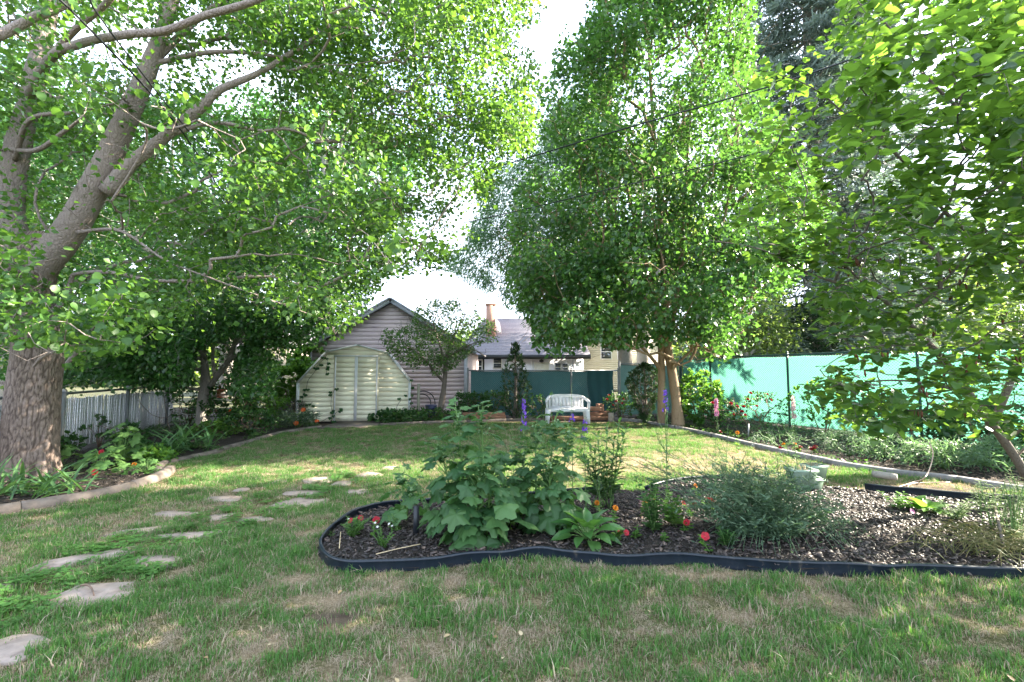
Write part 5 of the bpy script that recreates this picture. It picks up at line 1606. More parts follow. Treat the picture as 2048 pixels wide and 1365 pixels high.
redbud, sk7 = tree("redbud_tree", "small redbud with heart-shaped leaves and brown pods leaning over the bed", b7, limbs7, tips7, M_BARK_RED, M_LF_RED, fan([(0.05, 0.0), (0.36, -0.02), (0.52, 0.3), (0.3, 0.72), (0.0, 1.0)], 0.16, 0.14), 0.072, 11, 0.075,
     near=300, near_mesh=lm_r, seg=0.14, bias=0.22, droop=0.08, tilt=0.30, flat=0.3, maxcnt=2, sides=10, keep=keep_r, r0=0.0022, sag=0.0, wob=0.06)
# seed pods
T_POD = (np.array([(0, 0, 0), (-.12, .3, .03), (-.12, .7, .03), (0, 1, 0), (.12, .7, .03), (.12, .3, .03), (0, .5, .07), (0, .5, -.03)], float), [(0, 1, 6), (1, 2, 6), (2, 3, 6), (3, 4, 6), (4, 5, 6), (5, 0, 6), (1, 0, 7), (2, 1, 7), (3, 2, 7), (4, 3, 7), (5, 4, 7), (0, 5, 7)])
M_POD = leaf_mat("seed_pod", (0.10, 0.035, 0.022), (0.17, 0.06, 0.035), (0.22, 0.09, 0.05), (0.3, 0.08, 0.04), 0.25)
pm = tmesh("seed_pod", T_POD, M_POD, False)
pi = np.arange(sk7[4], len(sk7[0]))
uu, vv, dd = proj(sk7[0][pi])
pi = pi[((uu > 1680) & (uu < 2048) & (vv > 480) & (vv < 850))]
cl = R.choice(pi, 34, replace=False)
PP = np.repeat(sk7[0][cl], 3, 0) + R.normal(0, .025, (102, 3))
place_copies(redbud, "seed_pod", [pm], PP, np.tile((0, 0, -1.0), (102, 1)) + R.normal(0, .14, (102, 3)), R.normal(0, 1, (102, 3)), R.uniform(.05, .085, 102))

# ------------------------------------------------------------------ trees out beyond the fences
def far_tree(name, label, base, h, rx, ry, n, size, mat, per=22, z0=None, group="trees beyond the fences", tm=T_DIAM, seedless=None, keep=None, spread=.36):
    base = np.asarray(base, float)
    z0 = h * .25 if z0 is None else z0
    limbs = [(np.array([base + (0, 0, -.1), base + (.1, 0, h * .35), base + (-.1, 0, h * .6), base + (0, 0, h * .9)]), [h * .024, h * .019, h * .013, .03])]
    for k in range(5):
        a = k * 1.3 + random.random()
        limbs.append((np.array([base + (0, 0, h * (.28 + .05 * k)), base + (rx * .4 * math.cos(a), ry * .4 * math.sin(a), h * (.45 + .05 * k)), base + (rx * .7 * math.cos(a), ry * .7 * math.sin(a), h * (.58 + .06 * k))]), [h * .011, h * .007, .02]))
    blobs = [(base + (0, 0, (h + z0) / 2), (rx * .75, ry * .75, (h - z0) / 2), 2)]
    for k in range(7):
        a = random.uniform(0, 6.28)
        zz = random.uniform(z0 + (h - z0) * .2, h * .85)
        blobs.append((base + (rx * .6 * math.cos(a), ry * .6 * math.sin(a), zz), (rx * .42, ry * .42, (h - z0) * .2), 1))
    tips = blob_tips(blobs, int(n * .72), R, .6, keep)
    return tree(name, label, base, limbs, tips, M_BARK_MID, mat, tm, size, per, spread, group, seg=.5, droop=.3, tilt=.8, centre=base + (0, 0, h * .5), sides=8, r0=.006, keep=keep)
PSKY = [(690, 470), (760, 470), (900, 400), (960, 330), (1300, 500), (1000, 720), (720, 660)]
far_tree("distant_tree", "tall pale green tree behind the slat fence and the old trunk", (-21, 19, 0), 15, 6, 5, 520, .24, M_LF_DARK)
far_tree("distant_tree", "bushy bright tree far behind the forked trunk", (-13.5, 24, 0), 10, 4.5, 4, 420, .22, M_LF_FAR, keep=lambda P: ~in_poly(*proj(P)[:2], PSKY))
far_tree("distant_tree", "low leafy tree seen over the slat fence", (-17, 15.5, 0), 7, 4, 3, 420, .17, M_LF_FAR, z0=.8)
far_tree("distant_tree", "sunlit yellow-green tree between the spruce and the redbud", (22, 25, 0), 11, 5, 4, 520, .26, M_LF_FAR, z0=1.0)
far_tree("distant_tree", "pale sunlit tree over the far end of the green screen", (15.5, 13.5, 0), 4.6, 2.6, 2.4, 420, .15, M_LF_FAR, z0=.8)
far_tree("distant_tree", "hazy light tree low behind the yellow house", (10, 44, 0), 12, 7, 4, 420, .34, M_LF_FAR, z0=1.5)
far_tree("distant_tree", "dark evergreen-looking tree under the spruce boughs", (13.6, 20.5, 0), 5.4, 2.0, 2, 420, .13, M_LF_EVG, z0=.6, per=26)
far_tree("distant_tree", "leafy tree close beyond the fence behind the tan trunks", (9.0, 17.8, 0), 6.5, 2.6, 2.2, 420, .15, M_LF_FAR, z0=1.2)
far_tree("distant_tree", "tree with bright leaves standing past the corner of the screen", (24, 16, 0), 8.5, 4, 4, 420, .22, M_LF_FAR, z0=1)
far_tree("shade_caster_tree", "broad unseen tree added past the fence to shade the lawn", (10.2, 3.3, 0), 8.5, 3.0, 2.5, 420, .17, M_LF_MUL, z0=2.2, per=16)  # added out of view to cast shade over the near lawn
far_tree("shade_caster_tree", "second unseen tree added past the fence to shade the lawn", (10.5, -2.0, 0), 9, 3.4, 3.0, 380, .17, M_LF_MUL, z0=2.0, per=16)  # another unseen shadow caster added for the near lawn
far_tree("distant_tree", "tall dark tree far off above the slat fence", (-17, 27, 0), 17, 6, 4, 520, .30, M_LF_DARK, z0=2, keep=lambda P: ~in_poly(*proj(P)[:2], PSKY))
far_tree("distant_tree", "tall tree beyond the old trunk filling the gaps between its limbs", (-27, 25, 0), 20, 7, 4, 520, .30, M_LF_DARK, z0=4)
far_tree("shade_caster_tree", "tall tree added past the fence beside the redbud to shade the lawn", (11.2, 7.8, 0), 11.5, 2.8, 2.0, 420, .17, M_LF_MUL, z0=6.3, per=16)  # added, with its crown set high to throw shade across the lawn
far_tree("distant_tree", "very tall pale tree far behind the glossy one", (8.6, 30, 0), 19, 5.5, 4, 620, .30, M_LF_FAR, z0=4, keep=lambda P: (proj(P)[0] > 1130))
far_tree("distant_tree", "tall tree far behind the garage side of the old linden", (-10.5, 25, 0), 19, 5, 4, 620, .28, M_LF_DARK, z0=5, keep=lambda P: ~in_poly(*proj(P)[:2], PSKY) & (proj(P)[0] < 940))
# far wood closing the horizon
P = []
for a in np.linspace(-1.25, 1.25, 260):
    d = R.uniform(62, 80)
    h = 4.5 + 3.5 * vnoise(np.array(a * 9 + 20), np.array(.5))
    for k in range(55):
        P.append((d * math.sin(a) + R.normal(0, 1.2), d * math.cos(a) + R.normal(0, 1.5), R.uniform(0, h)))
P = np.array(P)
struct("far_wood", MB().scatter(T_DIAM, P, R.normal(0, 1, P.shape), R.normal(0, 1, P.shape) + (0, -.6, .6), R.uniform(.8, 1.7, len(P))), M_LF_FAR, kind="stuff")
# ------------------------------------------------------------------ border shrubs
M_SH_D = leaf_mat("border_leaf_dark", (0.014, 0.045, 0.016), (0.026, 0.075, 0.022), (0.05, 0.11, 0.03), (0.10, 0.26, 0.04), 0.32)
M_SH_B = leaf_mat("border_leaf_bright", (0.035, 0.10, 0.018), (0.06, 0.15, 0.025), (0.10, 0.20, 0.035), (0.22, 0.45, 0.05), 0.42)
M_SH_S = leaf_mat("silver_leaf", (0.06, 0.10, 0.065), (0.09, 0.135, 0.09), (0.14, 0.18, 0.13), (0.12, 0.22, 0.10), 0.3, 0.6)
M_CAT = leaf_mat("blue_green_leaf", (0.050, 0.100, 0.060), (0.078, 0.135, 0.080), (0.125, 0.185, 0.11), (0.20, 0.36, 0.13), 0.38, 0.5)
def at(u, v): return G(u, v)
def aty(u, Y): return np.array(((u - 1024) / FPX * Y, Y, 0.0))
SB = "shrubs in the shady border"
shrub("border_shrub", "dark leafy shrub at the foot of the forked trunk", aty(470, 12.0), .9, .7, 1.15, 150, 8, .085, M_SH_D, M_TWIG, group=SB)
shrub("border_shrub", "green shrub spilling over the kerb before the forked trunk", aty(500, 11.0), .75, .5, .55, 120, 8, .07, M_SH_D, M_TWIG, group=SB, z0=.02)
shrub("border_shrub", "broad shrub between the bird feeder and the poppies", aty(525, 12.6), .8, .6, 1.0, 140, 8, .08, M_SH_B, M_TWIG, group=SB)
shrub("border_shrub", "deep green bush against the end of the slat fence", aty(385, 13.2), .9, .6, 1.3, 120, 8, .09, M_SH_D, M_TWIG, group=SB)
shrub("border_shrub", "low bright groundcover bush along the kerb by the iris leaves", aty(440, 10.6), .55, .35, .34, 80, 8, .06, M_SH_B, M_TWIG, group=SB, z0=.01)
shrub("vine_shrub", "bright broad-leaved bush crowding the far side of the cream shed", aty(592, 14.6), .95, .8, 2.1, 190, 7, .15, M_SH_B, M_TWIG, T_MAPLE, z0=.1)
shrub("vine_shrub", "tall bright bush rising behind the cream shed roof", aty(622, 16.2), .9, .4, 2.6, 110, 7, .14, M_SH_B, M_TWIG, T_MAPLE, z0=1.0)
shrub("vine_shrub", "dark vine leaves dangling over the white slats", aty(195, 8.9) + (0.15, 0, 0), .35, .25, .6, 14, 3, .09, M_SH_D, M_TWIG, T_MAPLE, z0=.2)
shrub("border_shrub", "leafy young shrub beside the second fence post", aty(265, 9.4), .4, .3, .42, 30, 4, .10, M_SH_D, M_TWIG, group=SB, z0=.05)
shrub("border_shrub", "small leafy bush against the white slats by the thick trunk", aty(132, 8.1) + (.1, 0, 0), .28, .22, .3, 24, 4, .10, M_SH_D, M_TWIG, group=SB)
shrub("poppy_plant", "feathery grey-green poppy clump with orange blooms beside the shed", aty(600, 12.35), .55, .4, .45, 150, 7, .11, M_SH_S, M_STEM, T_NARROW, z0=.02)
shrub("lavender_bush", "dusky lavender haze of stems behind the orange poppies", aty(578, 13.1), .55, .3, .62, 100, 7, .09, leaf_mat("lavender_bits", (0.08, 0.07, 0.07), (0.12, 0.10, 0.10), (0.10, 0.13, 0.07), (0.12, 0.12, 0.1), .3), M_TWIG, T_NARROW, z0=.3)
# back bed
BB = "shrubs along the back fence"
shrub("hosta_bush", "clump of broad leaves and creeper before the shed corner", aty(800, 13.2), .85, .35, .34, 90, 5, .12, M_SH_D, M_STEM, group=BB, z0=.01)
shrub("border_shrub", "low dark groundcover under the small fruit tree", aty(862, 13.7), .75, .4, .36, 100, 8, .07, M_SH_D, M_TWIG, group=BB, z0=.01)
shrub("border_shrub", "rounded dark bush at the corner of the garage", aty(940, 14.4), .62, .4, .85, 130, 8, .08, M_SH_D, M_TWIG, group=BB)
shrub("border_shrub", "wispy dark bush between rounded bush and tall juniper", aty(990, 14.5), .45, .35, .95, 90, 7, .07, M_SH_D, M_TWIG, group=BB)
shrub("rose_bush", "loose rose bush behind the white bench arm", aty(1085, 14.2), .75, .35, .85, 110, 6, .065, M_SH_D, M_TWIG, group=BB, z0=.05)
def juniper(name, label, base, prof, n, size, mat, per, tmpl=T_NARROW):
    """conifer whose foliage fills a turned outline of (radius, height)"""
    base = np.asarray(base, float)
    t = thing(name, label, "conifer", base)
    h = prof[-1][1]
    limbs = [(np.array([base + (0, 0, -.03), base + (.02, 0, h * .5), base + (0, 0, h * .95)]), [.06, .04, .01])]
    z = R.uniform(prof[0][1], h, n); a = R.uniform(0, 6.283, n)
    r = np.interp(z, [p[1] for p in prof], [p[0] for p in prof]) * (0.45 + 0.55 * np.sqrt(R.random(n))) * (0.8 + .4 * vnoise(a * 1.5 + 10, z * 4 + 3))
    tips = base + np.stack([r * np.cos(a), r * np.sin(a), z], 1)
    part(t, "trunk", limb_mb(limbs, 8), M_BARK_RED, True)
    sk = grow(limbs, tips, .1, R, .5, sag=-.02)
    part(t, "branches", branches_mb(*sk), M_BARK_RED, kind="stuff")
    P, D, N = leaf_spots(sk[0], sk[1], sk[2], sk[4], per, .02, R, -.7, tilt=1, maxcnt=1.5, centre=base + (0, 0, h * .4))
    part(t, "foliage", MB().scatter(tmpl, P, D, N, size * R.uniform(.7, 1.3, len(P))), mat, kind="stuff")
T_SPRAY = (np.array([(0, 0, 0), (-.2, .5, .03), (-.08, .55, 0), (0, 1, -.03), (.08, .55, 0), (.2, .5, .03)], float), [(0, 3, 2, 1), (0, 5, 4, 3)])
juniper("juniper", "upright feathery juniper in front of the teal screening", aty(1030, 14.3), [(.12, .02), (.42, .5), (.48, 1.0), (.36, 1.6), (.16, 2.2), (.06, 2.35)], 420, .09, M_LF_EVG, 7, T_SPRAY)
juniper("clipped_evergreen", "dark teardrop-shaped clipped evergreen narrowing to its foot beside the trunks", aty(1288, 13.0), [(.05, .02), (.10, .2), (.25, .42), (.46, .8), (.50, 1.15), (.42, 1.45), (.2, 1.62), (.04, 1.68)], 900, .065, M_LF_EVG, 10, T_SPRAY)

shrub("border_shrub", "tall loose shrub leaning on the green screen beside its middle post", aty(1640, 10.6), .8, .4, 1.35, 90, 6, .09, M_SH_B, M_TWIG, z0=.3)
shrub("border_shrub", "leafy bush before the screen among the low redbud boughs", aty(1760, 9.6), .8, .4, 1.1, 100, 6, .09, M_SH_D, M_TWIG, z0=.1)
# roses
M_ROSE = leaf_mat("dark_red_petal", (0.16, 0.006, 0.014), (0.24, 0.010, 0.022), (0.32, 0.016, 0.03), (0.35, 0.01, 0.02), .25)
M_RED = leaf_mat("scarlet_petal", (0.24, 0.003, 0.012), (0.32, 0.004, 0.016), (0.40, 0.006, 0.02), (0.35, 0.005, 0.015), .3)
M_ORG = leaf_mat("orange_petal", (0.45, 0.13, 0.006), (0.52, 0.17, 0.008), (0.6, 0.22, 0.012), (0.5, 0.2, 0.01), .3)
M_POP = leaf_mat("poppy_petal", (0.62, 0.10, 0.02), (0.70, 0.14, 0.03), (0.75, 0.18, 0.04), (0.75, 0.15, 0.03), .35)
M_PUR = leaf_mat("violet_petal", (0.09, 0.03, 0.32), (0.13, 0.045, 0.42), (0.18, 0.075, 0.5), (0.2, 0.08, 0.5), .35)
M_PINK = leaf_mat("pink_petal", (0.50, 0.14, 0.34), (0.60, 0.22, 0.42), (0.68, 0.36, 0.5), (0.7, 0.35, 0.5), .35)
M_PALE = leaf_mat("pale_pink_petal", (0.62, 0.42, 0.42), (0.7, 0.52, 0.5), (0.74, 0.62, 0.58), (0.7, 0.5, 0.5), .35)
M_WHT = leaf_mat("white_petal", (0.66, 0.66, 0.60), (0.74, 0.74, 0.68), (0.78, 0.78, 0.72), (0.7, 0.7, 0.6), .3)
M_YELC = plain("yellow_centre", (0.7, 0.5, 0.05), .7)
def petals(n, r_in, w, up, cup, ln=1.0, rings=1):
    V, F = [], []
    for q in range(rings):
        for k in range(n):
            a = 2 * math.pi * (k + .5 * q) / n
            L_ = ln * (1 - .3 * q)
            for (rr0, ww, z) in ((r_in, .05, 0), (.5 * L_, w, up * .5 + .12 * q), (L_ * .85, w * .95, up + .2 * q), (L_, w * .3, up + cup + .2 * q)):
                for s in (-1, 1):
                    V.append((rr0 * math.cos(a) - s * ww * math.sin(a), rr0 * math.sin(a) + s * ww * math.cos(a), z))
            b = (q * n + k) * 8
            F += [(b + i * 2, b + i * 2 + 1, b + i * 2 + 3, b + i * 2 + 2) for i in range(3)]
    return np.array(V), F
T_ROSE = petals(6, .05, .36, .35, .15, .9, 3)
T_PET = petals(5, .04, .46, .22, -.1, 1.0)
T_MARI = petals(9, .04, .26, .2, -.05, 1.0, 3)
T_POPPY = petals(4, .05, .62, .4, .2, .95)
T_LARK = petals(5, .05, .34, .1, .05, 1.0)
T_DAISY = petals(9, .15, .16, .05, 0, 1.0)
FM = {k: tmesh("flower", t, m, True) for k, t, m in (("rose", T_ROSE, M_ROSE), ("red", T_PET, M_RED), ("orange", T_MARI, M_ORG), ("poppy", T_POPPY, M_POP), ("violet", T_LARK, M_PUR), ("pink", T_LARK, M_PINK), ("pale", T_LARK, M_PALE), ("daisy", T_DAISY, M_WHT), ("crimson", T_MARI, M_RED), ("pinkpet", T_PET, M_PINK))}
def blooms(parent, kind, P, size, face=(0, -.6, .8), name="flower", var=.35):
    P = np.asarray(P, float)
    N = np.tile(np.asarray(face, float), (len(P), 1)) + R.normal(0, var, (len(P), 3))
    N = nrm(N)
    D = nrm(np.cross(N, R.normal(0, 1, (len(P), 3))))
    place_copies(parent, name, [FM[kind]], P, D, N, size * R.uniform(.85, 1.15, len(P)))

# rose bed by the green screen
RB = "plants in the rose bed"
s1 = shrub("rose_bush", "rose bush with dark red blooms against the bright green screen", aty(1505, 10.9), .95, .45, 1.0, 110, 5, .06, M_SH_D, M_TWIG, group=RB, z0=.15)
blooms(s1, "rose", [W(u, v, 10.5) for u, v in ((1474, 814), (1461, 808), (1487, 815), (1425, 808), (1513, 814), (1484, 825), (1534, 790), (1541, 801), (1500, 788), (1490, 832), (1466, 830), (1495, 800))], .05)
s2 = shrub("rose_bush", "dark rose bush with small red blooms by the brick heap", aty(1240, 13.9), .55, .4, .85, 100, 6, .06, M_SH_D, M_TWIG, group=RB, z0=.1)
blooms(s2, "rose", [W(u, v, 13.5) for u, v in ((1218, 792), (1246, 799), (1244, 808), (1232, 804), (1214, 800), (1226, 812))], .05)
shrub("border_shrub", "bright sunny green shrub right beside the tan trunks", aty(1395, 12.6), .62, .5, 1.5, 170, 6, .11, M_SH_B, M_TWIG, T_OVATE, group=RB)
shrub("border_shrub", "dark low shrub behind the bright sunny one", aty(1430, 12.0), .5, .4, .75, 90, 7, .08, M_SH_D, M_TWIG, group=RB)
shrub("groundcover_plant", "silvery low plants drying in sun at the foot of the screen", aty(1560, 10.4), .8, .45, .36, 100, 6, .06, M_SH_S, M_STEM, T_NARROW, group=RB, z0=.01)
shrub("groundcover_plant", "pale weedy plants scattered by the metal stake", aty(1555, 9.0), .75, .35, .30, 80, 5, .055, M_SH_S, M_STEM, T_LANCE, group=RB, z0=.01)
shrub("groundcover_plant", "feathery silver foliage patch under the redbud tips", aty(1690, 8.2), .7, .45, .42, 130, 8, .07, M_SH_S, M_STEM, T_NARROW, group=RB, z0=.01)
shrub("groundcover_plant", "grey-green leafy patch beyond the log", aty(1790, 7.6), .8, .5, .40, 150, 7, .075, M_CAT, M_STEM, T_LANCE, group=RB, z0=.01)
shrub("groundcover_plant", "leafy patch where the pale hose goes into the bed", aty(1880, 7.0), .7, .45, .42, 150, 7, .075, M_CAT, M_STEM, T_LANCE, group=RB, z0=.01)
shrub("groundcover_plant", "dense leafy patch beside the leaning redbud stem", aty(1985, 6.8), .75, .5, .48, 150, 7, .08, M_CAT, M_STEM, T_LANCE, group=RB, z0=.01)
shrub("border_shrub", "dark green bush against the screen behind the redbud stem", aty(1960, 8.0), .9, .5, .95, 150, 7, .10, M_SH_D, M_TWIG, group=RB, z0=.05)
shrub("border_shrub", "shady bush at the base of the screen past the hose", aty(1840, 8.7), .7, .4, .72, 110, 7, .09, M_SH_D, M_TWIG, group=RB, z0=.05)
shrub("climbing_rose", "airy rose with a few red blooms beyond the redbud", aty(1975, 8.25), .6, .3, 1.6, 50, 4, .06, M_SH_B, M_TWIG, group=RB, z0=.7)
def small_flower(name, label, base, kind, hs, size, n=1, leafm=M_SH_B, group=None, face=(0, -.6, .8), leaf=.06, cat="flower", spots=None):
    base = np.asarray(base, float)
    t = thing(name, label, cat, base, group)
    mb, P, D, N, S, FP = MB(), [], [], [], [], []
    tops = spots if spots is not None else [base + (R.normal(0, .04), R.normal(0, .04), hs * R.uniform(.8, 1.1)) for _ in range(n)]
    for q in tops:
        q = np.asarray(q, float)
        s0 = base + (R.normal(0, .02), R.normal(0, .02), 0)
        pth = bez(s0, (s0 + q) / 2 + (R.normal(0, .02), R.normal(0, .02), .02), q, 6)
        mb.tube(pth, .0035, 5)
        FP.append(q)
        for p in pth[:-1]:
            for k in range(3):
                a = R.uniform(0, 6.28)
                P.append(p); D.append((math.cos(a), math.sin(a), .4)); N.append((R.normal(0, .3), R.normal(0, .3), 1)); S.append(leaf * R.uniform(.6, 1.2))
    part(t, "stem", mb, M_STEM)
    part(t, "foliage", MB().scatter(T_OVATE, P, D, N, S), leafm, kind="stuff")
    blooms(t, kind, FP, size, face)
    return t
for i, (u, v, kind, lab) in enumerate(((1372, 856, "crimson", "red flower at the kerb just past the tan trunks"), (1441, 864, "crimson", "single red flower at the kerb below the pink spire"), (1560, 896, "crimson", "round red flower at the kerb beside an orange one"),
        (1598, 897, "crimson", "red flower cluster under the drooping redbud leaves"), (1628, 897, "crimson", "brightest red flower pair beneath the redbud tips"), (1567, 889, "orange", "orange marigold in the rose bed beside a red flower"), (1475, 866, "orange", "orange marigold near the metal stake"), (1686, 921, "pinkpet", "lone magenta flower in grey-green foliage"), (1590, 888, "orange", "pale orange bloom among silvery weeds"))):
    Y = {0: 11.6, 1: 10.4}.get(i, 8.3 if i != 7 else 7.3)
    q = W(u, v, Y)
    small_flower("bedding_flower", lab, (q[0], q[1], 0), kind, max(.12, q[2]), .036, leafm=M_SH_B, group="flowers along the kerb", spots=[q + (0, 0, .0)] + ([q + (.06, .05, .02), q + (-.05, .02, -.01)] if i in (3, 4) else []))

def spire(label, base, h, z_fl, nfl, kind, size, lean=(0, 0), name="larkspur", group=None, side=3, leafy=True, buds=True, dens=1.0):
    """tall feathery stem with flowers up one part of it"""
    base = np.asarray(base, float)
    t = thing(name, label, "flower", base, group)
    top = base + (lean[0], lean[1], h)
    pth = bez(base, (base + top) / 2 + (R.normal(0, .02), 0, 0), top, 20)
    mb = MB().tube(pth, np.linspace(.006, .0015, 20), 5)
    P, D, N, S = [], [], [], []
    for k in range(side):
        z = R.uniform(.35, .75)
        a = R.uniform(0, 6.28)
        q = pth[int(z * 19)]
        e = q + (math.cos(a) * .12, math.sin(a) * .12, h * .22)
        br = bez(q, q + (math.cos(a) * .09, math.sin(a) * .09, h * .06), e, 7)
        mb.tube(br, np.linspace(.003, .001, 7), 4)
        for p in br[2:]:
            for _ in range(3):
                P.append(p + R.normal(0, .008, 3)); D.append(R.normal(0, 1, 3) + (0, 0, .4)); N.append(R.normal(0, 1, 3)); S.append(R.uniform(.015, .03))
    for i in range(2, 20):
        f = i / 19
        for _ in range(R.poisson((9 if f < .6 else 4) * dens)):
            P.append(pth[i] + R.normal(0, .006, 3)); a = R.uniform(0, 6.28)
            D.append((math.cos(a), math.sin(a), R.uniform(0, .8))); N.append(R.normal(0, 1, 3)); S.append(R.uniform(.03, .075) * (1.1 - f * .7))
    part(t, "stem", mb, M_STEM)
    part(t, "foliage", MB().scatter(T_NARROW, P, D, N, S), M_CAT, kind="stuff")
    if nfl:
        zz = R.uniform(z_fl[0], z_fl[1], nfl)
        FP = np.stack([np.interp(zz, pth[:, 2] - base[2], pth[:, k]) for k in range(3)], 1)
        a = R.uniform(0, 6.28, nfl)
        w = (.012 + .020 * (1 - (zz - z_fl[0]) / max(.01, z_fl[1] - z_fl[0])))
        FP += np.stack([np.cos(a) * w, np.sin(a) * w, np.zeros(nfl)], 1)
        place_copies(t, "flower", [FM[kind]], FP, np.tile((0, 0, 1.0), (nfl, 1)) + R.normal(0, .2, (nfl, 3)), np.stack([np.cos(a), np.sin(a), R.normal(0, .2, nfl)], 1), size * R.uniform(.7, 1.1, nfl))
    return t
def by_px(u, v_top, v_lo, v_hi, Y, base_u=None):
    """base, height and flowering zone of a spire standing at depth Y"""
    b = aty(base_u or u, Y)
    tp = W(u, v_top, Y)
    return b, tp[2], (W(u, v_lo, Y)[2], W(u, v_hi, Y)[2]), (tp[0] - b[0], 0)
LK = "larkspur spires in the flower bed"
for (u, vt, vl, vh, Y, n, lab) in ((1048, 790, 862, 798, 4.9, 34, "violet larkspur spire standing tallest beside the bench end"), (1143, 770, 845, 828, 4.8, 9, "sparse violet larkspur in front of the bench seat"), (1170, 835, 880, 840, 4.6, 16, "violet larkspur just under the bench leg"), (1330, 765, 822, 778, 5.0, 30, "violet larkspur spire before the tan trunks"), (1195, 880, 935, 925, 4.6, 0, "feathery larkspur stem still in green bud")):
    b, h, zf, ln = by_px(u, vt, vl, vh, Y)
    spire(lab, b, h, zf, n, "violet", .0165, ln, group=LK)
for (u, vt, Y, lab) in ((1028, 850, 4.9, "slim green bud spire left of the tallest violet one".replace("left of", "next to")), (1440, 850, 5.2, "tall wispy bud spire above the silver bush"), (1085, 830, 5.0, "pale bud spire behind the second hollyhock"), (1590, 830, 5.6, "tall pale seed spire by the stacked planters"), (1325, 800, 4.9, "leaning bud stem crossing the tan trunks"), (1420, 880, 5.1, "short wispy bud spire near the sunny grass")):
    b, h, zf, ln = by_px(u, vt, vt + 5, vt, Y)
    spire(lab, b, h, (0, 1), 0, "violet", .02, (ln[0] + R.normal(0, .08), 0), group=LK, side=5)
for (u, vt, vl, vh, Y, n, kind, lab) in ((1432, 797, 832, 799, 10.9, 34, "pink", "pink larkspur spire before the bright shrub"), (1585, 790, 838, 793, 10.2, 34, "pale", "pale pink larkspur spire against the green screen post")):
    b, h, zf, ln = by_px(u, vt, vl, vh, Y)
    spire(lab, b, h, zf, n, kind, .045, ln, group="pink spires in the rose bed")
# poppies
for (u, v, lab) in ((607, 821, "orange poppy highest in the clump by the shed"), (592, 848, "orange poppy opened flat low in the clump"), (634, 844, "orange poppy nearest the shed slab")):
    q = W(u, v, 12.0)
    small_flower("poppy", lab, (q[0], q[1], 0), "poppy", q[2], .062, leafm=M_SH_S, group="orange poppies", spots=[q], leaf=.05)
q = W(461, 823, 11.3)
small_flower("poppy", "faded orange poppy in front of dark shrubs under the feeder", (q[0], q[1], 0), "poppy", q[2], .05, leafm=M_SH_D, group="orange poppies", spots=[q])

# ------------------------------------------------------------------ hollyhocks
M_HOL = leaf_mat("hollyhock_leaf", (0.026, 0.078, 0.026), (0.042, 0.106, 0.034), (0.070, 0.145, 0.046), (0.14, 0.33, 0.07), 0.33, 0.5, 0.35)
HOLM = [tmesh("leaf", lobed(s, 5, d_, 33), M_HOL) for s, d_ in ((1, .34), (2, .28), (3, .40), (4, .25))]
BUD = MB().lathe((0, 0, 0), [(0, -.5), (.35, -.35), (.5, 0), (.38, .35), (.12, .6), (0, .62)], 7)
M_BUDM = plain("green_bud", (0.16, 0.26, 0.12), .7)
bud_me = BUD.mesh("bud", None, True); bud_me.materials.append(M_BUDM)
def hollyhock(label, base, stems, nl, reach, big, small, group="hollyhock plants"):
    base = np.asarray(base, float)
    t = thing("hollyhock", label, "hollyhock", base, group)
    P, D, N, S, B, BD, BS = [], [], [], [], [], [], []
    for (bx0, tp) in stems:
        s0 = base + np.asarray(bx0)
        pth = bez(s0, (s0 + tp) / 2 + (R.normal(0, .02), R.normal(0, .02), .05), tp, 26)
        mb = MB().tube(pth, np.linspace(.012, .006, 26), 7)
        H = tp[2] - s0[2]
        n = int(nl / len(stems))
        ang = R.uniform(0, 6.28)
        for i in range(n):
            f = (i + .5) / n
            f = f ** 0.9
            q = pth[min(25, int(f * 25))]
            ang += 2.4 + R.normal(0, .25)
            L_ = reach * (1 - .82 * f) * R.uniform(.55, 1.1)
            d = np.array((math.cos(ang), math.sin(ang), 0))
            if f > .92: L_ *= .5
            e = q + d * L_ + (0, 0, .10 + L_ * (.38 - .35 * (1 - f)))
            if e[2] < base[2] + .07: e[2] = base[2] + .07 + R.uniform(0, .06)
            if e[1] < base[1] - .17 and e[2] < base[2] + .3: e[1] = base[1] - .17
            mb.tube(bez(q, q + d * L_ * .4 + (0, 0, L_ * .45), e, 6), np.linspace(.004, .0025, 6), 5)
            sz = (big + (small - big) * f ** .8) * R.uniform(.8, 1.2)
            dn = 0.75 * (1 - f) + .05
            P.append(e); D.append(d + R.normal(0, .22, 3) + (0, 0, -dn + .25 * f)); N.append(np.array((0, 0, 1.0)) + d * (.55 * (1 - f)) + R.normal(0, .25, 3)); S.append(sz)
        for i in range(16):
            f = R.uniform(.80, 1.0)
            q = pth[min(25, int(f * 25))]
            B.append(q + R.normal(0, .018, 3) + (0, 0, .01)); BD.append((R.normal(0, .5), R.normal(0, .5), 1)); BS.append(R.uniform(.012, .022))
        for i in range(12):
            f = R.uniform(.82, 1.0)
            q = pth[min(25, int(f * 25))]
            a = R.uniform(0, 6.28)
            P.append(q); D.append((math.cos(a), math.sin(a), .5)); N.append((R.normal(0, .3), R.normal(0, .3), 1)); S.append(R.uniform(.04, .07))
        part(t, "stem", mb, M_STEM, True)
    place_copies(t, "leaf", HOLM, P, D, N, S)
    place_copies(t, "bud", [bud_me], B, BD, np.tile((1.0, .2, 0), (len(B), 1)), BS)
    return t
hb = G(945, 1084) + (0, 0, .025)
hollyhock("big lush hollyhock with lobed leaves and buds near the curved edging tip", hb, [((-.07, .05, 0), W(912, 822, 3.95)), ((.07, .05, 0), W(962, 820, 3.95)), ((-.02, -.05, 0), W(965, 930, 3.7)), ((-.12, .1, 0), W(880, 890, 4.05)), ((.12, .0, 0), W(990, 915, 3.85))], 165, .31, .235, .085)
hb2 = G(1085, 1062) + (0, 0, .025)
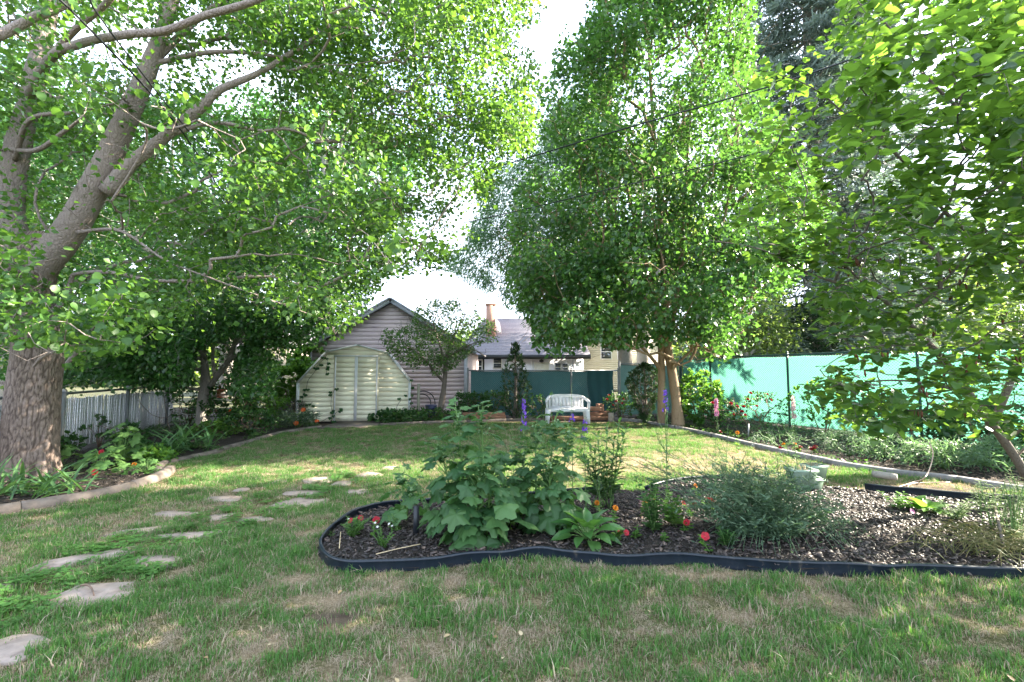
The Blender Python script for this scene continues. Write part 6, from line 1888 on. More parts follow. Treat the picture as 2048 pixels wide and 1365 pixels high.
hollyhock("second leafy hollyhock standing behind the hosta", hb2, [((-.05, .02, 0), W(1072, 850, 4.3)), ((.05, .04, 0), W(1110, 838, 4.35)), ((.1, 0, 0), W(1140, 865, 4.25)), ((-.1, .05, 0), W(1040, 905, 4.3)), ((.03, -.05, 0), W(1100, 930, 4.1))], 130, .29, .21, .07)
hb3 = G(805, 1050) + (0, 0, .025)
hollyhock("small young hollyhock beside the big lush one by the lawn path", hb3, [((0, 0, 0), W(800, 955, 4.4)), ((.03, 0, 0), W(825, 975, 4.3))], 24, .20, .16, .07)
shrub("bedding_plant", "low fine-leaved plant with yellow-green tips under the hollyhock", G(1010, 1062) + (0, 0, .02), .16, .12, .22, 30, 6, .035, M_SH_B, M_STEM, z0=.02)

# ------------------------------------------------------------------ hosta
M_HOS = leaf_mat("hosta_leaf", (0.035, 0.105, 0.030), (0.055, 0.145, 0.038), (0.085, 0.19, 0.05), (0.20, 0.45, 0.06), 0.35, 0.32, 0.5)
hos_me = tmesh("leaf", T_HOSTA, M_HOS)
hc = G(1175, 1088) + (0, 0, .025)
hosta = thing("hosta", "bright hosta with smooth oval leaves leaning over the black edging", "hosta", hc)
P, D, N, S = [], [], [], []
mb = MB()
for i in range(34):
    a = i * 2.4
    f = i / 34
    el = .25 + 1.0 * f
    d = np.array((math.cos(a) * math.cos(el), math.sin(a) * math.cos(el), math.sin(el)))
    L_ = .10 + .08 * (1 - abs(f - .4))
    e = hc + d * L_
    mb.tube(bez(hc, hc + d * L_ * .6 + (0, 0, .03), e, 5), .004, 5)
    P.append(e); D.append(d * (1, 1, .7) + (0, 0, -.25 * (1 - f))); N.append(np.array((-d[0] * .4, -d[1] * .4, 1.0)) + R.normal(0, .15, 3)); S.append(R.uniform(.12, .19))
part(hosta, "stalk", mb, M_STEM)
place_copies(hosta, "leaf", [hos_me], P, D, N, S)

# ------------------------------------------------------------------ lily stalks
M_LIL = leaf_mat("lily_leaf", (0.030, 0.090, 0.028), (0.045, 0.120, 0.034), (0.07, 0.16, 0.045), (0.17, 0.38, 0.06), 0.35, 0.4, 0.45)
lil_me = tmesh("leaf", T_LANCE, M_LIL)
lb = G(1212, 1020) + (0, 0, .025)
lily = thing("lily_clump", "clump of upright lily stalks ringed with narrow leaves", "lily", lb)
P, D, N, S = [], [], [], []
for (u, vt) in ((1178, 885), (1196, 870), (1215, 850), (1238, 845), (1255, 855), (1162, 905), (1228, 880), (1206, 905), (1190, 895), (1246, 890), (1170, 920)):
    tp = W(u, vt, 4.75 + R.uniform(-.15, .15))
    s0 = lb + (R.normal(0, .07), R.normal(0, .06), 0)
    pth = bez(s0, (s0 + tp) / 2 + (R.normal(0, .03), 0, 0), tp, 24)
    part(lily, "stem", MB().tube(pth, np.linspace(.007, .004, 24), 6), M_STEM, True)
    ang = 0
    for i in range(36):
        f = .18 + .82 * i / 35
        ang += 2.4
        q = pth[min(23, int(f * 23))]
        P.append(q); D.append((math.cos(ang), math.sin(ang), .45 + .5 * (f > .9))); N.append((-math.cos(ang) * .5, -math.sin(ang) * .5, 1)); S.append(R.uniform(.12, .19) * (1.1 - .4 * f))
place_copies(lily, "leaf", [lil_me], P, D, N, S)

# ------------------------------------------------------------------ wispy silver bush
cb = G(1525, 1075) + (0, 0, .02)
cat_ = thing("campion_bush", "wide tangled silver-green bush of wispy stems at the centre of the bed", "bush", cb)
mb, P, D, N, S = MB(), [], [], [], []
for i in range(340):
    a = R.uniform(0, 6.283)
    rr0 = math.sqrt(R.random())
    out = np.array((math.cos(a) * .66 * rr0, math.sin(a) * .45 * rr0, 0))
    s0 = cb + out * .45 + (0, 0, 0)
    hgt = R.uniform(.30, .64) * (1.05 - .55 * rr0 ** 2)
    e = cb + out * R.uniform(1.0, 1.18) + (R.normal(0, .05), R.normal(0, .05), hgt)
    e[2] = max(e[2], cb[2] + .05)
    pth = bez(s0, s0 + (out[0] * .2, out[1] * .2, hgt * .8), e, 7)
    A_s, B_s = pth[:-1], pth[1:]
    mb.segs(A_s, B_s, .0022, .0018, 3)
    for p in pth[1:]:
        for k in range(4):
            b_ = R.uniform(0, 6.28)
            P.append(p + R.normal(0, .012, 3)); D.append((math.cos(b_), math.sin(b_), R.uniform(-.1, .9))); N.append(R.normal(0, .6, 3) + (0, 0, 1)); S.append(R.uniform(.03, .065))
part(cat_, "stems", mb, M_CAT, kind="stuff")
part(cat_, "foliage", MB().scatter(T_LANCE, P, D, N, S), M_CAT, kind="stuff")
mb, P, D, N, S = MB(), [], [], [], []
for i in range(110):
    s0 = cb + (R.normal(-.05, .28), R.normal(.08, .18), .22)
    lx_ = R.normal(-.30, .30)
    e = s0 + (lx_, R.normal(.05, .15), R.uniform(.22, .48))
    pth = bez(s0, s0 + (lx_ * .25, 0, .22), e, 8)
    mb.segs(pth[:-1], pth[1:], .0026, .0020, 3)
    for p in (pth[-1], pth[-2], pth[-3]):
        P.append(p); D.append(e - s0 + R.normal(0, .1, 3)); N.append(R.normal(0, 1, 3)); S.append(R.uniform(.03, .05))
for i in range(60):
    a = R.uniform(-.9, .9) if i % 2 else R.uniform(3.6, 5.8)
    s0 = cb + (math.cos(a) * .4, math.sin(a) * .3, .14)
    e = s0 + (math.cos(a) * R.uniform(.2, .5), math.sin(a) * R.uniform(.1, .28), -.10)
    pth = bez(s0, (s0 + e) / 2 + (0, 0, R.uniform(.06, .2)), e, 9)
    mb.segs(pth[:-1], pth[1:], .0022, .0018, 3)
    for p in pth[4:]:
        P.append(p); D.append(R.normal(0, 1, 3)); N.append(R.normal(0, 1, 3)); S.append(R.uniform(.02, .05))
part(cat_, "flower_stems", mb, M_CAT, kind="stuff")
part(cat_, "bud_tips", MB().scatter(T_LANCE, P, D, N, S), M_CAT, kind="stuff")

# ------------------------------------------------------------------ small bedding plants in the island bed
for (u, v, h, kind, lab, nn) in ((752, 1046, .11, "red", "red petunia with white daisies by the curved edging", 1), (715, 1034, .08, "red", "red petunia hanging over the far edging rim", 2), (1412, 1080, .12, "red", "big bright red petunia alone near the front edging", 1),
        (1378, 1040, .10, "red", "red petunia at the edge of the silver bush", 2), (1240, 1056, .06, "red", "red petunia tucked below the hosta leaves", 2), (1415, 1000, .14, "red", "sunlit red petunia behind the silver bush", 2), (1382, 1012, .12, "red", "small red petunia pair by the silver bush", 2)):
    q = G(u, v, .04) if v > 1000 else G(u, 1003, .04)
    q = G(u, v + 22, .05)
    small_flower("petunia", lab, q, kind, h, .034 if nn == 1 else .028, nn, M_SH_B, "red petunias in the flower bed", (R.normal(0, .2), -.9, .5), .05)
for (u, v, lab) in ((1203, 1004, "orange marigold above the hosta leaves"), (1228, 1016, "orange marigold right beside the hosta tip"), (1214, 965, "orange marigold among the lily stalks"), (1310, 998, "yellow-orange marigold behind the bushy green stalks"), (1282, 1003, "half hidden marigold by the bushy green stalks"), (1398, 968, "orange marigold in the sun by the far edging")):
    q = G(u, v + 30, .05)
    small_flower("marigold", lab, q, "orange", .14, .028, 1, M_SH_B, "orange marigolds in the flower bed", (0, -.8, .6), .05)
def sprig(name, label, base, h, n, leafm, tmpl, size, spread, nl=10, group=None):
    base = np.asarray(base, float)
    t = thing(name, label, "plant", base, group)
    mb, P, D, N, S = MB(), [], [], [], []
    for k in range(n):
        s0 = base + (R.normal(0, spread * .3), R.normal(0, spread * .3), 0)
        e = s0 + (R.normal(0, spread), R.normal(0, spread), h * R.uniform(.6, 1.1))
        pth = bez(s0, (s0 + e) / 2 + (0, 0, h * .15), e, nl + 2)
        mb.tube(pth, np.linspace(.004, .002, nl + 2), 5)
        ang = R.uniform(0, 6)
        for i in range(1, nl + 2):
            for s in (0, math.pi):
                a = ang + s + i * math.pi / 2
                P.append(pth[i]); D.append((math.cos(a), math.sin(a), .35)); N.append((-math.cos(a) * .3, -math.sin(a) * .3, 1)); S.append(size * R.uniform(.7, 1.2) * (1.15 - .5 * i / nl))
    part(t, "stem", mb, M_STEM)
    part(t, "foliage", MB().scatter(tmpl, P, D, N, S), leafm, kind="stuff")
    return t
sprig("bushy_plant", "bushy green stalks with paired leaves between lily clump and silver bush", G(1308, 1072) + (0, 0, .02), .46, 9, M_LIL, T_OVATE, .085, .055, 9)
sprig("bushy_plant", "shorter leafy plant with broad leaves beside the silver bush", G(1352, 1062) + (0, 0, .02), .30, 5, M_SH_B, T_OVATE, .10, .06, 6)
sprig("bushy_plant", "low rounded seedling clump by the curved edging tip", G(705, 1080) + (0, 0, .02), .17, 14, M_SH_B, T_OVATE, .035, .06, 9)
sprig("bushy_plant", "pale green seedling stems near the fallen straw on mulch", G(765, 1105) + (0, 0, .02), .17, 7, M_SH_B, T_OVATE, .034, .045, 9)
sprig("bushy_plant", "tiny sprout with four leaves before the hosta", G(1272, 1085) + (0, 0, .02), .10, 3, M_SH_B, T_OVATE, .06, .02, 3)
sprig("bushy_plant", "tiny seedling on bare mulch between hosta and petunia", G(1330, 1092) + (0, 0, .02), .07, 4, M_SH_B, T_OVATE, .05, .02, 3)
sprig("bushy_plant", "leafy seedling beside the big red petunia", G(1452, 1100) + (0, 0, .02), .14, 5, M_LIL, T_OVATE, .07, .04, 5)
sprig("purple_sage", "dusky purple flower spike leaning behind the green stalks", G(1300, 1040) + (0, 0, .02), .30, 3, leaf_mat("dusky_leaf", (0.10, 0.06, 0.09), (0.16, 0.09, 0.14), (0.2, 0.13, 0.16), (0.2, 0.1, 0.15), .3), T_OVATE, .04, .08, 12)
dz = sprig("daisy_plant", "little white daisies growing on the mulch by the red petunia", G(790, 1072) + (0, 0, .02), .15, 6, M_SH_B, T_OVATE, .035, .05, 7)
blooms(dz, "daisy", [W(750, 1046, 3.95), W(755, 1054, 3.9), W(778, 1048, 3.95), W(784, 1052, 3.95), W(697, 1038, 4.3)], .012)
solo("hosta_stake", MB().box(G(832, 1075) + (0, 0, .13), (.045, .03, .28)), M_DARK, "dark square stake half hidden beside the big hollyhock", "stake")
for (u, v, a, lab) in ((795, 1098, .5, "long dry straw stalk lying on the mulch"), (680, 1080, 1.9, "short dry stalk beside the low seedling clump")):
    q = G(u, v, .10)
    solo("dry_stalk", MB().tube([q - np.array((math.cos(a), math.sin(a), .06)) * .16, q, q + np.array((math.cos(a), math.sin(a), .02)) * .18], .004, 5), M_STRAW, lab, "stalk")
# right end of the bed
wl_ = thing("lettuce_plant", "bright yellow-green broad-leaved plant at the back of the mulch", "plant", G(1850, 1030))
P, D, N, S = [], [], [], []
for k in range(15):
    a = k * 2.4
    el = R.uniform(.2, 1.0)
    d = (math.cos(a) * math.cos(el), math.sin(a) * math.cos(el), math.sin(el))
    P.append(G(1850, 1030) + np.array(d) * .03 + (R.normal(0, .06), R.normal(0, .04), .05)); D.append(d); N.append((-d[0], -d[1], .8)); S.append(R.uniform(.13, .21))
lt_me = tmesh("leaf", T_HOSTA, M_SH_B)
place_copies(wl_, "leaf", [lt_me], P, D, N, S)
sprig("bushy_plant", "small plant with magenta petals beside the broad yellow-green one", G(1800, 1026) + (0, 0, .02), .2, 5, M_SH_B, T_OVATE, .07, .06, 5)
fl = thing("petunia", "two small magenta blooms on the mulch before the back edging", "flower", G(1822, 1030))
part(fl, "stem", MB().tube([G(1822, 1030), G(1822, 1030) + (0, 0, .13)], .003, 5), M_STEM)
blooms(fl, "pinkpet", [G(1822, 1030) + (0, 0, .15), G(1825, 1040) + (0, 0, .08)], .03)
M_PALEW = leaf_mat("pale_weed_leaf", (0.09, 0.15, 0.06), (0.13, 0.19, 0.08), (0.18, 0.24, 0.11), (0.30, 0.42, 0.12), .4)
for (u, v, h, n, lab) in ((1985, 1062, .40, 9, "tall pale weed stems by the dark bent stick"), (1915, 1048, .26, 8, "short pale weed clump behind the yellow-green plant"), (2030, 1090, .50, 12, "sprawling pale weed clump farthest along the bed"), (1965, 1030, .30, 8, "thin pale weeds against the black back edging"), (2060, 1050, .45, 10, "pale leafy stems under the redbud stem")):
    sprig("pale_weed", lab, G(u, v) + (0, 0, .04), h, n, M_PALEW, T_LANCE, .075, .08, 10, "pale weeds at the end of the bed")
mb, P, D, N, S = MB(), [], [], [], []
gb = G(2010, 1110)
for i in range(260):
    s0 = gb + (R.normal(0, .28), R.normal(0, .14), .03)
    a = R.uniform(0, 6.28)
    L_ = R.uniform(.15, .38)
    e = s0 + (math.cos(a) * L_, math.sin(a) * L_, R.uniform(-.02, .12))
    pth = bez(s0, (s0 + e) / 2 + (0, 0, R.uniform(.08, .22)), e, 6)
    mb.segs(pth[:-1], pth[1:], .0028, .002, 3)
struct("straw_grass", mb, leaf_mat("withering_grass", (0.10, 0.15, 0.04), (0.20, 0.20, 0.07), (0.34, 0.28, 0.13), (0.3, 0.3, 0.1), .3), kind="stuff", label=None)

# ------------------------------------------------------------------ iris fans and columbine in the bed under the big tree
M_IRI = leaf_mat("iris_leaf", (0.045, 0.115, 0.050), (0.065, 0.145, 0.060), (0.10, 0.19, 0.075), (0.20, 0.42, 0.08), .35, .4, .4)
T_STRAP = fan([(.03, 0), (.042, .3), (.038, .7), (.0, 1)], .5, .30)
T_STRAP2 = fan([(.03, 0), (.042, .25), (.042, .5), (.034, .75), (.0, 1)], .5, .75)
ir_me = [tmesh("leaf", T_STRAP, M_IRI), tmesh("leaf", T_STRAP2, M_IRI)]
def iris(label, base, n, L_, rx, ry=.15):
    base = np.asarray(base, float)
    t = thing("iris_clump", label, "iris", base, "iris clumps under the trees")
    P, D, N, S = [], [], [], []
    for k in range(n):
        a = R.uniform(0, 6.28)
        el = R.uniform(.35, 1.35)
        d = np.array((math.cos(a) * math.cos(el), math.sin(a) * math.cos(el) * .7, math.sin(el)))
        P.append(base + (R.normal(0, rx), R.normal(0, ry), 0)); D.append(d); N.append((-d[0] * 1.2, -d[1] * 1.2 - .2, .9)); S.append(L_ * R.uniform(.6, 1.15))
    place_copies(t, "leaf", ir_me, P, D, N, S)
iris("sword-leaved iris clump at the foot of the thick trunk", G(20, 985), 60, .46, .26)
iris("iris leaves arching over the pale kerb under the thick trunk", G(95, 990), 44, .42, .20)
iris("iris clump beside the forked trunk with long bent leaves", G(375, 897), 42, .62, .24)
iris("small iris fan between the slats and the forked trunk", G(325, 905), 18, .55, .12)
M_COL = leaf_mat("columbine_leaf", (0.060, 0.14, 0.040), (0.085, 0.175, 0.05), (0.12, 0.22, 0.065), (0.25, 0.45, 0.08), .38, .5)
COLM = [tmesh("leaf", lobed(s + 20, 5, .38, 25), M_COL) for s in range(3)]
def broadleaf(label, base, n, h, reach, sz, name="maple_seedling", spots=None):
    base = np.asarray(base, float)
    t = thing(name, label, "plant", base)
    mb, P, D, N, S = MB(), [], [], [], []
    for k in range(n):
        a = k * 2.4 + R.normal(0, .2)
        f = (k + .5) / n
        d = np.array((math.cos(a), math.sin(a), 0))
        e = base + d * reach * (1 - .75 * f) * R.uniform(.6, 1.1) + (0, 0, h * f + .05)
        mb.tube(bez(base + d * .02, base + d * .04 + (0, 0, h * f * .8), e, 6), .0035, 5)
        P.append(e); D.append(d + (0, 0, -.35)); N.append(np.array((0, -.35, 1.0)) + R.normal(0, .25, 3)); S.append(sz * R.uniform(.7, 1.2) * (1.1 - .4 * f))
    part(t, "stem", mb, M_STEM)
    place_copies(t, "leaf", COLM, P, D, N, S)
    return t
broadleaf("pale broad-leaved plant rising in tiers before the white slats", G(242, 930), 24, .62, .34, .21)
broadleaf("lower broad-leaved plant beside the tiered one by the kerb", G(205, 940), 14, .30, .26, .20)
broadleaf("small lobed plant at the rounded kerb end", G(292, 945), 16, .16, .20, .12)
broadleaf("wide grey-green leaves between the trunk and the slats", G(122, 935), 8, .34, .2, .24)
shrub("bedding_plant", "low leafy plants behind the rounded kerb end", G(310, 925), .32, .2, .22, 50, 6, .07, M_SH_B, M_STEM, z0=.01)
shrub("bedding_plant", "low leafy plants filling the corner by the slats", G(275, 912), .4, .25, .25, 50, 6, .08, M_SH_D, M_STEM, z0=.01)
M_COLR = plain("red_orange", (.5, .06, .04), .6)
for (u, v, Y, lab) in ((203, 905, 6.9, "red columbine bloom above the broad leaves"), (190, 945, 6.3, "red and orange columbine bloom low by the mulch"), (268, 930, 7.0, "small orange bloom near the rounded kerb end")):
    q = W(u, v, Y)
    small_flower("columbine", lab, (q[0], q[1], 0), "red" if u != 268 else "orange", q[2], .045, 1, M_COL, "columbine blooms by the kerb", spots=[q])
# bare vine stems on the slat fence
mb = MB()
for pts in ([(312, 785, 10.9), (318, 830, 10.8), (330, 880, 10.6)], [(260, 800, 10.2), (290, 830, 10.4), (320, 835, 10.6), (335, 815, 10.8)], [(345, 790, 11.5), (345, 850, 11.2), (340, 900, 10.6)], [(180, 850, 8.9), (215, 860, 9.0), (235, 852, 9.2)]):
    mb.tube(smooth_path([W(u, v, Y) - np.array((-.25, .1, 0)) for u, v, Y in pts], .1), .008, 6)
solo("bare_vine", mb, M_BARK_RED, "bare dark vine stems trailing across the white slats", "vine", smooth=True)
# ------------------------------------------------------------------ grass: tufts scattered over the lawn
def grass_mat(name, g, d, tr):
    m, nt, b = new_mat(name)
    a = nt.nodes.new("ShaderNodeAttribute"); a.attribute_type = "INSTANCER"; a.attribute_name = "dry"
    ge = nt.nodes.new("ShaderNodeNewGeometry")
    rg = ramp(nt, [(0, g[0]), (.5, g[1]), (1, g[2])]); rd = ramp(nt, [(0, d[0]), (.5, d[1]), (1, d[2])])
    nt.links.new(ge.outputs["Random Per Island"], rg.inputs["Fac"]); nt.links.new(ge.outputs["Random Per Island"], rd.inputs["Fac"])
    # a blade is dry where the tuft's dryness beats the blade's own number
    h = nt.nodes.new("ShaderNodeMath"); h.operation = "MULTIPLY"; h.inputs[1].default_value = 7.31
    fr = nt.nodes.new("ShaderNodeMath"); fr.operation = "FRACT"
    nt.links.new(ge.outputs["Random Per Island"], h.inputs[0]); nt.links.new(h.outputs[0], fr.inputs[0])
    cp = nt.nodes.new("ShaderNodeMath"); cp.operation = "LESS_THAN"
    nt.links.new(fr.outputs[0], cp.inputs[0]); nt.links.new(a.outputs["Fac"], cp.inputs[1])
    mxx = nt.nodes.new("ShaderNodeMixRGB")
    nt.links.new(cp.outputs[0], mxx.inputs[0]); nt.links.new(rg.outputs["Color"], mxx.inputs[1]); nt.links.new(rd.outputs["Color"], mxx.inputs[2])
    nt.links.new(mxx.outputs["Color"], b.inputs["Base Color"])
    b.inputs["Roughness"].default_value = .55; b.inputs["Specular IOR Level"].default_value = .25
    t = nt.nodes.new("ShaderNodeBsdfTranslucent")
    mg = nt.nodes.new("ShaderNodeMixRGB"); mg.blend_type = "MIX"; mg.inputs[1].default_value = c4(tr); mg.inputs[2].default_value = (.40, .32, .18, 1)
    nt.links.new(cp.outputs[0], mg.inputs[0]); nt.links.new(mg.outputs["Color"], t.inputs["Color"])
    ms = nt.nodes.new("ShaderNodeMixShader"); ms.inputs[0].default_value = .35
    nt.links.new(b.outputs[0], ms.inputs[1]); nt.links.new(t.outputs[0], ms.inputs[2])
    nt.links.new(ms.outputs[0], nt.nodes["Material Output"].inputs["Surface"])
    return m
M_GRASS = grass_mat("grass_blade", [(0.038, 0.115, 0.028), (0.066, 0.165, 0.040), (0.118, 0.218, 0.064)], [(0.22, 0.175, 0.125), (0.36, 0.29, 0.21), (0.52, 0.43, 0.33)], (0.15, 0.34, 0.05))
M_CLOV = leaf_mat("clover_leaf", (0.055, 0.15, 0.035), (0.08, 0.19, 0.045), (0.12, 0.24, 0.06), (0.2, 0.42, 0.05), .35)
def tuft(seed, n, rad_, h0, h1, w, lean, flat=0.0):
    rs = np.random.default_rng(seed)
    V, F = [], []
    for i in range(n):
        a, r = rs.uniform(0, 6.283), rad_ * math.sqrt(rs.random())
        x, y = r * math.cos(a), r * math.sin(a)
        h = rs.uniform(h0, h1)
        b = rs.uniform(0, 6.283)
        ln = abs(rs.normal(0, lean)) * h
        z1, z2 = h * .55 * (1 - flat), h * (1 - flat)
        dx, dy = math.cos(b), math.sin(b)
        px, py = -dy * w, dx * w
        if flat: ln = h * 1.0
        k = len(V)
        V += [(x - px, y - py, -.004), (x + px, y + py, -.004), (x + dx * ln * .35 + px * .8, y + dy * ln * .35 + py * .8, z1), (x + dx * ln * .35 - px * .8, y + dy * ln * .35 - py * .8, z1), (x + dx * ln, y + dy * ln, z2 * (1 - .25 * min(1, ln / h)))]
        F += [(k, k + 1, k + 2, k + 3), (k + 3, k + 2, k + 4)]
    return V, F
def src(name, VF, mat):
    mb = MB(); mb.add(VF[0], VF[1])
    me = mb.mesh(name); me.materials.append(mat)
    return bpy.data.objects.new(name, me)
TUFTS = [src("grass_tuft", tuft(s, 40, .06, .014, .034, .0016, .65), M_GRASS) for s in range(4)] + [src("grass_tuft", tuft(s + 10, 28, .05, .025, .060, .0018, .7), M_GRASS) for s in range(3)] + \
        [src("thatch_tuft", tuft(s + 20, 30, .07, .03, .075, .0013, .5, .86), M_GRASS) for s in range(3)]
V, F = [], []
rs = np.random.default_rng(5)
for i in range(15):
    x, y, z = rs.uniform(-.06, .06), rs.uniform(-.06, .06), rs.uniform(.02, .045)
    for j in range(3):
        a = 2.09 * j + rs.uniform(0, 1)
        k = len(V)
        c = np.array((x, y, z)); d = np.array((math.cos(a), math.sin(a), .1)); p = np.array((-d[1], d[0], 0))
        s_ = rs.uniform(.011, .018)
        V += [c, c + (d * .6 - p * .55) * s_, c + d * s_ * 1.1, c + (d * .6 + p * .55) * s_]
        F += [(k, k + 1, k + 2, k + 3)]
TUFTS.append(src("clover_tuft", (V, F), M_CLOV))

def scatter_obj(name, pts, attrs, sources, label=None):
    me = bpy.data.meshes.new(name)
    me.vertices.add(len(pts))
    me.vertices.foreach_set("co", np.asarray(pts, np.float32).ravel())
    for k, (ty, val) in attrs.items():
        a = me.attributes.new(k, ty, "POINT")
        a.data.foreach_set("vector" if ty == "FLOAT_VECTOR" else "value", np.asarray(val).astype(np.int32 if ty == "INT" else np.float32).ravel())
    o = bpy.data.objects.new(name, me)
    COL.objects.link(o)
    ng = bpy.data.node_groups.new(name, "GeometryNodeTree")
    ng.interface.new_socket("Geometry", in_out="INPUT", socket_type="NodeSocketGeometry")
    ng.interface.new_socket("Geometry", in_out="OUTPUT", socket_type="NodeSocketGeometry")
    nn, ll = ng.nodes, ng.links
    gi, go = nn.new("NodeGroupInput"), nn.new("NodeGroupOutput")
    jn = nn.new("GeometryNodeJoinGeometry")
    for s in reversed(sources):
        oi = nn.new("GeometryNodeObjectInfo"); oi.inputs["Object"].default_value = s; oi.inputs["As Instance"].default_value = True
        ll.new(oi.outputs["Geometry"], jn.inputs[0])
    ip = nn.new("GeometryNodeInstanceOnPoints")
    ip.inputs["Pick Instance"].default_value = True
    def na(nm, ty):
        n = nn.new("GeometryNodeInputNamedAttribute"); n.data_type = ty; n.inputs["Name"].default_value = nm
        return n.outputs["Attribute"]
    ll.new(gi.outputs[0], ip.inputs["Points"]); ll.new(jn.outputs[0], ip.inputs["Instance"])
    ll.new(na("idx", "INT"), ip.inputs["Instance Index"])
    er = nn.new("FunctionNodeEulerToRotation")
    ll.new(na("rot", "FLOAT_VECTOR"), er.inputs[0]); ll.new(er.outputs[0], ip.inputs["Rotation"])
    ll.new(na("scl", "FLOAT"), ip.inputs["Scale"])
    ll.new(ip.outputs[0], go.inputs[0])
    md = o.modifiers.new("scatter", "NODES"); md.node_group = ng
    return props(o, label, kind="stuff")

rs = np.random.default_rng(12)
def lawn_points(n, y0, y1, dens):
    x = rs.uniform(-7, 8, n); y = rs.uniform(y0, y1, n)
    k = (np.abs(x) < 1.22 * y + 1.8) & in_poly(x, y, LAWN) & ~in_poly(x, y, BED)
    k &= rs.random(n) < dens(y)
    x, y = x[k], y[k]
    for po in STONE_POLYS:
        po = np.array(po)
        lo, hi = po.min(0) , po.max(0)
        near = (x > lo[0]) & (x < hi[0]) & (y > lo[1]) & (y < hi[1])
        c = po.mean(0)
        ins = in_poly(x, y, c + (po - c) * .84)
        x, y = x[~(near & ins)], y[~(near & ins)]
    return x, y
area = 15 * 11.5
x, y = lawn_points(int(area * 540), 1.6, 13.1, lambda y: np.clip(1.15 * (3.4 / y) ** .9, .3, 1))
d = dryness(x, y); ba = bareness(x, y)
k = rs.random(len(x)) > ba * .93
x, y, d = x[k], y[k], d[k]
m = len(x)
lush = fbm(x * 3.1 + 40, y * 3.1 + 11, 3)
r = rs.random(m)
clump = fbm(x * 5.3 + 71, y * 6.4 + 33, 3)
d = np.clip(np.where(clump < .46, np.maximum(d, (.46 - clump) * 4.5), d * np.clip(1.25 - (clump - .46) * 5, .25, 1)), 0, 1)
idx = rs.integers(0, 4, m)
idx = np.where((r < np.clip((lush - .42) * 2.2 + (clump - .5) * 3.5, 0, .8)) & (d < .5), rs.integers(4, 7, m), idx)
idx = np.where((d > .45) & (rs.random(m) < .75 * d), rs.integers(7, 10, m), idx)
CLOV = [(G(u, v)[:2], a) for u, v, a in ((260, 1100, .40), (330, 1085, .35), (430, 1052, .4), (480, 1030, .35), (120, 1150, .4), (60, 1210, .3), (250, 1150, .25), (520, 1015, .35), (640, 985, .3), (700, 960, .4))]
cl = np.zeros(m)
for c, a in CLOV:
    cl = np.maximum(cl, np.clip(1.2 - (((x - c[0]) ** 2 + (y - c[1]) ** 2) / a**2) * (.5 + fbm(x * 8, y * 8, 2)), 0, 1))
isc = rs.random(m) < cl * .27
idx = np.where(isc, 10, idx)
d = np.where(isc, 0, d)
z = 0.018 * (fbm(x * 1.3, y * 1.3, 3) - .5) + 0.014 * (fbm(x * 9, y * 9, 3) - .5)
scl = rs.uniform(.75, 1.3, m) * (1 - .25 * d) * np.clip(.55 + clump * .95, .6, 1.4) * np.where(y > 7, 0.95, 1.0)
# lawn trimmed lower in the sunny far part, longer along kerbs
rot = np.stack([rs.normal(0, .12, m), rs.normal(0, .12, m), rs.uniform(0, 6.28, m)], 1)
scatter_obj("grass", np.stack([x, y, z], 1), {"idx": ("INT", idx), "rot": ("FLOAT_VECTOR", rot), "scl": ("FLOAT", scl), "dry": ("FLOAT", np.clip(d * .9 + .14 + .16 * fbm(x * .7, y * .7, 2), 0, 1))}, TUFTS)

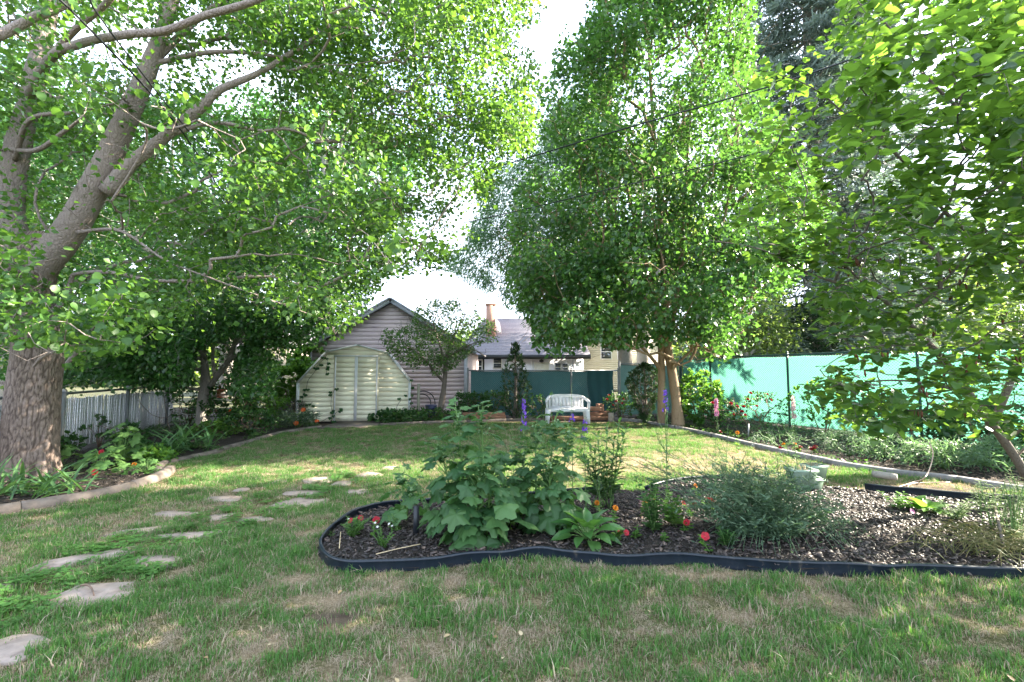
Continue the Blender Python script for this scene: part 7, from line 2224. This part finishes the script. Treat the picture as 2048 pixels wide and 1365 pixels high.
# low weeds and leaf litter in the beds round about
M_WEED = leaf_mat("weed_leaf", (0.02, 0.06, 0.015), (0.04, 0.10, 0.025), (0.08, 0.15, 0.04), (0.15, 0.32, 0.05), .35)
def weedy(seed, n=26, R_=.12, h=.09, s=.05):
    rs_ = np.random.default_rng(seed)
    P = np.stack([rs_.normal(0, R_ * .5, n), rs_.normal(0, R_ * .5, n), rs_.uniform(.01, h, n)], 1)
    a = rs_.uniform(0, 6.28, n)
    D = np.stack([np.cos(a), np.sin(a), rs_.uniform(-.1, .5, n)], 1)
    mb = MB().scatter(T_OVATE, P, D, rs_.normal(0, .4, (n, 3)) + (0, 0, 1), s * rs_.uniform(.6, 1.2, n))
    me = mb.mesh("weed"); me.materials.append(M_WEED)
    return bpy.data.objects.new("weed", me)
WD = [weedy(s) for s in range(3)] + [weedy(9, 18, .10, .06, .035)]
def bed_weeds(poly, n, box, lo=.8, hi=1.4):
    x = rs.uniform(box[0], box[1], n); y = rs.uniform(box[2], box[3], n)
    k = in_poly(x, y, poly) & (fbm(x * 1.2 + 9, y * 1.2, 3) > .47)
    x, y = x[k], y[k]
    m = len(x)
    return np.stack([x, y, np.zeros(m)], 1), m
SHB = [tuple(p[:2]) for p in pB] + [(-6.2, 13.4), (-6.6, 15), (-10.5, 14), (-8.8, 9.5)]
allp = []
for poly, n, bx_ in ((LBED, 130, (-9, -4, 3.5, 9)), (SHB, 900, (-11, -4.5, 7.5, 15)), (RBED, 1100, (1, 9, 4.5, 15.5)), (BACKBED, 120, (-4.5, 2, 12.4, 14.8))):
    p_, m_ = bed_weeds(poly, n, bx_)
    allp.append(p_)
pts = np.concatenate(allp); m = len(pts)
scatter_obj("weeds", pts, {"idx": ("INT", rs.integers(0, 4, m)), "rot": ("FLOAT_VECTOR", np.stack([np.zeros(m), np.zeros(m), rs.uniform(0, 6.28, m)], 1)), "scl": ("FLOAT", rs.uniform(.6, 1.4, m))}, WD)
# fallen leaves and petals on the lawn
n = 240
x = rs.uniform(-6, 6, n * 2); y = rs.uniform(2, 12.5, n * 2)
k = in_poly(x, y, LAWN)
x, y = x[k][:n], y[k][:n]
a = rs.uniform(0, 6.28, len(x))
P = np.stack([x, y, np.full(len(x), .035)], 1)
struct("leaf_litter", MB().scatter(T_OVATE, P, np.stack([np.cos(a), np.sin(a), rs.normal(0, .2, len(x))], 1), rs.normal(0, .3, (len(x), 3)) + (0, 0, 1), rs.uniform(.015, .038, len(x))),
       leaf_mat("fallen_leaf", (0.20, 0.12, 0.05), (0.36, 0.25, 0.12), (0.5, 0.4, 0.25), (.3, .2, .1), .2), kind="stuff")
